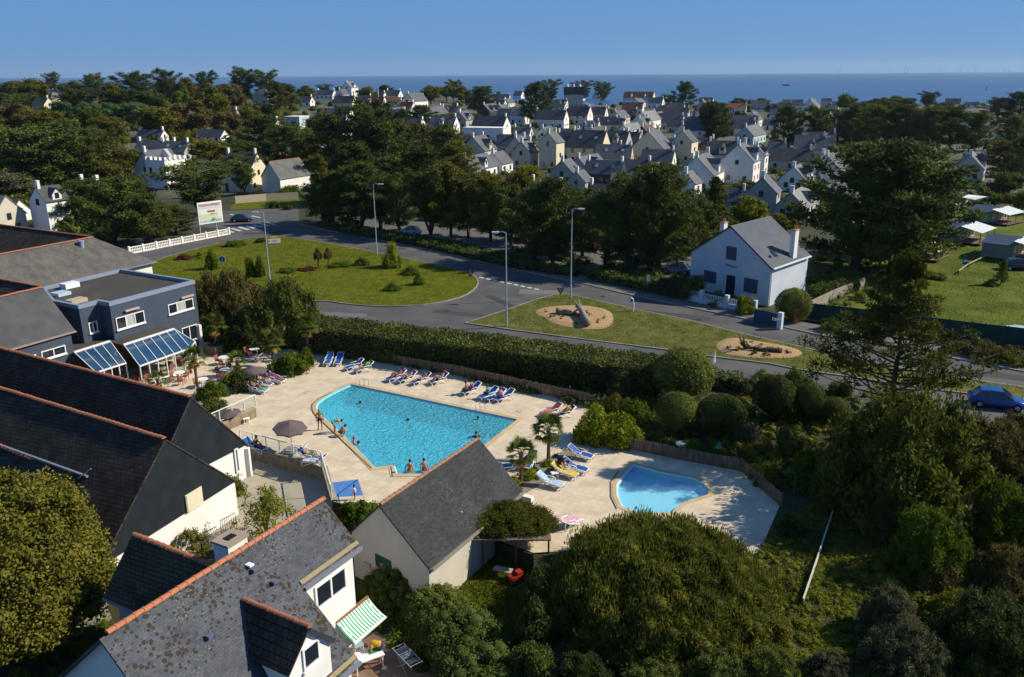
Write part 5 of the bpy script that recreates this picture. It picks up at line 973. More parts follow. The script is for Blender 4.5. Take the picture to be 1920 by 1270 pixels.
def mk_cyp(seed, flat=False, h=12., nb=30):
    """Monterey cypress: forked trunk, plates of foliage in tiers, broad top"""
    rd = random.Random(seed); cs = []; rs = []; paths = []
    lean = Vector((rd.uniform(-.06, .06), rd.uniform(-.06, .06), 1)); top = Vector((lean.x * h, lean.y * h, h * .93))
    paths.append(([(0, 0, -.3), lean * h * .2, lean * h * .55, tuple(top)], .36, .07))
    for f in range(rd.randint(1, 3)):
        a = rd.uniform(0, 2 * PI); q = Vector((math.cos(a), math.sin(a), 0)); paths.append(([(0, 0, .2), q * h * .06 + Vector((0, 0, h * .18)), q * h * .14 + Vector((0, 0, h * .45)), q * h * .2 + Vector((0, 0, h * .72))], .26, .07))
    for i in range(nb):
        t = (i + .5) / nb; z = h * ((.10 + .86 * t) if not flat else (.22 + .74 * t)); a = i * 2.4 + rd.uniform(-.5, .5)
        pr = (math.sin(PI * (.24 + t * .68)) ** .9 * (1.05 - .25 * t)) if not flat else (.25 + .85 * t ** .6) * (1 if t < .85 else .75)
        R = h * .40 * pr * rd.uniform(.65, 1.15); s0 = lean * z * .85; e = Vector((math.cos(a) * R + lean.x * z, math.sin(a) * R + lean.y * z, z + R * .18))
        paths.append(([s0, (s0 + e) / 2 + Vector((0, 0, -.15)), e], .10, .03))
        for k in (.5, .8, 1.05):
            p = s0.lerp(e, k) + Vector((rd.uniform(-.4, .4), rd.uniform(-.4, .4), rd.uniform(-.1, .5))); r = h * .074 * rd.uniform(.65, 1.35) * (1.15 if k < 1 else .85)
            cs.append(tuple(p)); rs.append((r * 1.3, r * 1.3, r * .55))
    cs.append(tuple(top)); rs.append((h * .08, h * .08, h * .06))
    return crown('cypress_crown', cs, rs, 125, .17, .42, k=.4, up=.35, outw=.7, rnd=.55, shell=.4, tang=.55), limbs('cypress_trunk', paths)
def mk_con(seed, h=12.):
    rd = random.Random(seed); cs = []; rs = []; paths = [([(0, 0, -.2), (0, 0, h * .5), (0, 0, h * .97)], .26, .03)]
    for i in range(44):
        t = (i + .5) / 44; z = h * (.1 + .88 * t); a = i * 2.4; R = h * .26 * (1.05 - t) ** .8 * rd.uniform(.6, 1.15); e = Vector((math.cos(a) * R, math.sin(a) * R, z + R * .15)); paths.append(([(0, 0, z - .1), e], .06, .02))
        cs += [tuple(e * .55 + Vector((0, 0, z * .45))), tuple(e)]; r = h * .055 * (1.2 - t) * rd.uniform(.8, 1.3) + .2; rs += [(r, r, r * .75)] * 2
    return crown('conifer_crown', cs, rs, 85, .15, .38, k=.45, up=.5, outw=.6, rnd=.5, tang=.4), limbs('conifer_trunk', paths)
def mk_round(seed, h=10.):
    rd = random.Random(seed); cs = []; rs = []; c0 = Vector((0, 0, h * .56)); paths = [([(0, 0, -.2), (.1, 0, h * .3), (0, .1, h * .55)], .28, .12)]
    for i in range(46):
        u = Vector((rd.gauss(0, 1), rd.gauss(0, 1), rd.gauss(.15, .9))).normalized(); R = rd.uniform(.55, 1.0); p = c0 + Vector((u.x * h * .36 * R, u.y * h * .36 * R, u.z * h * .36 * R)); cs.append(tuple(p)); r = h * rd.uniform(.09, .15); rs.append((r, r, r * .85))
        if i < 8: paths.append(([(0, 0, h * .35), tuple(p)], .1, .03))
    return crown('tree_crown', cs, rs, 150, .24, .36, k=.6, up=.2, outw=.6, rnd=.7, shell=.6), limbs('tree_trunk', paths)
def mk_bush(seed, n=22, leaf=.05):
    rd = random.Random(seed); cs = []; rs = []
    for i in range(n):
        u = Vector((rd.gauss(0, 1), rd.gauss(0, 1), abs(rd.gauss(0, 1)))).normalized(); R = rd.uniform(.45, .78); cs.append((u.x * R, u.y * R, u.z * R)); r = rd.uniform(.22, .36); rs.append((r, r, r))
    cs.append((0, 0, .3)); rs.append((.6, .6, .5))
    return crown('bush_crown', cs, rs, 200, leaf, leaf * 1.7, k=.6, up=.3, outw=.7, rnd=.6, shell=.7)
CYP = [mk_cyp(i) for i in range(4)] + [mk_cyp(10 + i, True) for i in range(3)]
CON = [mk_con(i) for i in range(2)]; RO = [mk_round(i) for i in range(4)]; BU = [mk_bush(i) for i in range(4)]
def mk_ball():
    n = 9500; u = unit(n); u[:, 2] = np.abs(u[:, 2]) * np.where(rg.uniform(size=n) < .75, 1, -1); k = 1 + .035 * np.sin(u[:, 0] * 9) * np.sin(u[:, 1] * 8 + 1) + rg.uniform(-.05, .03, n); C = u * k[:, None]; C[:, 2] += 1
    V, Q = leaves(C, u + unit(n) * .45, .045, .07, .9); cv, cf = core_arrays([(0, 0, 1)], [(1, 1, 1)], .9); return np_mesh('ball_crown', np.concatenate([V, cv]), Q, np.clip(rg.uniform(0, 1, n), 0, 1), cf + len(V))
BALL = mk_ball()
def mk_big(seed):
    rd = random.Random(seed); cs = []; rs = []
    for i in range(190):
        t = (i + .5) / 190; z = max(0, 1 - t * 1.02); rr = math.sqrt(max(0, 1 - z * z)); a = i * 2.4 + rd.uniform(-.2, .2); j = rd.uniform(.56, 1.02); cs.append((math.cos(a) * rr * j, math.sin(a) * rr * j, z * j)); r = rd.uniform(.07, .19); rs.append((r, r, r))
    return crown('big_bush_crown', cs + [(0, 0, .1)], rs + [(.72, .72, .65)], [170] * 190 + [100], .024, .052, k=.45, up=.6, outw=.6, rnd=.6, shell=.3, tang=.5)
BIG = [mk_big(1), mk_big(2)]
rt_ = random.Random(11)
TN = dict(cyp='layered dark cypress', flat='flat-topped dark cypress', con='conical dark conifer', round='round-crowned tree', bush='rounded bush')
CN = dict(cyp='', cypd='', oliv='olive green ', brown='bronze ', green='bright green ', lime='lime green ', grey='grey-green ', willow='soft green ', hedge='', privet='pale green ', pine='', red='purple-leaved ', palm='')
TREES_W = dict(hill='on the wooded hill', shore='on the seafront skyline', mid='among the village roofs', row='in the roadside row', back='in the grove behind the roadside row', left='left of the roundabout', right='between camp and shore road', camp='around the camp', front='in front of the village row')
def tree(row, kind, x, yb, yt, wpx, col='cyp', base=None, label=None):
    b = base or G(x, yb); s = pxm(b); h = hgt(b.x, b.y, yt) - b.z; wd = wpx / s
    cr, tk, uw, uh = dict(cyp=lambda: CYP[rt_.randrange(4)] + (9.2, 12.3), flat=lambda: CYP[4 + rt_.randrange(3)] + (9.8, 12.3), con=lambda: CON[rt_.randrange(2)] + (6.4, 12.2), round=lambda: RO[rt_.randrange(4)] + (9.2, 10.2))[kind]()
    o = thing({'cyp': 'cypress', 'flat': 'cypress', 'con': 'conifer', 'round': 'tree'}[kind], None, 'tree', b, rt_.uniform(0, 6.28)); sx = wd / uw; sz = h / uh
    link('trunk', tk, o, None, BARK, None, (sx, sx, sz)); link('crown', cr, o, None, LF[col], None, (sx, sx, sz))
    if label: o['label'] = label
    else:
        nm = TN[kind] if kind != 'round' else CN[col] + TN[kind]; nm = nm if len(nm.split()) < 5 else nm
        reg(f'{nm}s {TREES_W[row]}', x, o, nm, TREES_W[row])
    return o
def bush(row, x, yb, wpx, hpx, col='green', base=None, label=None, z=0, name='bush', mesh=None):
    if label and any(t in label for t in ('topiary', 'clipped dome', 'clipped round', 'dark ball', 'round clipped')): mesh = BALL
    if mesh is None and wpx >= 110 and yb > 600: mesh = BIG[int(x) % 2]
    b = base or (G(x, yb) if z == 0 else P(x, yb, z)); s = pxm(b); wd = wpx / s; h = max(.3, hgt(b.x, b.y, yb - hpx) - b.z)
    o = link(name, mesh or BU[rt_.randrange(4)], None, b, LF[col], (0, 0, rt_.uniform(0, 6.28)), (wd / 2 / .98, wd / 2 / .98, h / (2.0 if mesh is BALL else .98))); tag(o, label, 'bush')
    if not label: nm = CN[col] + 'rounded bush'; reg(f'{nm}es {TREES_W.get(row, row)}', x, o, nm, TREES_W.get(row, row))
    return o
HSH = lambda a: a if a[0] != 'hill' else a[:4] + (a[4] - max(0, (520 - a[2])) / 520 * 13 - 2,) + a[5:]
for a in [
 # wooded hill, skyline at left
 ('hill', 'flat', 15, 185, 168, 60), ('hill', 'round', 55, 205, 153, 90, 'oliv'), ('hill', 'flat', 101, 178, 148, 30), ('hill', 'round', 140, 190, 157, 60, 'oliv'), ('hill', 'flat', 180, 190, 149, 44), ('hill', 'round', 215, 215, 158, 60, 'oliv'), ('hill', 'flat', 258, 205, 144, 75, 'cypd'), ('hill', 'flat', 318, 200, 137, 48, 'cypd'),
 ('hill', 'round', 290, 215, 172, 60, 'cyp'), ('hill', 'round', 355, 205, 150, 60, 'oliv'), ('hill', 'flat', 388, 190, 139, 42, 'cypd'), ('hill', 'round', 430, 215, 153, 80, 'brown'), ('hill', 'flat', 460, 195, 131, 52, 'cypd'), ('hill', 'flat', 497, 195, 135, 50, 'cypd'), ('hill', 'round', 405, 235, 166, 80, 'oliv'), ('hill', 'round', 345, 215, 170, 46, 'green'),
 ('hill', 'round', 300, 262, 198, 88, 'oliv'), ('hill', 'round', 362, 255, 188, 90, 'brown'), ('hill', 'round', 120, 232, 196, 56, 'willow'), ('hill', 'round', 165, 232, 198, 56, 'willow'), ('hill', 'round', 212, 235, 198, 60, 'willow'), ('hill', 'round', 256, 235, 194, 56, 'willow'), ('hill', 'round', 30, 250, 202, 80, 'brown'), ('hill', 'round', 95, 265, 212, 80, 'oliv'),
 ('hill', 'round', 200, 272, 220, 90, 'oliv'), ('hill', 'flat', 230, 215, 176, 80, 'cypd'), ('hill', 'flat', 150, 215, 176, 80, 'cypd'), ('hill', 'round', 430, 262, 205, 70, 'brown'), ('hill', 'flat', 60, 195, 165, 60, 'cyp'), ('hill', 'cyp', 545, 205, 158, 50), ('hill', 'cyp', 523, 215, 152, 44, 'cypd'), ('hill', 'flat', 20, 215, 190, 80), ('hill', 'round', 180, 262, 205, 60, 'green'),
 ('hill', 'cyp', 300, 198, 160, 46, 'cypd'), ('hill', 'round', 470, 240, 196, 50, 'oliv'), ('hill', 'round', 575, 192, 162, 46, 'brown'), ('hill', 'round', 395, 215, 160, 60, 'brown'),
 # left of the roundabout
 ('left', 'flat', 85, 362, 232, 185, 'cyp'), ('left', 'flat', 148, 352, 250, 130), ('left', 'round', 235, 330, 268, 90, 'oliv'), ('left', 'cyp', 40, 330, 262, 80), ('left', 'cyp', 165, 425, 335, 110, 'cyp'), ('left', 'cyp', 215, 455, 330, 120, 'cyp'), ('left', 'cyp', 280, 456, 362, 95), ('left', 'flat', 378, 402, 306, 150), ('left', 'flat', 458, 368, 290, 60),
 ('left', 'round', 25, 375, 318, 110, 'grey'), ('left', 'round', 195, 345, 300, 90, 'oliv'), ('left', 'cyp', 120, 432, 372, 60), ('left', 'cyp', 245, 400, 330, 90), ('left', 'round', 395, 310, 252, 90, 'oliv'), ('left', 'round', 330, 345, 310, 60, 'oliv'), ('left', 'cyp', 330, 440, 385, 70), ('left', 'cyp', 470, 330, 262, 90), ('left', 'cyp', 540, 325, 232, 90),
 ('left', 'round', 0, 300, 235, 80, 'brown'), ('left', 'cyp', 495, 285, 215, 90, 'cypd'), ('left', 'cyp', 175, 300, 240, 100, 'cyp'),
 # the row along the road and parking
 ('row', 'con', 606, 418, 288, 72, 'oliv'), ('row', 'cyp', 622, 421, 318, 90), ('row', 'cyp', 652, 426, 308, 96), ('row', 'cyp', 678, 430, 300, 96), ('row', 'flat', 714, 430, 325, 100), ('row', 'cyp', 750, 434, 335, 84), ('row', 'flat', 808, 441, 312, 110), ('row', 'cyp', 846, 444, 300, 90, 'oliv'), ('row', 'cyp', 878, 446, 330, 80), ('row', 'cyp', 920, 452, 322, 96, 'oliv'), ('row', 'cyp', 958, 460, 345, 86),
 ('row', 'cyp', 1000, 494, 350, 120), ('row', 'cyp', 1036, 495, 328, 110), ('row', 'cyp', 1092, 480, 352, 100), ('row', 'cyp', 1134, 500, 352, 110), ('row', 'cyp', 1178, 508, 322, 120), ('row', 'cyp', 1232, 512, 302, 130), ('row', 'con', 1335, 470, 330, 80, 'cyp'), ('row', 'cyp', 1236, 512, 345, 100), ('row', 'cyp', 1270, 500, 350, 90), ('row', 'round', 1400, 440, 366, 90, 'lime'),
 ('row', 'round', 1462, 440, 398, 80, 'oliv'), ('row', 'con', 1130, 420, 352, 40, 'oliv'), ('row', 'cyp', 985, 452, 318, 84, 'oliv'), ('row', 'cyp', 1065, 470, 362, 90, 'oliv'), ('row', 'cyp', 1300, 480, 370, 80),
 ('back', 'cyp', 640, 345, 210, 100), ('back', 'flat', 700, 345, 190, 120, 'cypd'), ('back', 'cyp', 745, 350, 222, 110), ('back', 'round', 785, 330, 214, 80, 'brown'), ('back', 'cyp', 830, 340, 230, 90), ('back', 'round', 605, 265, 210, 72, 'brown'), ('back', 'cyp', 600, 330, 240, 90, 'oliv'), ('back', 'cyp', 670, 380, 262, 110, 'cypd'), ('back', 'cyp', 735, 385, 290, 110), ('back', 'cyp', 790, 390, 270, 90, 'cypd'),
 ('back', 'flat', 850, 232, 212, 66, 'oliv'), ('back', 'cyp', 790, 240, 196, 60), ('back', 'cyp', 860, 345, 262, 70, 'oliv'), ('back', 'cyp', 705, 300, 186, 80, 'cypd'), ('back', 'cyp', 570, 330, 262, 70), ('back', 'round', 745, 380, 330, 70, 'cyp'), ('back', 'cyp', 905, 400, 318, 80, 'oliv'),
 ('front', 'round', 1215, 345, 300, 70, 'oliv'), ('front', 'round', 990, 355, 302, 60, 'lime'), ('front', 'round', 1240, 340, 298, 50, 'brown'), ('front', 'cyp', 1190, 400, 330, 90), ('front', 'round', 1160, 395, 325, 50, 'green'), ('front', 'cyp', 1340, 268, 190, 62, 'cypd'), ('front', 'round', 1400, 366, 336, 50, 'cyp'), ('front', 'round', 1355, 380, 345, 60, 'cyp'), ('front', 'round', 1500, 306, 284, 50, 'oliv'), ('front', 'round', 1250, 420, 345, 90, 'cypd'),
 # skyline trees right of centre
 ('shore', 'round', 808, 196, 157, 50, 'oliv'), ('shore', 'round', 838, 192, 154, 44, 'oliv'), ('shore', 'flat', 850, 190, 150, 30), ('shore', 'round', 865, 195, 158, 44, 'oliv'), ('shore', 'cyp', 905, 216, 160, 66, 'cypd'), ('shore', 'cyp', 1003, 236, 152, 56, 'cypd'), ('shore', 'flat', 1032, 196, 150, 40, 'cypd'), ('shore', 'flat', 1093, 192, 152, 40, 'cypd'), ('shore', 'flat', 1130, 194, 154, 40, 'cypd'),
 ('shore', 'cyp', 1282, 208, 152, 44, 'cypd'), ('shore', 'round', 1250, 196, 175, 40, 'oliv'), ('shore', 'round', 1332, 222, 186, 52, 'green'), ('shore', 'round', 1385, 200, 182, 40, 'brown'), ('shore', 'round', 1420, 205, 181, 50, 'oliv'), ('shore', 'round', 1586, 214, 170, 46, 'green'), ('shore', 'round', 1668, 206, 176, 56, 'brown'), ('shore', 'flat', 1738, 205, 172, 38, 'cypd'), ('shore', 'round', 1702, 208, 180, 40, 'oliv'),
 ('shore', 'round', 690, 190, 160, 50, 'oliv'), ('shore', 'cyp', 722, 188, 159, 38, 'cypd'), ('shore', 'cyp', 1870, 220, 182, 60, 'cypd'), ('shore', 'cyp', 1905, 240, 170, 70, 'cypd'), ('shore', 'round', 640, 176, 160, 30, 'oliv'), ('shore', 'flat', 610, 178, 158, 30), ('shore', 'round', 1640, 206, 184, 40, 'brown'),
 # dark belt at right
 ('right', 'cyp', 1478, 278, 196, 60), ('right', 'flat', 1532, 278, 200, 64), ('right', 'cyp', 1600, 272, 190, 80), ('right', 'cyp', 1640, 278, 194, 80), ('right', 'cyp', 1690, 280, 192, 80), ('right', 'cyp', 1735, 282, 196, 70), ('right', 'cyp', 1780, 282, 196, 80), ('right', 'cyp', 1820, 284, 208, 66), ('right', 'cyp', 1570, 268, 205, 60), ('right', 'cyp', 1660, 265, 186, 80, 'cypd'), ('right', 'cyp', 1760, 262, 190, 70, 'cypd'),
 ('right', 'cyp', 1340, 270, 190, 66, 'cypd'), ('right', 'cyp', 1900, 300, 215, 60), ('right', 'cyp', 1880, 330, 262, 70, 'brown'), ('right', 'cyp', 1915, 350, 250, 60), ('camp', 'round', 1880, 372, 316, 80, 'cyp'), ('camp', 'round', 1915, 400, 350, 80, 'oliv'), ('camp', 'round', 1865, 388, 362, 50, 'green'), ('camp', 'round', 1745, 395, 370, 60, 'oliv'),
 ('camp', 'con', 1876, 534, 486, 26, 'green')]:
    tree(*HSH(a))
tree('camp', 'cyp', 1600, 508, 262, 230, 'cyp', label='huge dark cypress left half of the pair before the camp cabins')
tree('camp', 'cyp', 1672, 510, 256, 240, 'cyp', label='huge spreading dark cypress just left of the camp cabins')
tree('camp', 'cyp', 1690, 470, 290, 150, 'cyp', label='dark cypress overhanging the hidden camp cabin')
# ================================================================== HEDGES
def hedge(label, pts, wd, h, per, leaf, col, name='hedge', z0=0., cat='hedge', seed=0, lump=.18, kind=None, top=1.):
    """clipped hedge: dark core plus small leaves over front, back, top and ends"""
    p0 = Vector(pts[0]); pts = [Vector(p) - p0 for p in pts]; o = thing(name, label, cat, p0); C = []; D = []; mb = MB()
    for i in range(len(pts) - 1):
        a, b = pts[i], pts[i + 1]; d = b - a; L_ = d.length; d = d / L_; n = Vector((d.y, -d.x, 0)); k = int(per * L_ * (2 * h + wd))
        s = rg.uniform(0, L_, k); w2 = rg.uniform(0, 2 * h + wd, k); q = np.zeros((k, 3)); nn = np.zeros((k, 3))
        f = w2 < h; bk = w2 > h + wd; tp = ~f & ~bk; ny = np.where(f, 1., np.where(bk, -1., (h + wd / 2 - w2) / (wd / 2) * .5)); y = np.where(f, wd / 2, np.where(bk, -wd / 2, h + wd / 2 - w2)); z = np.where(f, w2, np.where(bk, 2 * h + wd - w2, h)) 
        lm = lump * (np.sin(s * 1.3 + seed) + np.sin(s * 2.9 + z * 2 + seed * 2) * .6 + rg.normal(size=k) * .5); z = z * (1 - .0) + np.where(tp, lm - .18 * (y / (wd / 2)) ** 4, 0); y = y + np.where(tp, 0, lm * ny) - np.where(tp, 0, ny * .25 * (z / h) ** 3)
        base = np.array(a)[None] + s[:, None] * np.array(d)[None] + y[:, None] * np.array(n)[None]; base[:, 2] += z
        nz = np.where(tp, 1., .35); C.append(base); D.append(ny[:, None] * np.array(n)[None] * .7 + np.array([0, 0, 1.])[None] * nz[:, None] + unit(k) * .75)
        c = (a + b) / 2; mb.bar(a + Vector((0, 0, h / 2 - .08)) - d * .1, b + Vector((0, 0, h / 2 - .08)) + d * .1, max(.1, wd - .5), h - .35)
    C = np.concatenate(C); D = np.concatenate(D); V, Q = leaves(C, D, leaf, leaf * 1.6); T = np.clip(rg.uniform(0, 1, len(C)) * .8 + .15 * np.sin(C[:, 0] * .9) , 0, 1)
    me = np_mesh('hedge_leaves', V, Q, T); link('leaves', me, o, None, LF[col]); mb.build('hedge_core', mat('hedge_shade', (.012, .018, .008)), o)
    return o
def shift(l, dy): return [Vector((p.x, p.y, p.z)) for p in l]
HP_ = [Vector(p) for p in [W(60.8, -57.5, 0), W(62.2, -48, 0), W(63.6, -38, 0), W(64.6, -29, 0), W(65.2, -21.5, 0)]]
hedge('very long thick clipped hedge between the pool fence and the side road', HP_, 4.4, 2.75, 62, .145, 'privet', seed=1, lump=.10)
hedge('continuation of the roadside hedge just right of the big topiary ball', [P(1325, 722), P(1390, 728)], 2.0, 1.3, 50, .14, 'hedge', seed=2)
hedge('clipped hedge with lit top along the pavement left of the white house', [P(1105, 524), P(1170, 537), P(1235, 552)], 1.2, 1.4, 40, .16, 'privet', seed=3)
hedge('dark clipped hedge beside the white picket garden wall', [P(1236, 552), P(1285, 560)], 1.6, 2.0, 40, .16, 'cypd', seed=4)
hedge('low dark hedge under the roadside cypresses', [P(640, 437), P(720, 450), P(800, 465), P(880, 483), P(960, 502), P(1080, 519)], 1.4, 1.0, 22, .2, 'cyp', seed=5)
hedge('sunlit garden hedge between the white house and the huge cypresses', [P(1518, 563), P(1560, 556), P(1605, 545)], 1.3, 1.6, 40, .16, 'green', seed=6)
hedge('hedge behind the camp board fence', [P(1715, 398), P(1760, 394), P(1800, 388)], 1.8, 1.6, 22, .22, 'green', seed=7)
hedge('clipped hedge in front of the cream cabin with teal doors', [P(1722, 380), P(1770, 378), P(1815, 384)], 1.6, 1.5, 22, .22, 'cyp', seed=8)
hedge('green climber hedge on the mesh fence beside the upper terrace', [P(505, 708), P(540, 695), P(580, 685)], .6, 1.5, 70, .11, 'green', seed=9)
# ================================================================== NEAR VEGETATION
def custom(name, label, cat, base, cs, rs, per, w_, l_, col, k=.7, trunk=None, kind=None, **kw):
    o = thing(name, label, cat, base) if trunk else None; me = crown(name + '_crown', cs, rs, per, w_, l_, k, **kw)
    if trunk: link('crown', me, o, None, LF[col]); link('trunk', limbs('trunk', trunk), o, None, BARK)
    else: o = link(name, me, None, base, LF[col]); tag(o, label, cat)
    if kind: o['kind'] = kind
    return o
def dome(rx, ry, rz, n, r, seed, zc=0., flat=.0, low=-.15):
    rd = random.Random(seed); cs = []; rs = []
    for i in range(n):
        t = (i + .5) / n; zz = low + (1 - low) * t; rr = math.sqrt(max(0, 1 - zz * zz)) if zz > 0 else 1; a = i * 2.399963; j = rd.uniform(.82, 1.02)
        cs.append((math.cos(a) * rr * rx * j, math.sin(a) * rr * ry * j, zc + max(zz, -.3) * rz * j)); q = r * rd.uniform(.75, 1.3); rs.append((q, q, q * .95))
    return cs, rs
def inner(cs, rs, rx, ry, rz, zc=0): cs.append((0, 0, zc)); rs.append((rx * .93, ry * .93, rz * .93)); return cs, rs
cs, rs = dome(5.9, 6.0, 3.75, 360, .66, 3)
per = [260] * len(cs); cs, rs = inner(cs, rs, 5.6, 5.7, 3.4); per.append(500)
custom('pine_shrub', 'huge domed pine shrub with upright candles filling the bottom centre', 'shrub', (7.55, 37.3, -.1), cs, rs, per, .055, .27, 'pine', k=.62, up=1.5, outw=.5, rnd=.35, shell=.3, tang=.15)
# holm oak bottom left
c = P(8, 1085, 2.6); cs, rs = dome(4.5, 4.6, 5.2, 260, .80, 5, low=-.8); per = [330] * len(cs); cs, rs = inner(cs, rs, 4.0, 4.1, 4.6); per.append(300)
cs = [(x, y, z + 3.9) for x, y, z in cs]; custom('holm_oak', 'large olive-brown evergreen oak in the bottom left corner', 'tree', (c.x, c.y, -1), cs, rs, per, .12, .17, 'oak', k=.5, trunk=[([(0, 0, 0), (0, 0, 1.5), (.2, 0, 3.5)], .45, .25)], up=.4, outw=.6, rnd=.7, shell=.35)
# sparse courtyard tree
c = P(500, 1015, -1); rd = random.Random(4); cs = []; rs = []; tr = []
for i in range(60): u = Vector((rd.gauss(0, 1), rd.gauss(0, 1), rd.gauss(.3, .8))).normalized() * rd.uniform(.3, 1.0); cs.append((u.x * 1.95, u.y * 1.95, 1.9 + u.z * 1.55)); rs.append((.42, .42, .42)); (i % 5 == 0) and tr.append(([(0, 0, .3), (u.x * .9, u.y * .9, 1.2 + u.z * .6), cs[-1]], .05, .015))
custom('courtyard_tree', 'sparse bright-leaved small tree standing in the paved courtyard', 'tree', (c.x, c.y, -1), cs, rs, 75, .075, .13, 'lime', k=0, trunk=[([(0, 0, 0), (0, 0, .8)], .09, .06)] + tr, up=.6, outw=.4, rnd=.8, shell=.1)
cs, rs = dome(1.25, 1.1, 1.5, 30, .38, 6); custom('shrub', 'wispy green shrub against the white wall below the louvred gable', 'shrub', P(352, 1038, -1), cs, rs, 110, .06, .13, 'oliv', k=.5, up=.9, shell=.2)
cs, rs = dome(1.6, .9, 1.5, 36, .42, 7); custom('shrub', 'dense glossy green bush under the blue screen', 'shrub', P(676, 985, -1), cs, rs, 150, .075, .11, 'green', k=.85, up=.6)
cs, rs = dome(1.9, 1.5, 1.6, 60, .5, 8); custom('shrub', 'variegated pale green shrub below the pool house gable', 'shrub', P(745, 1115, -1), cs, rs, 150, .07, .10, 'privet', k=.7, up=.5)
cs, rs = dome(1.9, 1.6, 1.7, 60, .5, 9); custom('shrub', 'pale green leafy shrub beside the garden lawn', 'shrub', P(822, 1165, -1), cs, rs, 150, .07, .10, 'privet', k=.7, up=.5)
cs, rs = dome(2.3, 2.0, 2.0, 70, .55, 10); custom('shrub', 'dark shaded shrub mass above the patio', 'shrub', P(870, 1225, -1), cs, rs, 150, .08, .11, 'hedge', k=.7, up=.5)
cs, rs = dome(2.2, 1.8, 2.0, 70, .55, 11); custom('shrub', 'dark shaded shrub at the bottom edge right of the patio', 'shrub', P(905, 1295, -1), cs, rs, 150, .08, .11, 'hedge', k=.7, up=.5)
cs, rs = dome(1.0, .8, 1.1, 20, .4, 12); custom('shrub', 'small palm-like shrub in front of the white corner pillar', 'shrub', P(430, 925, -1), cs, rs, 90, .08, .2, 'oliv', k=.6, up=.5)
# hedge-topped shelter
b = P(945, 1052, -1); cs = []; rs = []; rd = random.Random(3)
for i in range(120): a = rd.uniform(0, 6.28); r = math.sqrt(rd.random()); x = math.cos(a) * 3.1 * r; y = math.sin(a) * 1.7 * r; cs.append((x, y + .5, 2.55 + .45 * (1 - r * r) - .25 * (x / 3) + rd.uniform(-.12, .1))); rs.append((.5, .5, .32))
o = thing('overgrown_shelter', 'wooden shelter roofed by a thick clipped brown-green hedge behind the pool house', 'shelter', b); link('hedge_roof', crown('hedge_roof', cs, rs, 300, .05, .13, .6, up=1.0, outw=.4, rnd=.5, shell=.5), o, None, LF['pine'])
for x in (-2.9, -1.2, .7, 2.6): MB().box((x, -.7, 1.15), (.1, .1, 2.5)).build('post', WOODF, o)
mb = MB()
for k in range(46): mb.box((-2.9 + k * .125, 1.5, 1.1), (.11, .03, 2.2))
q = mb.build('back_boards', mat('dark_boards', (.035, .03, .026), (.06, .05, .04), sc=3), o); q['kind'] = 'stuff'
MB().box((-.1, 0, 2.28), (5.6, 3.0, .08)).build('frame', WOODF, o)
# garden tractor and white bench top in the shelter
o = thing('garden_mower', 'small red garden mower parked in shade under the overgrown shelter', 'mower', P(967, 1092, -1), .5); MB().box((0, 0, .35), (.8, .5, .3)).box((.2, 0, .58), (.35, .4, .2)).build('body', mat('mower_red', (.32, .03, .02), rough=.4), o)
for x in (-.3, .3):
    for y in (-.28, .28): MB().lathe([(.16, -.05), (.17, 0), (.16, .05)], (0, 0, 0), 10).build('wheel', mat('rubber', (.02, .02, .02)), o, (x, y, .17), rot=(PI / 2, 0, 0))
MB().tube([(-.35, -.2, .4), (-.8, -.2, .9), (-.8, .2, .9), (-.35, .2, .4)], .02).build('handle', mat('rubber', (.02, .02, .02)), o)
o = thing('bench', 'pale slatted bench in the shade of the overgrown shelter', 'bench', P(943, 1082, -1), -.35)
for k in range(4): MB().box((0, -.18 + k * .12, .5), (1.1, .09, .03)).build('slat', mat('pale_bench', (.45, .42, .36)), o)
for x in (-.45, .45): MB().box((x, 0, .24), (.06, .4, .48)).build('leg', mat('bench_leg', (.1, .09, .08)), o)
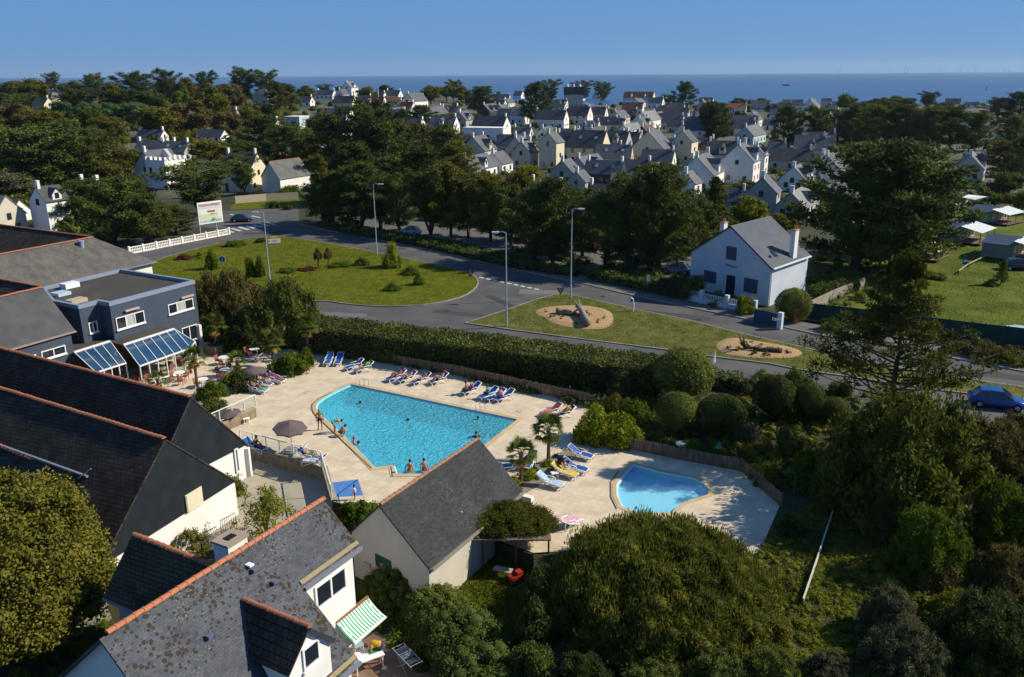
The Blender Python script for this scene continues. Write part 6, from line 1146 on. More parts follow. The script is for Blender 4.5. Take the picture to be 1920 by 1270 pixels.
# topiary and shrubs behind the paddling pool
for a in [
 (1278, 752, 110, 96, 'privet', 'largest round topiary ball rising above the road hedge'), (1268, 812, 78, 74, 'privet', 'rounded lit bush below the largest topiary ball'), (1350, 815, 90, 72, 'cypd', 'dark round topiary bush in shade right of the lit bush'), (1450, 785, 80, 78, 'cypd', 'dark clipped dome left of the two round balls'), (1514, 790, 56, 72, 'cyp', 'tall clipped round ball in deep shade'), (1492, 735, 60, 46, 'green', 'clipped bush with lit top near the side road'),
 (1560, 795, 60, 48, 'cyp', 'small dark ball at the foot of the tall conifer'), (1575, 745, 60, 40, 'cyp', 'dark bush left of the tall conifer trunk'), (1480, 850, 64, 60, 'privet', 'lit leafy bush behind the picket fence bend'), (1116, 826, 100, 72, 'lime', 'yellow-green bush overhanging the deck fence corner'), (1165, 832, 90, 52, 'lime', 'bright yellow-green bush beside the paddling pool fence'), (1150, 775, 60, 40, 'oliv', 'dull olive bush between hedge and yellow-green bushes'),
 (1190, 790, 70, 44, 'green', 'dark green bush below the end of the long hedge'), (1215, 740, 60, 40, 'brown', 'reddish shrub under the hedge left of the topiary ball'), (1170, 745, 70, 50, 'brown', 'bronze shrub leaning against the end of the long hedge'), (1400, 830, 70, 40, 'grey', 'grey-green shrub in the shade behind the paddling pool'), (1300, 850, 50, 30, 'green', 'low green shrub just behind the paddling pool fence'), (1355, 868, 50, 26, 'green', 'small lit shrub beside the green garden lamp'),
 (1430, 905, 60, 40, 'green', 'green shrub behind the fence bend by the paddling pool'), (1510, 905, 80, 60, 'green', 'leafy green shrub above the right end of the deck'), (1545, 925, 70, 56, 'privet', 'yellowish shrub beside the green post'), (1405, 735, 60, 30, 'grey', 'low grey shrub row by the side road'), (1440, 730, 60, 34, 'cyp', 'dark shrub by the side road behind the domes'),
 (1690, 955, 300, 205, 'pine', 'very large domed pine shrub below the tall conifer'), (1640, 860, 120, 70, 'oliv', 'olive bush at the left foot of the large domed shrub'), (1860, 900, 170, 100, 'brown', 'brown scrub thicket at the right edge below the blue car'), (1900, 850, 110, 70, 'brown', 'reddish brown scrub nearest the blue car'), (1800, 960, 120, 60, 'brown', 'brown shrub right below the large domed shrub'),
 (1735, 1075, 150, 110, 'green', 'bright green leafy bush in the lower right'), (1870, 1020, 150, 110, 'green', 'bright green bush at the right edge'), (1755, 1105, 90, 62, 'brown', 'red-brown shrub between the bright green bushes'), (1775, 1160, 80, 62, 'lime', 'lime green bush below the red-brown shrub'), (1880, 1110, 120, 80, 'brown', 'reddish shrub at the right edge below the green bush'), (1665, 1190, 110, 80, 'grey', 'grey twiggy shrub at the lower right'),
 (1690, 1270, 150, 90, 'grey', 'grey-green shrub at the bottom right edge'), (1560, 1275, 110, 40, 'grey', 'pale grey-green shrub at the bottom edge'), (1440, 1300, 130, 70, 'privet', 'white-flowering shrub at the bottom edge right of the dome'), (1850, 1240, 200, 110, 'cypd', 'dark shaded shrub in the bottom right corner'), (1680, 1010, 130, 80, 'cypd', 'dark shrub above the bright green bush'),
 (1450, 1100, 80, 34, 'oliv', 'olive scrub between the dome and the white board'), (1625, 985, 90, 46, 'cypd', 'dark shrub behind the upper end of the white board'), (1480, 1000, 70, 26, 'cypd', 'dark shrub at the right tip of the pool deck'),
 (1485, 602, 64, 60, 'privet', 'round clipped bush at the corner of the white gabled house'), (1396, 588, 50, 36, 'lime', 'yellow bush behind the picket garden wall'), (1345, 572, 50, 26, 'cyp', 'dark shrub behind the picket garden wall centre'), (1300, 562, 60, 50, 'cyp', 'dark bush at the left corner of the white gabled house'), (1372, 574, 30, 22, 'brown', 'small bronze shrub by the white house door'),
 (1800, 660, 70, 26, 'brown', 'first bronze roadside shrub before the green windbreak'), (1850, 672, 70, 32, 'brown', 'second bronze roadside shrub before the green windbreak'), (1900, 682, 70, 32, 'brown', 'third bronze roadside shrub at the right edge'), (1560, 620, 50, 30, 'cyp', 'dark shrub at the foot of the green windbreak'), (1750, 522, 60, 14, 'oliv', 'low spreading shrub on the camp lawn'), (1858, 536, 30, 12, 'cyp', 'tiny dark shrub on the camp lawn'),
 (737, 502, 44, 46, 'lime', 'round bright bush on the roundabout lawn beside the lamp post'), (398, 506, 32, 38, 'green', 'dark upright bush at the left of the roundabout lawn'), (470, 520, 24, 42, 'green', 'upright clipped shrub left of the lamp post on the lawn'), (489, 520, 22, 44, 'green', 'narrow clipped shrub just left of the lamp post'), (680, 498, 40, 16, 'green', 'spiky low plant left of the round bush'), (735, 545, 40, 14, 'green', 'low planting at the tip of the crescent bed'), (785, 535, 26, 24, 'green', 'planting on the crescent bed'),
 (770, 515, 40, 16, 'green', 'upper planting of the crescent bed'), (640, 500, 60, 10, 'green', 'low planting strip behind the clipped trees'), (540, 512, 40, 12, 'green', 'small rounded plant on the lawn bed'), (575, 508, 40, 8, 'red', 'low purple planting on the lawn bed'), (345, 487, 40, 10, 'red', 'reddish bedding plants at the left of the roundabout lawn'), (385, 482, 50, 12, 'lime', 'yellow-green bedding plants near the brown signboard'), (440, 462, 50, 12, 'green', 'bedding plants near the top of the roundabout lawn'), (490, 455, 30, 10, 'green', 'bedding plants below the small white sign'),
 (1012, 1130, 80, 70, 'cypd', 'dark shrub between the shelter and the big pine shrub'), (1005, 1195, 90, 70, 'cypd', 'dark shrub at the left foot of the big pine shrub'), (1000, 1262, 100, 70, 'hedge', 'leafy shrub at the lower left of the big pine shrub'), (1090, 1300, 130, 60, 'cypd', 'dark shrub at the bottom edge below the big pine shrub'), (1230, 1310, 160, 50, 'cyp', 'olive dark shrub at the bottom edge centre'), (1350, 1300, 140, 60, 'hedge', 'leafy shrub at the bottom edge right of centre'), (1620, 905, 130, 120, 'pine', 'dense pine shrub at the left shoulder of the large dome'), (1445, 1190, 90, 40, 'oliv', 'olive shrub right of the big pine shrub'), (1800, 900, 110, 80, 'oliv', 'olive shrub at the right shoulder of the large dome'), 
 (430, 625, 110, 110, 'brown', 'big brown twiggy thicket right of the dark blue hotel block'), (395, 570, 70, 60, 'brown', 'bronze thicket behind the dark blue hotel block'), (540, 640, 130, 112, 'privet', 'big dense evergreen bush left of the long hedge'), (470, 650, 110, 70, 'cypd', 'dark bush behind the terrace fan palm'), (480, 590, 100, 60, 'brown', 'bronze thicket beside the roundabout lawn'), (590, 650, 50, 60, 'cypd', 'dark bush at the left end of the long hedge'),
 (445, 560, 90, 50, 'brown', 'brown shrubs at the lower left of the roundabout lawn'), (350, 560, 70, 40, 'brown', 'brown shrub against the far corner of the hotel block'), (545, 368, 60, 22, 'green', 'round hedge in front of the near white gabled house'), (515, 390, 24, 14, 'cyp', 'small dark bush by the garden railing'), (540, 393, 20, 10, 'cyp', 'tiny dark bush by the garden railing'),
 (400, 745, 70, 30, 'green', 'green flower bed shrub beside the terrace palm'), (455, 730, 60, 40, 'cypd', 'dark shrub under the grey parasol'), (405, 770, 60, 26, 'hedge', 'green shrub behind the sloping white railing'), (430, 720, 40, 18, 'lime', 'bright green plant on the terrace edge'), (545, 700, 70, 40, 'green', 'rounded shrub behind the mesh fence'), (575, 690, 40, 36, 'green', 'bright green shrub at the end of the mesh fence'),
 (995, 893, 40, 12, 'lime', 'low green plant in the gravel palm bed'), (1030, 872, 30, 10, 'lime', 'second low plant in the gravel palm bed'), (965, 905, 26, 12, 'lime', 'plant between the pool house and the palm')]:
    bush('', a[0], a[1], a[2], a[3], a[4], label=a[5])
# standard clipped trees on the lawn
for x, yb, l in ((597, 503, 'left one of two mop-headed clipped trees on the lawn'), (616, 502, 'right one of two mop-headed clipped trees on the lawn')):
    b = P(x, yb, .1); o = thing('clipped_tree', l, 'tree', b, 0, 'mop-headed clipped trees on the lawn'); h = 2.9; link('crown', BU[1], o, (0, 0, 1.5), LF['brown'], None, (.75, .75, 1.4)); MB().tube([(0, 0, 0), (0, 0, 1.7)], .07).build('trunk', BARK, o)
# tall sparse conifer at the right
b = P(1655, 850); h = hgt(b.x, b.y, 474); rd = random.Random(9); cs = []; rs = []; paths = [([(0, 0, -.2), (.1, 0, h * .5), (0, 0, h)], .30, .03), ([(0, 0, .5), (.8, -.3, h * .2), (2.0, -.5, h * .45)], .18, .05), ([(0, 0, .5), (-.7, -.4, h * .2), (-2.2, -.4, h * .42)], .18, .05)]
for i in range(96):
    t = (i + .5) / 96; z = h * (.26 + .72 * t); a = i * 2.4 + rd.uniform(-.4, .4); R = 7.4 * (1 - t) ** 1.3 * rd.uniform(.55, 1.15) + .25; rise = .12 + .25 * (1 - t)
    e = Vector((math.cos(a) * R, math.sin(a) * R * .9, z + R * rise)); paths.append(([(0, 0, z), tuple(e * .5 + Vector((0, 0, z * .5 - .2))), tuple(e)], .075, .02))
    for k in (.6, .8, 1.0):
        if rd.random() < .82: p = Vector((0, 0, z)).lerp(e, k) + Vector((rd.gauss(0, .25), rd.gauss(0, .25), rd.uniform(-.05, .25))); q = (.26 + .46 * (1 - t)) * rd.uniform(.7, 1.2); cs.append(tuple(p)); rs.append((q * 1.2, q * 1.2, q * .55))
o = custom('conifer', 'tall sparse conifer with bare twigs beside the blue car', 'tree', b, cs, rs, 88, .10, .30, 'pine', k=.25, trunk=paths, up=.4, outw=.7, rnd=.5, shell=.3, tang=.4)
# ------------------------------------------------------------------ palms
def frond_mesh(fan=True):
    mb = MB(); n = 13
    mb.tube([(0, 0, 0), (.45, 0, .06), (.8, 0, .02)], [.02, .015, .012], 3)
    for k in range(n):
        a = (k - (n - 1) / 2) * .21; d = Vector((math.cos(a), math.sin(a), -.12 * abs(a))); s = Vector((-math.sin(a), math.cos(a), 0)) * .045; p = Vector((.75, 0, .02)); L_ = .75 * (1 - .12 * abs(a))
        mb.add([p, p + d * L_ * .55 + s, p + d * L_ + Vector((0, 0, -.14)), p + d * L_ * .55 - s], [(0, 1, 2, 3)])
    return mb.mesh('frond')
def blade_mesh():
    mb = MB()
    for k, (x, y) in enumerate(((0, 0),)): mb.add([(0, .03, 0), (0, -.03, 0), (.55, -.05, .12), (.55, .05, .12), (1.15, 0, -.15)], [(0, 1, 2, 3), (3, 2, 4)])
    return mb.mesh('frond')
FR, BL = frond_mesh(), blade_mesh()
def palm(label, x, yb, ytop, r=1.5, z=0., n=30, trunk=True, kind='fan', group=None, base=None):
    b = base or P(x, yb, z); h = hgt(b.x, b.y, ytop) - b.z - r * .45; o = thing('palm_tree', label, 'palm', b); rd = random.Random(int(x)); h = max(.25, h)
    mb = MB(); mb.tube([(0, 0, -.05), (.02, 0, h * .5), (0, 0, h + .05)], [.15, .12, .16], 8); mb.build('trunk', mat('palm_trunk', (.07, .05, .035), (.14, .10, .07), sc=9, rough=.95, bump=1), o)
    for i in range(n):
        t = i / n; el = math.radians(78 - 105 * t); a = i * 2.4 + rd.uniform(-.2, .2); s = r / 1.5 * rd.uniform(.85, 1.1)
        link('frond', FR if kind == 'fan' else BL, o, (math.cos(a) * .06, math.sin(a) * .06, h), LF['palm'], (rd.uniform(-.3, .3), -el, a), (s, s, s))
    if kind == 'fan':
        for i in range(7): a = i * .9; link('frond', FR, o, (0, 0, h - .05), mat('dead_frond', (.42, .24, .05), (.30, .17, .05), sc=3), (0, math.radians(58), a), (r / 1.9,) * 3)['label'] = 'dry orange hanging frond'
    return o
palm('taller fan palm in the gravel bed between the two pools', 1028, 868, 792, 1.35, n=34)
palm('shorter fan palm in the gravel bed nearest the pool house', 977, 903, 836, 1.3, n=32)
palm('tall slender fan palm on the terrace beside the black roof ridge', 372, 742, 660, 1.25, n=28)
palm('bushy fan palm with orange skirt behind the mesh fence', 513, 690, 630, 1.5, n=34)
palm('fan palm with yellow fronds against the dark bush left of the hedge', 578, 668, 600, 1.5, n=30)
palm('small fan palm beside the grey terrace parasol', 447, 706, 668, 1.1, n=26)
palm('small fan palm in front of the conservatory', 297, 728, 704, 1.0, n=22)
palm('spiky young palm in the courtyard by the white corner', 446, 903, 884, .7, z=-1, n=18, kind='blade')
palm('small shaded palm left of the two poolside ones', 358, 700, 676, .8, n=18)
# square wooden planter with cordyline
b = P(406, 662); o = thing('planter', 'large square wooden planter on the terrace', 'planter', b, math.radians(61)); MB().box((0, 0, .45), (1.6, 1.6, .9)).build('box', mat('planter_wood', (.16, .12, .075), (.22, .17, .11), sc=3), o); MB().box((0, 0, .92), (1.4, 1.4, .06)).build('soil', EARTH, o)
for s in (-1, 1):
    for q in (-1, 1): MB().box((s * .8, q * .8, .46), (.12, .12, .94)).build('corner_post', mat('planter_wood2', (.12, .09, .06)), o)
palm('leafy palm growing out of the square wooden planter', 406, 662, 598, 1.5, z=.9, n=26, base=Vector((b.x, b.y, .9)))
# ------------------------------------------------------------------ undergrowth and garden greenery nobody could count
def scatter(name, label, regions, n, r, per, leaf, col, kzl=1.0, z0=0., seed=1, hill=False, up=.5, avoid=None):
    rd = random.Random(seed); cs = []; rs = []
    for poly_, k in regions:
        xs_ = [p[0] for p in poly_]; ys_ = [p[1] for p in poly_]; c = 0
        while c < k:
            x, y = rd.uniform(min(xs_), max(xs_)), rd.uniform(min(ys_), max(ys_)); ins = False
            for i in range(len(poly_)):
                a, b = poly_[i - 1], poly_[i]
                if (a[1] > y) != (b[1] > y) and x < (b[0] - a[0]) * (y - a[1]) / (b[1] - a[1]) + a[0]: ins = not ins
            if not ins: continue
            c += 1; p = G(x, y) if hill else P(x, y, z0); q = rd.uniform(.5, 1.3) * r * (1 if not hill else max(1, min(2.4, p.y / 200))); cs.append((p.x, p.y, p.z + q * .25 * kzl)); rs.append((q, q, q * .75 * kzl))
    me = crown(name, cs, rs, int(per * 1.7), leaf * 1.1, leaf * 1.9, .5, up=up, outw=.6, rnd=.6, shell=.5); o = link(name, me, None, None, LF[col]); o['kind'] = 'stuff'; o['label'] = label; o['category'] = 'plants'; return o
scatter('undergrowth', 'tangle of mixed undergrowth covering the slope at the lower right', [([(1640, 960), (1700, 940), (1920, 950), (1990, 1300), (1640, 1300)], 420), ([(1200, 800), (1500, 720), (1620, 800), (1560, 940), (1470, 930), (1390, 870), (1260, 840)], 260), ([(1480, 880), (1600, 860), (1700, 960), (1560, 1000)], 60)], 0, .75, 42, .075, 'oliv', seed=2)
scatter('rough_grass', 'tall rough yellow-olive grass and low scrub around the white boundary board', [([(1470, 960), (1600, 930), (1680, 1000), (1680, 1300), (1420, 1300), (1400, 1080)], 900)], 0, .42, 46, .045, 'roughg', .8, seed=22, up=1.6)
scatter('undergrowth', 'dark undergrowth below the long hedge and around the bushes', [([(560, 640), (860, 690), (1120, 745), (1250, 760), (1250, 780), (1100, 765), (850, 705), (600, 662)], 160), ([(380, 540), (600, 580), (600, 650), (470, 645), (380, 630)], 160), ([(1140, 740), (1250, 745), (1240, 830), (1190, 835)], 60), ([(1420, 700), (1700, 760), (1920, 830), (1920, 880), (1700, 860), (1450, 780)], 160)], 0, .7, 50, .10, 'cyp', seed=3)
scatter('undergrowth', 'shaded garden undergrowth around the patio and shelter', [([(640, 1120), (800, 1080), (1000, 1180), (1100, 1230), (1450, 1260), (1450, 1330), (860, 1300), (720, 1200)], 260), ([(1000, 1040), (1060, 1030), (1040, 1100), (980, 1200)], 60), ([(60, 1200), (200, 1170), (200, 1290), (20, 1290)], 60)], 0, .45, 60, .06, 'green', z0=-1, seed=4)
scatter('garden_greenery', 'mixed garden hedges and shrubs between the village houses', [([(500, 215), (960, 215), (1560, 215), (1560, 330), (1560, 430), (1000, 440), (620, 400), (500, 330)], 720), ([(560, 190), (1560, 190), (1560, 215), (560, 215)], 200)], 0, 1.7, 34, .34, 'cyp', hill=True, seed=5)
scatter('garden_greenery', 'lighter green garden shrubs between the village houses', [([(500, 215), (960, 215), (1560, 215), (1560, 330), (1560, 430), (1000, 440), (620, 400), (500, 330)], 260), ([(1700, 300), (1920, 300), (1920, 400), (1700, 380)], 90)], 0, 1.4, 34, .30, 'green', hill=True, seed=6)
scatter('wooded_greenery', 'mass of mixed foliage filling the wooded hill at left', [([(0, 185), (560, 175), (560, 250), (470, 300), (300, 330), (200, 380), (0, 400)], 620)], 0, 2.6, 48, .42, 'oliv', hill=True, seed=7)
scatter('wooded_greenery', 'dark foliage belt between the camp and the shore road', [([(1560, 215), (1920, 225), (1920, 330), (1700, 330), (1560, 300)], 160), ([(0, 360), (160, 380), (300, 420), (240, 465), (100, 430), (0, 420)], 70)], 0, 2.0, 48, .36, 'cyp', hill=True, seed=8)
scatter('undergrowth', 'low shrubs and grass under the roadside trees', [([(570, 400), (660, 425), (960, 480), (1080, 512), (1000, 500), (800, 455), (640, 432)], 160), ([(1000, 470), (1290, 520), (1290, 545), (1100, 515)], 90), ([(1520, 470), (1700, 500), (1640, 560), (1560, 590), (1500, 570)], 80)], 0, .8, 44, .16, 'cyp', seed=9)
scatter('plantlets', 'little young plants dotted over the wood-chip beds', [([(1010, 585), (1110, 580), (1145, 600), (1090, 612), (1030, 600)], 26), ([(1350, 650), (1400, 640), (1490, 662), (1440, 668), (1360, 660)], 20)], 0, .24, 14, .09, 'oliv', z0=.25, seed=10)
scatter('pool_bed_plants', 'sparse ground cover in the gravel palm bed', [([(960, 890), (1010, 870), (1050, 850), (1060, 870), (1000, 905), (965, 925)], 26)], 0, .25, 26, .06, 'green', seed=12)
mb = MB(); tpoly(mb, ccw(pxs([(1010, 866), (1075, 838), (1092, 842), (1052, 888), (985, 926), (962, 930), (958, 905)])), .02); struct('gravel_bed', mb, GRAVEL)
def tufts(label, poly_, n, sz, c1, c2, z):
    P_ = np.array([(p.x, p.y) for p in poly_]); lo, hi = P_.min(0), P_.max(0); hi = np.minimum(hi, [75, 400]); q = rg.uniform(lo, hi, (n * 3, 2)); ins = np.zeros(len(q), bool)
    for i in range(len(P_)):
        a, b = P_[i - 1], P_[i]
        if a[1] != b[1]: cnd = ((a[1] > q[:, 1]) != (b[1] > q[:, 1])) & (q[:, 0] < (b[0] - a[0]) * (q[:, 1] - a[1]) / (b[1] - a[1]) + a[0]); ins ^= cnd
    q = q[ins][:n]; pat = np.sin(q[:, 0] * .9 + np.sin(q[:, 1] * .35) * 2) + np.sin(q[:, 1] * .7 + q[:, 0] * .2); keep = rg.uniform(-2.4, 2.4, len(q)) < pat + 1.1; q = q[keep]
    C = np.column_stack([q, np.full(len(q), z)]); V, Q = leaves(C, unit(len(C)) * .45 + np.array([0, 0, 1.]), sz, sz * 1.2, .55); me = np_mesh('grass_tufts', V, Q, rg.uniform(0, 1, len(C)))
    o = link('grass_tufts', me, None, None, leafmat('tuft_' + label[:6], c1, c2)); o['kind'] = 'stuff'; o['label'] = label; o['category'] = 'grass'
tufts('tufty texture of the roundabout lawn', ISL, 60000, .075, (.090, .105, .005), (.14, .15, .010), .10)
tufts('worn tufty grass of the triangular verge', VER, 45000, .075, (.088, .098, .018), (.165, .15, .04), .10)
tufts('long grass patches of the camp lawn', ccw(pxs([(1700, 470), (1760, 440), (1920, 440), (1990, 640), (1818, 628), (1694, 610), (1640, 590), (1600, 520)])), 45000, .08, (.095, .12, .010), (.14, .165, .022), .02)
tufts('rough grass of the shaded garden lawn', ccw(pxs([(805, 1075), (870, 1030), (990, 1055), (1010, 1130), (1000, 1230), (900, 1240), (860, 1130)], -1)), 16000, .09, (.05, .08, .01), (.14, .16, .02), -1)
# driftwood trunks on the chip beds
DW_ = mat('driftwood', (.33, .29, .25), (.20, .165, .13), sc=5, rough=.9, bump=.8, st=(1, 1, .4)); DWD = mat('dark_driftwood', (.05, .035, .028), (.10, .07, .05), sc=5, rough=.9, bump=.8)
def log(label, p, q, r, m, roots=6, seed=0):
    o = thing('driftwood_log', label, 'log', p); d = q - p; rd = random.Random(seed); mb = MB(); k = 8
    mb.tube([d * (i / k) + Vector((0, 0, rd.uniform(-.06, .06))) for i in range(k + 1)], [r * (1 - .25 * i / k) * rd.uniform(.88, 1.1) for i in range(k + 1)], 9); mb.build('log', m, o, smooth=True)
    for i in range(roots):
        dd = d.normalized() + Vector((rd.uniform(-.8, .8), rd.uniform(-.8, .8), rd.uniform(-.2, 1))); MB().tube([d * .95, d + dd * r * 1.5, d + dd * r * 2.6 + Vector((0, 0, .15))], [r * .4, r * .25, r * .06], 6).build('root_stub', m, o, smooth=True)
    return o
log('pale driftwood trunk lying towards the viewer on the left wood-chip bed', P(1102, 606, .65), P(1088, 578, .9), .42, DW_, 6, 1)
log('second driftwood trunk lying left to right on the left wood-chip bed', P(1044, 584, .5), P(1076, 586, .6), .40, DW_, 3, 2)
log('long dark trunk lying across the right wood-chip bed', P(1466, 658, .4), P(1412, 654, .45), .30, DWD, 2, 3)
log('dark root stump on the right wood-chip bed', P(1408, 655, .2), P(1396, 650, .5), .34, DWD, 7, 4)
# ================================================================== POOL FURNITURE
def lounger_meshes():
    fr = MB()
    for y in (-.31, .31):
        fr.tube([(.95, y, .30), (.6, y, .36), (0, y, .36), (-.2, y, .38)], [.03, .035, .035, .03], 6); fr.tube([(.95, y, .30), (.9, y, .05), (.82, y, 0)], .03, 6); fr.tube([(.75, y, .02), (.35, y, .2), (-.05, y, .33), (-.5, y, .02)], .028, 6); fr.tube([(-.15, y, .36), (-.9, y, .86)], .03, 6); fr.tube([(-.6, y, .02), (-.55, y, .60)], .025, 6)
    for x, z in ((.93, .3), (-.9, .86), (0, .36)): fr.bar((x, -.31, z), (x, .31, z), .05, .04)
    arm = MB(); arm.tube([(.28, 0, .36), (.2, 0, .56), (-.3, 0, .60), (-.42, 0, .55)], [.025, .03, .03, .025], 6)
    st = MB().add([(.9, -.28, .33), (.9, .28, .33), (.45, .28, .375), (.45, -.28, .375), (-.13, .28, .375), (-.13, -.28, .375)], [(0, 1, 2, 3), (3, 2, 4, 5)]); st.add([(.9, -.28, .31), (.9, .28, .31), (.45, .28, .355), (.45, -.28, .355), (-.13, .28, .355), (-.13, -.28, .355)], [(3, 2, 1, 0), (5, 4, 2, 3)])
    bk = MB().slab([Vector((-.15, -.28, .39)), Vector((-.15, .28, .39)), Vector((-.88, .28, .86)), Vector((-.88, -.28, .86))], .02)
    return fr.mesh('frame', True), arm.mesh('armrest', True), st.mesh('seat'), bk.mesh('backrest')
LM = lounger_meshes(); LNG = {}
def lounger(key, label, x, y, deg, z=.012, towel=None, group='blue and white sun loungers around the pools'):
    b = P(x, y, z); o = thing('sun_lounger', label, 'sun lounger', b, math.radians(deg), group); LNG[key] = o
    link('frame', LM[0], o, None, RESIN); link('seat', LM[2], o, None, BLUE); link('backrest', LM[3], o, None, BLUE)
    for s in (-.33, .33): link('armrest', LM[1], o, (0, s, 0), RESIN)
    if towel:
        tl, tc, bk = towel; mb = MB(); w_ = .29; prof = [(.92, .36), (.5, .40), (-.1, .41)] + ([(-.85, .90), (-.93, .84)] if bk else []); 
        for i in range(len(prof) - 1):
            (xa, za), (xb, zb) = prof[i], prof[i + 1]; mb.add([(xa, -w_, za), (xa, w_, za), (xb, w_, zb), (xb, -w_, zb), (xa, -w_ - .03, za - .12), (xb, -w_ - .03, zb - .12), (xa, w_ + .03, za - .12), (xb, w_ + .03, zb - .12)], [(0, 1, 2, 3), (4, 0, 3, 5), (1, 6, 7, 2)])
        q = mb.build('towel', mat('towel_' + tc[0], tc[1], tc[2], sc=5, rough=.95), None, b, rz=math.radians(deg)); tag(q, tl, 'towel')
    return o
TC = dict(red=('red', (.45, .03, .04), (.60, .25, .22)), purple=('purple', (.16, .07, .22), (.22, .11, .28)), white=('white', (.75, .75, .74), (.6, .62, .66)), teal=('teal', (.03, .30, .33), (.05, .38, .4)), pink=('pink', (.62, .28, .42), (.70, .45, .55)), yellow=('yellow', (.6, .38, .04), (.65, .5, .1)), grey=('grey', (.2, .17, .22), (.27, .23, .28)), violet=('violet', (.14, .04, .38), (.2, .07, .42)), blue=('lblue', (.25, .4, .6), (.5, .6, .7)))
for a in [
 ('a', 'leftmost empty blue lounger against the hedge fence, facing the viewer', 617, 682, -93), ('b', 'second empty blue lounger against the hedge fence, facing the viewer', 636, 682, -93), ('c', 'lounger with a small red bundle, third along the hedge fence', 665, 692, -142), ('d', 'lounger of the bather in green top by the hedge fence', 683, 697, -142, .012, ('thin blue-grey towel under the bather in green', TC['grey'], False)),
 ('e', 'lounger with violet towel on its back by the hedge fence', 744, 713, -142, .012, ('violet towel on the first lounger of the middle group', TC['violet'], True)), ('f', 'lounger just right of the violet towel', 764, 716, -142), ('g', 'lounger of the reader in the middle of the fence row', 790, 719, -142), ('h', 'lounger of the bather with raised knees near the fence', 823, 719, -142),
 ('i', 'lounger shared by two seated women by the pool ladder', 884, 738, -142), ('j', 'lounger of the bather in a teal towel', 916, 747, -142), ('k', 'lounger squeezed between teal and violet bathers', 930, 750, -142), ('l', 'lounger of the bather with the violet wrap', 946, 751, -142), ('m', 'lounger draped with a red striped towel', 1034, 778, -150, .012, ('red striped towel draped over a lounger', TC['red'], True)), ('n', 'lounger just right of the red towel', 1058, 783, -150),
 ('o', 'topmost blue lounger beside the paddling pool deck', 1088, 859, -28), ('p', 'second blue lounger, next to the bending person', 1078, 884, -28), ('q', 'third blue lounger with yellow and white towels', 1058, 893, -28, .012, ('yellow and white towel on the third lounger', TC['yellow'], True)), ('r', 'lowest blue lounger beside the gravel palm bed with a pale towel', 1031, 912, -28, .012, ('pale patterned towel on the lowest lounger', TC['blue'], True)),
 ('s', 'blue lounger turned away just right of the pool house roof', 966, 880, -170), ('t', 'lounger seen edge-on between the two palms', 993, 874, -110), ('u', 'lounger with pink towel at the edge of the big pine shrub', 1066, 988, 40, .012, ('pink patterned towel by the big pine shrub', TC['pink'], True)),
 ('v', 'outer lounger of the group below the grey terrace parasol, purple towel', 517, 717, -27, .012, ('purple towel on the outer parasol lounger', TC['purple'], True)), ('w', 'middle lounger of the group below the grey terrace parasol', 494, 724, -27), ('x', 'lounger with white towel nearest the sloping railing', 468, 733, -20, .012, ('white towel hanging by the sloping railing', TC['white'], True)), ('y', 'lounger with teal towel beside the sloping railing', 483, 736, -20, .012, ('teal towel beside the sloping railing', TC['teal'], False)),
 ('z', 'empty lounger on the terrace behind the parasol', 476, 678, 178), ('aa', 'white empty lounger beside the tall slender palm', 390, 740, 10), ('ab', 'lounger behind the balustrade next to the black roof', 478, 845, -25), ('ac', 'lounger under a dark purple towel behind the balustrade', 556, 852, 158, .012, ('large dark purple towel behind the balustrade', TC['grey'], True)), ('ad', 'lounger of the bather in green shorts behind the balustrade', 583, 864, -12), ('ae', 'white lounger at the right end of the balustrade', 592, 872, 170, .012, ('white towel at the right end of the balustrade', TC['white'], False))]:
    lounger(*a)
PARM = mat('parasol_taupe', (.13, .10, .10), (.11, .085, .085), sc=2, rough=.9)
def parasol(label, x, y, ytop, r, tilt=(0, 0)):
    b = P(x, y, .012); h = hgt(b.x, b.y, ytop); o = thing('parasol', label, 'parasol', b, .2); T = Matrix.Rotation(tilt[0], 3, 'X') @ Matrix.Rotation(tilt[1], 3, 'Y'); c = Vector((0, 0, h)); n = 8
    rim = [T @ Vector((math.cos(k * PI / 4) * r, math.sin(k * PI / 4) * r, -r * .36)) for k in range(n)]; 
    for k in range(n):
        a, b2 = rim[k], rim[(k + 1) % n]; m_ = (a + b2) / 2 * .97 + Vector((0, 0, .02)); MB().add([c, c + a, c + m_, c + b2, c + a + Vector((0, 0, -.1)), c + m_ + Vector((0, 0, -.1)), c + b2 + Vector((0, 0, -.1))], [(0, 1, 2), (0, 2, 3), (1, 4, 5, 2), (2, 5, 6, 3)]).build('canopy_panel', PARM, o)
        MB().tube([c + a * .98 - Vector((0, 0, .03)), c + Vector((0, 0, -.08))], .012, 4).build('rib', GALV, o)
    MB().tube([(0, 0, 0), (0, 0, h + .06)], .025, 8).build('pole', GALV, o); MB().lathe([(.28, 0), (.28, .06), (.06, .12)], (0, 0, 0), 14).build('base', RESIN, o); return o
parasol('open taupe parasol tilted beside the balustrade, left of the pool corner', 548, 846, 793, 1.25, (.12, .05)); parasol('open taupe parasol on the terrace above the bathers', 477, 716, 687, 1.25); parasol('half hidden taupe parasol behind the black roof gable', 430, 800, 768, 1.0, (0, -.1))
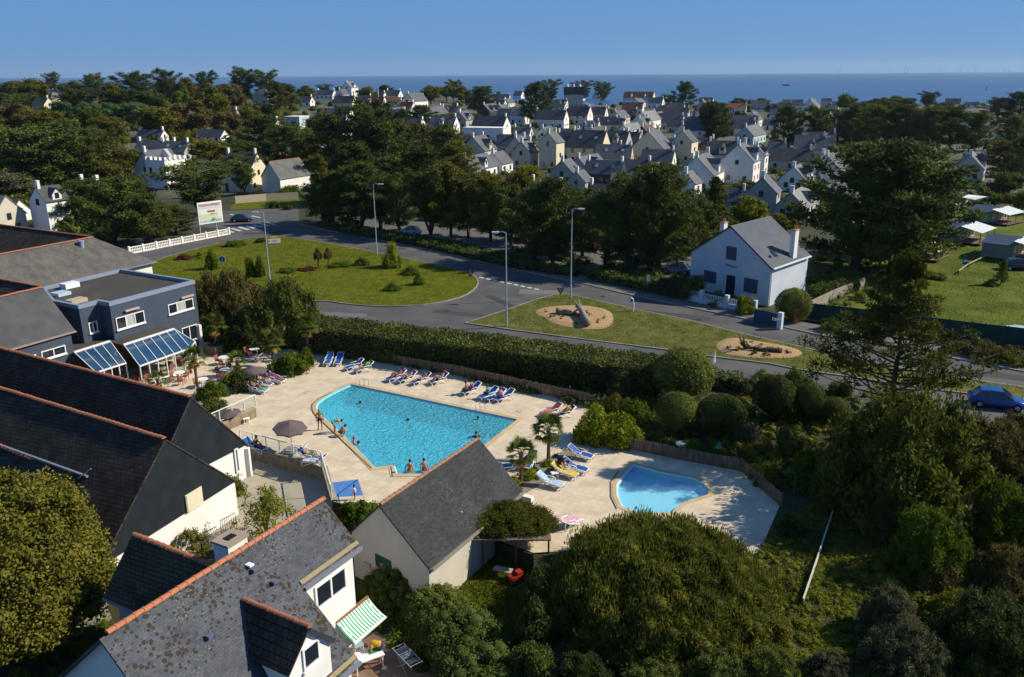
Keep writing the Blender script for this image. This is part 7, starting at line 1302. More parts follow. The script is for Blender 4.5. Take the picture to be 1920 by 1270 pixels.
def table(label, x, y, r=.5, sq=False, group='white plastic tables on the terrace'):
    o = thing('round_table' if not sq else 'side_table', label, 'table', P(x, y, .012), .3, group)
    if sq: MB().box((0, 0, .42), (.5, .4, .04)).build('tabletop', RESIN, o)
    else: MB().lathe([(r, .70), (r, .73), (0.02, .735)], (0, 0, 0), 16).build('tabletop', RESIN, o)
    k = .2 if sq else .28
    for sx, sy in ((1, 1), (1, -1), (-1, 1), (-1, -1)): MB().bar((sx * k, sy * k * .8, 0), (sx * k * .8, sy * k * .7, .41 if sq else .70), .04, .04).build('leg', RESIN, o)
CHM = mat('brick_red_plastic', (.38, .11, .08), (.33, .095, .07), sc=3, rough=.5)
def chair(label, x, y, deg, group='brick red chairs on the terrace'):
    o = thing('garden_chair', label, 'chair', P(x, y, .012), math.radians(deg), group); MB().box((0, 0, .44), (.48, .48, .04)).build('seat', CHM, o)
    mb = MB()
    for k in range(5): mb.bar((-.24, -.2 + k * .1, .46), (-.34, -.2 + k * .1, .92), .06, .03)
    mb.bar((-.33, -.24, .9), (-.33, .24, .9), .04, .08); mb.build('backrest', CHM, o)
    for sx, sy in ((1, 1), (1, -1), (-1, 1), (-1, -1)): MB().bar((sx * .22, sy * .22, 0), (sx * .2, sy * .2, .44), .04, .04).build('leg', CHM, o)
    for s in (-.26, .26): MB().tube([(.2, s, .44), (.2, s, .64), (-.28, s, .66)], .02, 5).build('armrest', CHM, o)
for a in [('round white table farthest back on the terrace', 478, 667), ('round white table between planter and small palm', 421, 683), ('round white table left of the lower small palm', 424, 706), ('round white table at the foot of the slender palm', 381, 725), ('round white table next to the conservatory glass', 338, 712), ('round white table at the mesh fence', 462, 655)]: table(*a)
for a in [('chair left of the farthest terrace table', 466, 668, -20), ('chair behind the planter table', 411, 684, -20), ('chair right of the planter table', 431, 688, 160), ('chair in front of the planter table', 419, 692, 80), ('chair left of the lower terrace table', 413, 707, -20), ('chair in front of the lower terrace table', 421, 714, 70), ('chair right of the lower terrace table', 437, 708, 160), ('chair left of the slender palm table', 372, 728, -20), ('chair right of the slender palm table', 393, 729, 160),
          ('chair left of the conservatory table', 328, 716, -10), ('chair right of the conservatory table', 348, 714, 170), ('chair in front of the conservatory table', 341, 722, 90), ('chair by the small conservatory palm', 280, 722, -30), ('second chair beside the small conservatory palm', 286, 728, 40), ('chair in front of the farthest terrace table', 473, 675, 70)]: chair(*a)
table('low white side table behind the balustrade parasol', 463, 794, sq=True, group=''); table('low white side table beside the lowest blue loungers', 1040, 897, sq=True, group=''); table('small white stand alone on the deck near the mesh fence', 543, 701, sq=True, group='')
# ladders
STL = mat('polished_steel', (.55, .55, .55), rough=.2, metal=.8)
for x, y, l in ((681, 728, 'steel pool ladder at the upper left corner of the big pool'), (899, 774, 'steel pool ladder near the right corner of the big pool')):
    b = P(x, y); o = thing('pool_ladder', l, 'ladder', b, math.radians(-29))
    for s in (-.25, .25): MB().tube([(s, .5, 0), (s, .45, .75), (s, .15, .85), (s, -.15, .7), (s, -.22, -.9)], .025, 6).build('handrail', STL, o)
    for k in range(3): MB().box((0, -.22, -.2 - k * .28), (.5, .08, .03)).build('step', STL, o)
# ================================================================== PEOPLE
POSE = dict(
 stand=dict(hip=(0, 0, .93), chest=(0, 0, 1.32), neck=(0, 0, 1.48), head=(.02, 0, 1.64), sh=.19, knee=[(.03, .11, .5), (.02, -.13, .5)], foot=[(0, .13, .06), (-.02, -.16, .06)], elbow=[(-.02, .27, 1.14), (-.02, -.27, 1.14)], hand=[(.06, .25, .9), (.05, -.27, .9)]),
 child=dict(hip=(0, 0, .52), chest=(0, 0, .78), neck=(0, 0, .88), head=(.02, 0, 1.0), sh=.12, knee=[(.02, .07, .28), (.02, -.08, .28)], foot=[(0, .08, .05), (0, -.1, .05)], elbow=[(.1, .24, .86), (0, -.17, .66)], hand=[(.28, .34, .98), (.08, -.16, .54)]),
 recline=dict(hip=(-.02, 0, .50), chest=(-.42, 0, .76), neck=(-.56, 0, .86), head=(-.70, 0, .99), sh=.18, knee=[(.38, .1, .62), (.40, -.11, .50)], foot=[(.78, .09, .42), (.84, -.12, .43)], elbow=[(-.25, .28, .66), (-.28, -.28, .66)], hand=[(0, .2, .64), (.02, -.18, .62)]),
 knees=dict(hip=(-.02, 0, .50), chest=(-.38, 0, .74), neck=(-.52, 0, .86), head=(-.62, 0, 1.0), sh=.18, knee=[(.30, .1, .88), (.32, -.11, .82)], foot=[(.55, .09, .42), (.6, -.12, .42)], elbow=[(-.12, .26, .68), (-.15, -.26, .68)], hand=[(.12, .14, .82), (.1, -.12, .8)]),
 prone=dict(hip=(.05, 0, .50), chest=(-.38, 0, .56), neck=(-.54, 0, .60), head=(-.68, 0, .66), sh=.19, knee=[(.45, .08, .47), (.45, -.1, .47)], foot=[(.85, .08, .44), (.85, -.1, .44)], elbow=[(-.5, .3, .5), (-.5, -.3, .5)], hand=[(-.75, .2, .55), (-.75, -.2, .55)]),
 sit=dict(hip=(0, 0, .50), chest=(.04, 0, .88), neck=(.08, 0, 1.02), head=(.13, 0, 1.17), sh=.18, knee=[(.42, .1, .52), (.42, -.12, .5)], foot=[(.42, .1, .08), (.48, -.13, .08)], elbow=[(.1, .26, .72), (.1, -.26, .72)], hand=[(.34, .14, .6), (.34, -.14, .6)]),
 edge=dict(hip=(0, 0, .15), chest=(.05, 0, .52), neck=(.1, 0, .66), head=(.16, 0, .80), sh=.18, knee=[(.42, .1, .16), (.42, -.12, .16)], foot=[(.46, .1, -.25), (.48, -.13, -.25)], elbow=[(-.06, .27, .36), (-.06, -.27, .36)], hand=[(-.02, .3, .10), (-.02, -.3, .10)]),
 bend=dict(hip=(-.12, 0, .92), chest=(.26, 0, 1.04), neck=(.40, 0, 1.0), head=(.54, 0, .97), sh=.19, knee=[(.02, .12, .5), (.04, -.12, .5)], foot=[(-.02, .12, .06), (.0, -.12, .06)], elbow=[(.34, .24, .80), (.34, -.24, .80)], hand=[(.45, .18, .58), (.48, -.16, .58)]),
 swim=dict(hip=(-.2, 0, -.62), chest=(0, 0, -.22), neck=(.03, 0, -.03), head=(.05, 0, .12), sh=.19, knee=[(-.3, .1, -.95), (-.3, -.1, -.95)], foot=[(-.5, .1, -1.2), (-.5, -.1, -1.2)], elbow=[(.22, .3, -.12), (.22, -.3, -.12)], hand=[(.48, .22, -.1), (.48, -.22, -.1)]),
 wade=dict(hip=(0, 0, -.28), chest=(0, 0, .12), neck=(0, 0, .28), head=(.02, 0, .43), sh=.19, knee=[(0, .1, -.7), (0, -.1, -.7)], foot=[(0, .1, -1.1), (0, -.1, -1.1)], elbow=[(.05, .5, .14), (.05, -.5, .14)], hand=[(.1, .80, .06), (.1, -.80, .06)]),
 crouch=dict(hip=(-.1, 0, .38), chest=(.12, 0, .66), neck=(.24, 0, .76), head=(.36, 0, .84), sh=.19, knee=[(.32, .14, .5), (.30, -.14, .48)], foot=[(.02, .14, .06), (.02, -.14, .06)], elbow=[(.36, .26, .5), (.36, -.26, .5)], hand=[(.5, .16, .3), (.5, -.14, .3)]))
BODY = {}
def body_mesh(pose):
    if pose in BODY: return BODY[pose]
    p = POSE[pose]; k = .62 if pose == 'child' else 1.; V = []; E = []; R = []
    def v(c, r, prev=None, ry=None):
        V.append(Vector(c)); R.append((r * k, (ry or r) * k)); i = len(V) - 1
        if prev is not None: E.append((prev, i))
        return i
    hip, ch, nk, hd = (Vector(p[t]) for t in ('hip', 'chest', 'neck', 'head'))
    i0 = v(hip, .145, None, .115); i1 = v(hip.lerp(ch, .5), .125, i0, .10); i2 = v(ch, .15, i1, .115); i3 = v(nk, .06, i2); ax = (hd - nk).normalized(); i4 = v(hd, .095, i3); i5 = v(hd + ax * .09 * k, .075, i4)
    fwd = Vector((1, 0, 0)); v(hd + fwd * .105 * k - ax * .01, .018, i4)
    for s in (0, 1):
        kn, ft, el, ha = (Vector(p[t][s]) for t in ('knee', 'foot', 'elbow', 'hand')); sg = 1 if s == 0 else -1
        a = v(hip + Vector((0, sg * .09 * k, -.03 * k)) + (kn - hip) * .12, .095, i0); b = v(kn, .062, a); c = v(kn.lerp(ft, .4), .058, b); d = v(ft, .038, c); f2 = (fwd if abs((ft - kn).normalized().x) < .7 else Vector((0, 0, 1))); v(ft + f2 * .16 * k - Vector((0, 0, .02)), .03, d)
        a = v(ch.lerp(nk, .55) + Vector((0, sg * p['sh'], 0)), .058, i2); b = v(el, .042, a); c = v(el.lerp(ha, .35), .042, b); d = v(ha, .028, c); hdv = (ha - el).normalized(); e = v(ha + hdv * .07 * k, .032, d)
        sd = Vector((0, 0, 1)).cross(hdv); sd = sd.normalized() if sd.length > .1 else Vector((1, 0, 0))
        for q in (-.028, -.009, .010, .028): v(ha + hdv * (.17 - abs(q) * .8) * k + sd * q * k, .009, e)
        v(ha + hdv * .06 * k + sd * .06 * k * sg, .011, d)
    me = bpy.data.meshes.new('body'); me.from_pydata([tuple(q) for q in V], E, []); o = bpy.data.objects.new('body_tmp', me); COL.objects.link(o); md = o.modifiers.new('Skin', 'SKIN'); md.use_smooth_shade = True
    if len(me.skin_vertices) == 0: return None
    for i, r in enumerate(R): me.skin_vertices[0].data[i].radius = r
    me.skin_vertices[0].data[0].use_root = True; sb = o.modifiers.new('Sub', 'SUBSURF'); sb.levels = 1; sb.render_levels = 1
    dg = bpy.context.evaluated_depsgraph_get(); r = bpy.data.meshes.new_from_object(o.evaluated_get(dg)); r.name = 'body'; bpy.data.objects.remove(o); BODY[pose] = r; return r
HAIR = {'dark': mat('dark_hair', (.02, .014, .01)), 'brown': mat('brown_hair', (.07, .04, .02)), 'grey': mat('grey_hair', (.3, .29, .28)), 'blond': mat('blond_hair', (.35, .24, .12)), 'red': mat('red_cap', (.45, .03, .03))}
def person(label, x, y, pose, deg, skin=None, hair='dark', low=None, top=None, z=.012, on=None, s=1., hat=False):
    if on: b = LNG[on]; loc = Vector(b.location) + Vector((0, 0, -.04)); rz = b.rotation_euler.z + math.radians(deg)
    else: loc = P(x, y, z); rz = math.radians(deg)
    if on and pose == 'sit': loc += Vector((math.cos(b.rotation_euler.z) * (x or 0), math.sin(b.rotation_euler.z) * (x or 0), 0))
    o = thing('person', label, 'person', loc, rz); o.scale = (s, s, s); p = POSE[pose]; k = .62 if pose == 'child' else 1.
    link('body', body_mesh(pose), o, None, skin or SKIN)
    hip, ch, hd, nk = Vector(p['hip']), Vector(p['chest']), Vector(p['head']), Vector(p['neck']); ax = (hd - nk).normalized()
    MB().ico(hd + ax * .045 * k + Vector((-.02, 0, 0)), .118 * k, 2, .03, 1, (1, .95, 1.0)).build('hair', HAIR[hair], o, smooth=True)
    MB().ico(hd + Vector((.09 * k, .035 * k, .01)), .012, 1).ico(hd + Vector((.09 * k, -.035 * k, .01)), .012, 1).build('eyes', HAIR['dark'], o)
    if low:
        mb = MB(); m_ = mat('cloth_' + low[0], low[1], rough=.9); mb.tube([hip + (ch - hip).normalized() * .08 * k, hip - (ch - hip).normalized() * .05 * k], [.155 * k, .17 * k], 10)
        for kn, sg in zip(p['knee'], (1, -1)): a = hip + Vector((0, sg * .09 * k, -.02)); mb.tube([a, a.lerp(Vector(kn), low[2])], [.118 * k, .10 * k], 8)
        mb.build('shorts', m_, o, smooth=True)
    if top:
        mb = MB(); m_ = mat('cloth_' + top[0], top[1], rough=.9); mb.tube([hip + (ch - hip) * .1, hip.lerp(ch, .55), ch, ch.lerp(nk, .6)], [.16 * k, .148 * k, .172 * k, .11 * k], 10)
        for t, sg in ((p['elbow'][0], 1), (p['elbow'][1], -1)): a = ch.lerp(nk, .5) + Vector((0, sg * p['sh'] * .9, 0)); mb.tube([a, a.lerp(Vector(t), .5)], [.075 * k, .06 * k], 8)
        mb.build('top', m_, o, smooth=True)
    return o
BK_ = ('black', (.02, .02, .025), .12); 
person('man standing on the pool edge in black swim trunks, hands at his sides', 601, 806, 'stand', -70, SKIN2, 'grey', ('black', (.02, .02, .025), .3))
person('bather bending over at the pool edge beside the standing man', 628, 812, 'bend', 20, SKIN, 'dark', ('aqua', (.1, .35, .35), .2)); person('bather crouching on the pool edge just below the bending one', 640, 819, 'crouch', 30, SKIN, 'brown', BK_)
person('bather with reddish hair leaning in the water at the pool edge', 664, 832, 'wade', 10, SKIN, 'red', ('navy', (.02, .04, .12), .1), z=-.25); person('dark haired bather in the water beside the red-haired one', 673, 840, 'wade', 190, SKIN, 'dark', BK_, z=-.4)
person('left of two bathers sitting on the near pool edge, seen from behind', 768, 886, 'edge', 75, SKIN, 'dark', ('gold', (.5, .35, .03), .1)); person('right of two bathers sitting on the near pool edge in red trunks', 796, 884, 'edge', 100, SKIN, 'brown', ('red', (.4, .05, .03), .3))
person('lone dark-haired swimmer near the upper left pool corner', 676, 757, 'swim', -100, SKIN2, 'dark', z=-.13); person('swimmer in the water below the right pool ladder', 896, 786, 'swim', -60, SKIN2, 'dark', z=-.13); person('wading bather with both arms stretched out above the pool house ridge', 893, 822, 'wade', -85, SKIN, 'dark', ('black2', (.02, .02, .025), .15), ('blackt', (.02, .02, .03)), z=-.2)
person('swimmer barely above water in the middle of the pool', 766, 790, 'swim', 180, SKIN2, 'dark', z=-.22)
person('sunbather in a bright green top by the hedge fence', 0, 0, 'recline', 0, SKIN, 'dark', BK_, ('green', (.10, .55, .05)), on='d'); person('tanned sunbather sitting up on the violet-towel lounger', 0, 0, 'knees', 0, SKIN2, 'dark', BK_, on='e'); person('sunbather reading on the lounger right of the violet towel', 0, 0, 'knees', 0, SKIN, 'brown', ('white', (.7, .7, .7), .2), on='f')
person('sunbather with a white magazine in the middle of the fence row', 0, 0, 'recline', 0, SKIN2, 'dark', ('white', (.7, .7, .7), .2), on='g'); person('sunbather with raised knees on the last lounger of the middle group', 0, 0, 'knees', 0, SKIN, 'red', BK_, on='h')
person('left of two seated women by the right pool ladder', .45, 0, 'sit', -60, SKIN2, 'brown', BK_, on='i'); person('right of two seated women by the right pool ladder', -.1, 0, 'sit', -60, SKIN, 'dark', BK_, ('mauve', (.3, .12, .2)), on='i')
person('person wrapped in a teal towel sitting beside the ladder', 0, 0, 'sit', -70, SKIN2, 'brown', BK_, ('tealt', (.03, .35, .33)), on='j'); person('person with a violet wrap round the waist sitting on the end lounger', .3, 0, 'sit', -60, SKIN, 'brown', ('violet', (.25, .05, .5), .7), ('pinkt', (.5, .2, .25)), on='l')
person('sunbather lying face down beyond the red towel', 1043, 772, 'prone', -150, SKIN, 'brown', BK_); person('sunbather in red on the lounger right of the red towel', 0, 0, 'recline', 0, SKIN2, 'dark', ('blue', (.03, .08, .3), .5), ('orange', (.6, .25, .03)), on='n')
person('person in a black swimsuit bending over the blue loungers', 1051, 886, 'bend', -30, SKIN2, 'dark', ('black3', (.015, .015, .02), .5), ('blackt', (.02, .02, .03)))
person('child in white shirt and red shorts standing on the blue screen mat', 666, 937, 'child', 190, SKIN2, 'dark', ('reds', (.5, .03, .04), .6), ('whitet', (.72, .74, .80)))
person('sunbather on the outer lounger below the terrace parasol', 0, 0, 'recline', 0, SKIN, 'dark', ('purples', (.14, .05, .25), .4), ('purplet', (.14, .05, .25)), on='v'); person('sunbather on the middle lounger below the terrace parasol', 0, 0, 'knees', 0, SKIN, 'dark', BK_, on='w'); person('sunbather on the lounger with the white towel by the railing', 0, 0, 'recline', 0, SKIN, 'brown', ('white', (.7, .7, .7), .2), on='x'); person('sunbather shaded beside the teal towel', 0, 0, 'knees', 0, SKIN2, 'dark', BK_, on='y')
person('person sitting behind the balustrade next to the black roof', 0.1, 0, 'sit', 20, SKIN2, 'brown', BK_, ('olivet', (.12, .09, .06)), on='ab'); person('sunbather in bright green shorts behind the balustrade', 0, 0, 'knees', 0, SKIN, 'brown', ('greens', (.12, .6, .04), .5), on='ad')
person('person in a mustard yellow top leaning over the patio table', 712, 1240, 'bend', 190, SKIN, 'brown', ('navys', (.03, .04, .08), .9), ('mustard', (.50, .28, .02)), z=-1, s=1.05)
# patio furniture at the bottom
b = P(690, 1252, -1); o = thing('garden_table', 'white rectangular patio table at the bottom edge under the awning', 'table', b, math.radians(30)); MB().box((0, 0, .73), (1.5, .85, .04)).build('tabletop', RESIN, o)
for sx in (-.65, .65):
    for sy in (-.35, .35): MB().bar((sx, sy, 0), (sx, sy, .72), .05, .05).build('leg', RESIN, o)
MB().box((.35, .1, .762), (.5, .35, .012)).build('place_mat', mat('green_mat', (.03, .25, .04)), o)
o = thing('garden_chair', 'pale blue patio chair tucked against the front house wall', 'chair', P(672, 1222, -1), .5); MB().box((0, 0, .43), (.5, .5, .05)).build('seat', mat('pale_blue_plastic', (.30, .45, .52)), o); MB().box((-.25, 0, .7), (.05, .5, .5)).build('backrest', mat('pale_blue_plastic', (.30, .45, .52)), o)
for sx in (-.2, .2):
    for sy in (-.2, .2): MB().bar((sx, sy, 0), (sx, sy, .42), .04, .04).build('leg', RESIN, o)
o = thing('drying_rack', 'folding laundry drying rack with dark clothes on the patio', 'rack', P(765, 1256, -1), math.radians(-52))
for y in (-.32, .32): MB().tube([(-.9, y, .85), (.9, y, .85)], .018, 5).build('rail', GALV, o); MB().tube([(-.5, y, 0), (.5, y, .85)], .018, 5).build('leg', GALV, o); MB().tube([(.5, y, 0), (-.5, y, .85)], .018, 5).build('leg', GALV, o)
for k in range(9): MB().tube([(-.85 + k * .21, -.32, .86), (-.85 + k * .21, .32, .86)], .008, 4).build('bar', GALV, o)
for k, (c, m_) in enumerate(((-.45, (.02, .025, .05)), (.05, (.10, .14, .18)), (.55, (.03, .05, .06)))):
    q = MB().add([(c - .17, -.28, .88), (c + .17, -.28, .88), (c + .17, .28, .88), (c - .17, .28, .88), (c - .17, -.30, .55), (c + .17, -.30, .55)], [(0, 1, 2, 3), (4, 5, 1, 0)]).build('garment', mat('garment_%d' % k, m_), None, o.location, rz=o.rotation_euler.z); tag(q, ['navy garment at the upper end of the drying rack', 'grey-blue garment in the middle of the drying rack', 'dark garment at the lower end of the drying rack'][k], 'garment')
# ================================================================== STREET FURNITURE
POLEM = mat('pole_blue_grey', (.34, .42, .50), rough=.5, metal=.2)
def lamp(label, x, yb, yt, side, deg=0):
    b = P(x, yb, .1); h = hgt(b.x, b.y, yt); o = thing('street_lamp', label, 'street lamp', b, 0, 'tall grey street lamps round the roundabout'); MB().tube([(0, 0, 0), (0, 0, 1.6), (0, 0, 1.62), (0, 0, h)], [.12, .11, .085, .055], 8).build('post', POLEM, o)
    MB().tube([(0, 0, h - .05), (side * .35, 0, h + .08), (side * .8, 0, h + .05)], .04, 6).build('arm', POLEM, o); MB().box((side * 1.1, 0, h + .02), (.75, .32, .14)).box((side * 1.15, 0, h - .07), (.5, .24, .06)).build('lamp_head', mat('lamp_head', (.62, .66, .68), rough=.3), o)
lamp('street lamp on the triangular verge nearest the camera, head to the left', 950, 612, 438, -1); lamp('street lamp at the tip of the verge beside the yield sign', 1070, 559, 394, 1); lamp('street lamp behind the roundabout lawn beside the bright round bush', 707, 478, 347, 1); lamp('street lamp on the left part of the roundabout lawn', 506, 525, 400, -1)
b = P(1691, 552); h = hgt(b.x, b.y, 482); o = thing('camp_lamp', 'green-poled lamp with two white globes on the camp lawn', 'street lamp', b); MB().tube([(0, 0, 0), (0, 0, h)], [.07, .05], 8).build('post', mat('green_pole', (.12, .30, .26)), o)
for s in (-1, 1): MB().ico((s * .38, 0, h + .1 * (1 + s)), .32, 2).build('globe', mat('white_globe', (.8, .8, .8), rough=.3), o, smooth=True)
MB().bar((-.4, 0, h), (.4, 0, h), .05, .05).build('arm', GALV, o)
def pole(name, label, x, yb, yt, r, m, cat='pole'):
    b = G(x, yb); h = hgt(b.x, b.y, yt) - b.z; o = thing(name, label, cat, b); MB().tube([(0, 0, 0), (0, 0, h)], [r, r * .7], 7).build('shaft', m, o); MB().bar((-.6, 0, h * .95), (.6, 0, h * .95), .08, .1).build('crossarm', m, o)
pole('utility_pole', 'bare grey utility pole among the trees left of the tower house', 207, 300, 262, .2, mat('pole_concrete', (.3, .28, .24))); pole('utility_pole', 'distant dark utility pole on the wooded hill', 117, 213, 194, .25, mat('pole_wood', (.08, .06, .05))); pole('mast', 'thin white mast above the village roofs left of centre', 710, 192, 162, .25, WHITE)
pole('utility_pole', 'slender post beside the shore road at right', 1893, 272, 218, .15, mat('pole_concrete', (.3, .28, .24))); pole('lamp_standard', 'pale lamp standard on the village street at right', 1885, 300, 258, .12, GALV)
def sign(name, label, x, yb, yt, build, deg=-90, cat='sign', z=.1):
    b = P(x, yb, z); h = hgt(b.x, b.y, yt) - z; o = thing(name, label, cat, b, math.radians(deg + 90)); MB().tube([(0, .04, 0), (0, .04, h)], .035, 6).build('post', GALV, o); build(o, h); return o
REDS, WHS, BLS = mat('sign_red', (.30, .02, .05), rough=.4), mat('sign_white', (.75, .75, .78), rough=.4), mat('sign_blue', (.02, .12, .42), rough=.4)
def yield_(o, h):
    t = lambda r, y, zc: [(-r, y, zc + r * .58), (r, y, zc + r * .58), (0, y, zc - r * 1.15)]
    MB().add(t(.5, -.02, h - .45) + t(.5, 0, h - .45), [(0, 2, 1), (3, 4, 5), (0, 1, 4, 3), (1, 2, 5, 4), (2, 0, 3, 5)]).build('border', REDS, o); MB().add(t(.30, -.03, h - .45), [(0, 2, 1)]).build('plate', mat('sign_grey_mauve', (.35, .32, .45)), o)
sign('yield_sign', 'yield sign at the right tip of the roundabout lawn', 882, 521, 507, yield_); sign('yield_sign', 'yield sign at the tip of the triangular verge beside a lamp post', 1051, 553, 538, yield_)
def rnd(m1, r=.4):
    def f(o, h): MB().lathe([(r, -.015), (r, .015)], (0, 0, 0), 20).build('disc', m1, o, (0, 0, h - r), rot=(PI / 2, 0, 0))
    return f
def arrow(o, h): rnd(WHS, .48)(o, h); MB().lathe([(.40, -.03), (.40, .03)], (0, 0, 0), 20).build('face', BLS, o, (0, 0, h - .48), rot=(PI / 2, 0, 0)); MB().box((0, -.05, h - .48), (.1, .02, .5)).build('arrow', WHS, o)
sign('keep_right_sign', 'round blue and white sign behind the upright bush on the roundabout lawn', 418, 498, 480, arrow)
o = thing('arched_marker', 'white arch-shaped marker on the verge edge', 'marker', P(1184, 584, .1), 0); MB().tube([(.18, 0, .0), (.22, 0, .9), (.12, 0, 1.5), (-.08, 0, 1.62), (-.26, 0, 1.4), (-.3, 0, .9), (-.22, 0, .6)], .09, 6).build('arch', WHS, o)
sign('notice_sign', 'small white plate sign in front of the dark hedge on the pavement', 1214, 548, 517, lambda o, h: MB().box((0, -.02, h - .35), (.35, .03, .8)).build('plate', WHS, o))
def wood(o, h): MB().box((0, -.02, h - .5), (1.0, .06, .9)).build('board', mat('brown_board', (.22, .15, .11)), o)
sign('brown_signboard', 'small brown wooden signboard at the back of the roundabout lawn', 420, 463, 449, wood, -60)
def wh(o, h): MB().box((.3, -.02, h - .45), (2.0, .06, .75)).build('white_board', WHS, o); MB().box((.3, -.04, h + .15), (1.2, .05, .4)).build('yellow_board', mat('sign_yellow', (.70, .50, .02)), o); MB().box((-.5, -.06, h - .45), (.14, .02, .3)).build('red_mark', REDS, o); MB().box((.4, -.06, h - .35), (.9, .02, .08)).box((.4, -.06, h - .55), (.7, .02, .06)).build('print', mat('faint_print', (.35, .35, .38)), o); MB().tube([(.9, .04, 0), (.9, .04, h)], .04, 6).build('post', GALV, o)
sign('direction_board', 'low white and yellow notice board beside the left lamp post', 511, 459, 447, wh, -70)
def tri(o, h):
    for sx, sg in ((-.22, 1), (.28, -1)): MB().add([(sx - .2, -.02, h - 1.3), (sx + .2, -.02, h - 1.3), (sx + .12 * sg, -.02, h)], [(0, 1, 2), (2, 1, 0)]).build('panel', WHS if sg < 0 else mat('sign_teal', (.15, .40, .50)), o)
sign('direction_sign', 'angled white and blue sign panels by the side road below the right chip bed', 1338, 684, 657, tri, deg=-35, z=0)
o = thing('hydrant_post', 'faded red post with pale cap on the pavement by the green windbreak', 'post', P(1490, 606, .1)); MB().lathe([(.24, 0), (.24, .55), (.18, .6), (.2, 1.1), (.34, 1.15), (.34, 1.55)], (0, 0, 0), 10).build('body', mat('faded_red', (.42, .10, .06), (.35, .12, .07), sc=4), o); MB().lathe([(.36, 0), (.36, .12), (.1, .16)], (0, 0, 1.55), 10).build('cap', mat('pale_pink', (.5, .32, .28)), o)
for x, y, yt, l in ((1347, 862, 832, 'green garden lamp with round cap behind the paddling pool fence'),): b = P(x, y); h = hgt(b.x, b.y, yt); o = thing('garden_lamp', l, 'lamp', b); GL = mat('verdigris', (.06, .24, .18)); MB().tube([(0, 0, 0), (0, 0, h - .2)], .05, 6).build('post', GL, o); MB().lathe([(.3, 0), (.16, .1), (.1, .35), (.02, .4)], (0, 0, h - .3), 10).build('hood', GL, o)
o = thing('garden_dish', 'shallow pale round dish lying behind the picket fence', 'dish', P(1282, 842, .3)); MB().lathe([(.1, 0), (.55, .08), (.6, .12), (.5, .1)], (0, 0, .3), 14).build('bowl', mat('dish_grey_green', (.22, .26, .22)), o); MB().tube([(0, 0, -.3), (0, 0, .3)], .06).build('stem', GALV, o)
o = thing('outdoor_shower', 'dark green bent shower post at the right tip of the deck', 'shower', P(1487, 938), 0); MB().tube([(0, 0, 0), (0, 0, 1.9), (-.1, 0, 2.0), (-.7, 0, 2.05)], .05, 6).build('pipe', mat('dark_green', (.01, .10, .06)), o); MB().box((-.7, 0, 2.0), (.25, .2, .06)).build('head', mat('dark_green', (.01, .10, .06)), o)
meshfence('white courtyard gate of upright bars against the white wall', [P(416, 1003, -1), P(442, 990, -1)], .02, WPAINT, name='gate'); gt = [o for o in COL.objects if o.name.startswith('gate')][0]; a_, b_ = P(416, 1006, -1), P(444, 990, -1); base = wl(gt)
for k in range(8): q = a_.lerp(b_, k / 7) - base; MB().bar(q, q + Vector((0, 0, 1.1)), .03, .03).build('bar', mat('gate_grey', (.25, .24, .22)), gt)
MB().bar(a_ - base + Vector((0, 0, 1.1)), b_ - base + Vector((0, 0, 1.1)), .04, .04).build('rail', mat('gate_grey', (.25, .24, .22)), gt)
# billboard
q = [P(378, 449), P(409, 444)]; b = q[0]; d = (q[1] - q[0]).normalized(); bn = Vector((d.y, -d.x, 0)); o = thing('billboard', 'white framed billboard on steel posts above the balustrade fence', 'billboard', b)
TL, TR, BR, BL_ = (onplane(x, y, b, bn) for x, y in ((369, 382), (414, 375), (418, 414), (373, 423))); cc = (TL + TR + BR + BL_) / 4; Wb = (TR - TL).length; Hb = (TL - BL_).length
def bb_(name, m, x0, z0, x1, z1, t, out): c = cc + d * (x0 + x1) / 2 * Wb + Vector((0, 0, (z0 + z1) / 2 * Hb)) + bn * out; return put(MB().bar(c - Vector((0, 0, (z1 - z0) * Hb / 2)), c + Vector((0, 0, (z1 - z0) * Hb / 2)), (x1 - x0) * Wb, t, up=bn), name, m, o)
bb_('frame', WPAINT, -.5, -.5, .5, .5, .18, 0); PO = bb_('poster', mat('poster_cream', (.66, .66, .58), (.72, .74, .70), sc=.8), -.45, -.44, .45, .44, .02, .10)
for nm, m_, x0, z0, x1, z1 in (('poster_roof_band', mat('print_roof', (.30, .17, .15), (.45, .33, .30), sc=2), -.44, .30, .44, .42), ('poster_wall_band', mat('print_pale', (.60, .60, .66)), -.44, .20, .44, .30), ('poster_sand_band', mat('print_sand', (.62, .60, .38)), -.44, -.28, .3, -.05), ('poster_green_band', mat('print_green', (.22, .40, .28), (.5, .62, .55), sc=1.5), -.44, -.43, .44, -.32), ('poster_blue_shape', mat('print_blue', (.08, .35, .45)), .02, -.38, .18, -.26)): bb_(nm, m_, x0, z0, x1, z1, .012, .118)
NP = 30; pts = [cc + bn * .125 + d * (-.12 + .32 * k / (NP - 1)) * Wb + Vector((0, 0, (.06 + .05 * math.sin(k * 1.7)) * Hb)) for k in range(NP)]; put(MB().tube(pts, .035, 4), 'poster_script', mat('print_red', (.45, .12, .08)), o)
put(MB().tube([p + d * .3 - Vector((0, 0, .13 * Hb)) for p in pts[::2]], .03, 4), 'poster_script', mat('print_teal', (.15, .3, .35)), o)
for p in (q[0], q[1]): put(MB().bar(p - bn * .08, Vector((p.x, p.y, cc.z + Hb * .4)) - bn * .16, .14, .14), 'post', GALV, o)
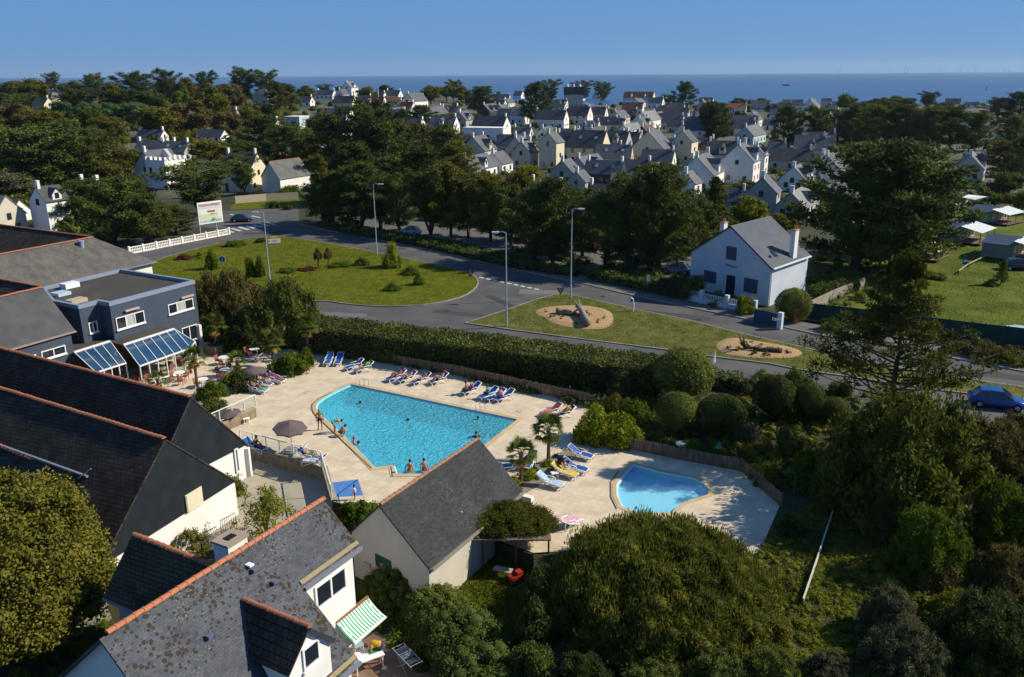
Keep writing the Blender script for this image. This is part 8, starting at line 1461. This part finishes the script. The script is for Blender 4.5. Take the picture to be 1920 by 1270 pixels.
# ================================================================== VEHICLES
TYRE = mat('tyre', (.02, .02, .02), rough=.9)
def car_mesh():
    st = [(-2.05, .72, .35, .62, .64), (-2.0, .80, .25, .80, .82), (-1.3, .86, .20, .88, .92), (-.4, .87, .18, .88, .90), (.7, .87, .18, .86, .88), (1.3, .84, .20, .78, .84), (1.85, .76, .24, .66, .70), (2.05, .62, .34, .52, .54)]
    mb = MB(); R = []
    for x, hw, zb, zs, zt in st: R.append([(x, -hw * .9, zb), (x, -hw, (zb + zs) / 2), (x, -hw * .95, zs), (x, -hw * .6, zt), (x, hw * .6, zt), (x, hw * .95, zs), (x, hw, (zb + zs) / 2), (x, hw * .9, zb)])
    n = 8; vs = [q for r in R for q in r]; fs = [(i * n + k, i * n + (k + 1) % n, (i + 1) * n + (k + 1) % n, (i + 1) * n + k) for i in range(len(R) - 1) for k in range(n)] + [tuple(range(n))[::-1], tuple(range((len(R) - 1) * n, len(R) * n))]
    body = mb.add(vs, fs).mesh('body', True)
    g = MB(); R = [(-1.75, .70, .88, .70, .88), (-1.25, .78, .86, .60, 1.36), (-.5, .80, .86, .62, 1.46), (.25, .80, .86, .60, 1.42), (1.05, .74, .84, .70, .86)]
    vs = []; 
    for x, w1, z1, w2, z2 in R: vs += [(x, -w1, z1), (x, -w2, z2), (x, w2, z2), (x, w1, z1)]
    fs = [(i * 4 + k, i * 4 + k + 1, (i + 1) * 4 + k + 1, (i + 1) * 4 + k) for i in range(4) for k in range(3)]; glass = g.add(vs, [f[::-1] for f in fs]).mesh('windows')
    r = MB(); r.add([(-1.28, -.56, 1.375), (-.5, -.60, 1.475), (.27, -.58, 1.435), (.27, .58, 1.435), (-.5, .60, 1.475), (-1.28, .56, 1.375)], [(0, 1, 4, 5), (1, 2, 3, 4)]); 
    for s in (-1, 1): r.bar((.27, s * .58, 1.42), (1.02, s * .70, .88), .06, .05); r.bar((-1.27, s * .58, 1.36), (-1.72, s * .70, .88), .08, .05); r.bar((-.45, s * .61, 1.44), (-.4, s * .80, .88), .06, .04)
    roof = r.mesh('roof_panel'); wh = MB().lathe([(.2, -.11), (.31, -.10), (.33, 0), (.31, .10), (.2, .11)], (0, 0, 0), 14).mesh('wheel', True); rim = MB().lathe([(.19, .10), (.17, .125), (.05, .12)], (0, 0, 0), 10).mesh('rim'); hl = MB().box((0, 0, 0), (.12, .32, .14)).mesh('headlight')
    return body, glass, roof, wh, rim, hl
CM = car_mesh()
def car(label, x, y, deg, col, z=.0, s=1., cat='car', b=None, group=None):
    b = b or G(x, y); o = thing('car', label, cat, (b.x, b.y, b.z + z), math.radians(deg), group); o.scale = (s,) * 3; pm = mat('paint_' + col[0], col[1], rough=.22, spec=.6)
    link('body', CM[0], o, None, pm); link('windows', CM[1], o, None, DARKGL); link('roof_panel', CM[2], o, None, pm)
    for sx in (-1.3, 1.3):
        for sy in (-.78, .78): w_ = link('wheel', CM[3], o, (sx, sy, .33), TYRE, (PI / 2, 0, 0)); link('rim', CM[4], w_, None, GALV, (0 if sy < 0 else PI, 0, 0))
    for s_ in (-.55, .55): link('headlight', CM[5], o, (1.93, s_, .60), mat('headlight', (.7, .72, .75), rough=.1)); link('tail_light', CM[5], o, (-1.98, s_, .72), mat('tail_light', (.35, .01, .01), rough=.2))
    return o
car('bright blue car driving on the right road, half behind conifer twigs', 1868, 762, -22, ('blue', (.008, .065, .27)), s=1.05)
car('dark car turning on the road beside the billboard', 454, 416, 10, ('dark', (.02, .035, .045))); car('pale green-grey car parked just behind the roadside cypress trunks', 768, 440, 165, ('pale', (.28, .33, .33)))
for i, (x, y, a, c, l) in enumerate([(802, 414, 170, ('white', (.7, .7, .7)), 'white parked car in the shaded car park behind the leaning trunk'), (835, 418, 170, ('white', (.7, .7, .7)), 'right one of the two white parked cars behind the trunks'), (760, 404, 170, ('grey', (.25, .26, .28)), 'grey parked car at the far side of the car park'), (1022, 455, 160, ('grey', (.25, .26, .28)), 'grey parked car between the taller cypresses'), (1172, 484, 158, ('white', (.7, .7, .7)), 'white parked car glimpsed under the cypresses left of the white house'), (1205, 492, 158, ('black', (.02, .02, .025)), 'black parked car under the cypresses left of the white house'), (1268, 512, 158, ('steel', (.12, .17, .24)), 'blue-grey parked car beside the dark hedge and white house'), (1100, 470, 158, ('red', (.25, .02, .02)), 'dark red parked car under the cypresses')]): car(l, x, y, a, c)
car('dark car parked at the right edge beside the camp cabin', 1908, 506, -8, ('black', (.02, .02, .025)), s=1.1); car('silver car with bright roof just behind the green windbreak', 1912, 640, -12, ('silver', (.50, .54, .58)), s=1.05)
car('white car on the shore road between the far cypresses', 1525, 274, -5, ('white', (.7, .7, .7))); car('dark car on the shore road left of the white one', 1490, 273, -5, ('dark', (.02, .035, .045))); car('white van-like car by the far right houses', 1845, 332, -5, ('white', (.7, .7, .7)))
# shore road strip
mb = MB(); tpoly(mb, [(p.x, p.y) for p in (G(1440, 277), G(1900, 292), G(1900, 280), G(1440, 268))], .05); struct('shore_road', mb, ASPHL)
# camp bits
o = thing('wooden_barrier', 'low wooden pole barrier on the camp lawn', 'fence', P(1796, 515)); b0 = P(1796, 515); pts = [P(1796, 515), P(1814, 502), P(1832, 493), P(1850, 485)]
for i, p in enumerate(pts): MB().bar(p - b0, p - b0 + Vector((0, 0, .6)), .14, .14).build('post', WOODF, o)
for i in range(3): MB().bar(pts[i] - b0 + Vector((0, 0, .5)), pts[i + 1] - b0 + Vector((0, 0, .5)), .12, .12).build('rail', mat('pale_rail', (.42, .34, .22)), o)
sign('camp_sign', 'small blue and white sign on a post in the camp lawn', 1808, 502, 486, lambda o, h: (MB().box((0, -.02, h - .4), (.7, .03, .8)).build('plate', BLS, o), MB().box((0, -.05, h - .25), (.5, .02, .25)).build('print', WHS, o)), z=0)
q = [P(1806, 368, 2.4), P(1850, 371, 2.4), P(1845, 366, 2.6), P(1810, 364, 2.6)]; o = thing('shade_sail', 'white shade sail stretched behind the camp hedge', 'shade sail', P(1828, 382)); put(MB().slab([P(1804, 370, 2.6), P(1828, 375, 2.1), P(1852, 369, 2.6), P(1816, 365, 2.7)], .04), 'sail', mat('sail_white', (.75, .75, .72)), o)
for x, y in ((1804, 370), (1852, 369)): pp = P(x, y, 2.6); put(MB().bar(Vector((pp.x, pp.y, 0)), pp, .08, .08), 'post', GALV, o)
# blinds: teal doors of the cream cabin
# ================================================================== AT SEA
for i, (x, yt) in enumerate(((1574, 124), (1667, 125), (1695, 124), (1701, 126), (1761, 123), (1799, 127), (1827, 127), (1866, 128), (1882, 126), (1890, 129))):
    d = ray(x, 141); k = 14200 / d.y; b = Vector((d.x * k, 14200, -8)); h = hgt(b.x, b.y, yt) + 8; h = 4 + (hgt2 := (26.5 + 8 + (ray(x, yt).z / ray(x, yt).y) * 14200)); h = max(60, h)
    o = thing('wind_turbine', None, 'wind turbine', b); MB().tube([(0, 0, 0), (0, 0, h * .68)], [3.6, 2.4], 8).build('tower', mat('turbine_grey', (.04, .06, .10)), o); reg('offshore wind turbines', x, o, 'offshore wind turbine', 'on the sea horizon')
    MB().box((0, 0, h * .69), (5, 10, 5)).build('nacelle', mat('turbine_grey', (.04, .06, .10)), o)
    for k in range(3): a = k * 2.094 + i; MB().bar((0, -6, h * .69), (math.sin(a) * h * .32, -6, h * .69 + math.cos(a) * h * .32), 3.2, 1).build('blade', mat('turbine_grey', (.04, .06, .10)), o)
b = P(1474, 161, -8); o = thing('motor_boat', 'small dark motor boat trailing a long white wake', 'boat', b, PI); MB().prism([(-9, -3), (4, -3), (10, 0), (4, 3), (-9, 3)], .0, 3).build('hull', mat('boat_dark', (.06, .08, .12)), o); MB().box((-1, 0, 4.2), (7, 4, 2.6)).build('cabin', WHITE, o)
mb = MB(); e = P(1552, 163, -8); mb.add([b + Vector((8, -3, .1)), b + Vector((8, 3, .1)), e + Vector((0, 7, .1)), e + Vector((0, -7, .1))], [(0, 3, 2, 1)]); struct('wake', mb, mat('foam', (.45, .52, .58), (.25, .33, .42), sc=.05))
b = P(1849, 169, -8); o = thing('channel_marker', 'tiny dark channel marker on the sea at right', 'buoy', b); MB().lathe([(1.6, 0), (1.6, 1.5), (.5, 2), (.4, 6)], (0, 0, 0), 8).build('body', mat('boat_dark', (.06, .08, .12)), o); MB().box((0, 0, 6.6), (1.5, 1.5, 1.2)).build('topmark', mat('boat_dark', (.06, .08, .12)), o)
# ================================================================== HAZE
hm = bpy.data.materials.new('haze_air'); hm.use_nodes = True; N = hm.node_tree.nodes; L = hm.node_tree.links; N.remove(N['Principled BSDF']); pv_ = N.new('ShaderNodeVolumePrincipled')
pv_.inputs['Color'].default_value = (.62, .80, 1.0, 1); pv_.inputs['Density'].default_value = 3.6e-5; pv_.inputs['Anisotropy'].default_value = .2; L.new(pv_.outputs[0], N['Material Output'].inputs['Volume'])
o = MB().box((50, 8230, 75), (33500, 16900, 180)).build('haze', hm); o['kind'] = 'stuff'; S.cycles.volume_bounces = 0
finish_labels()
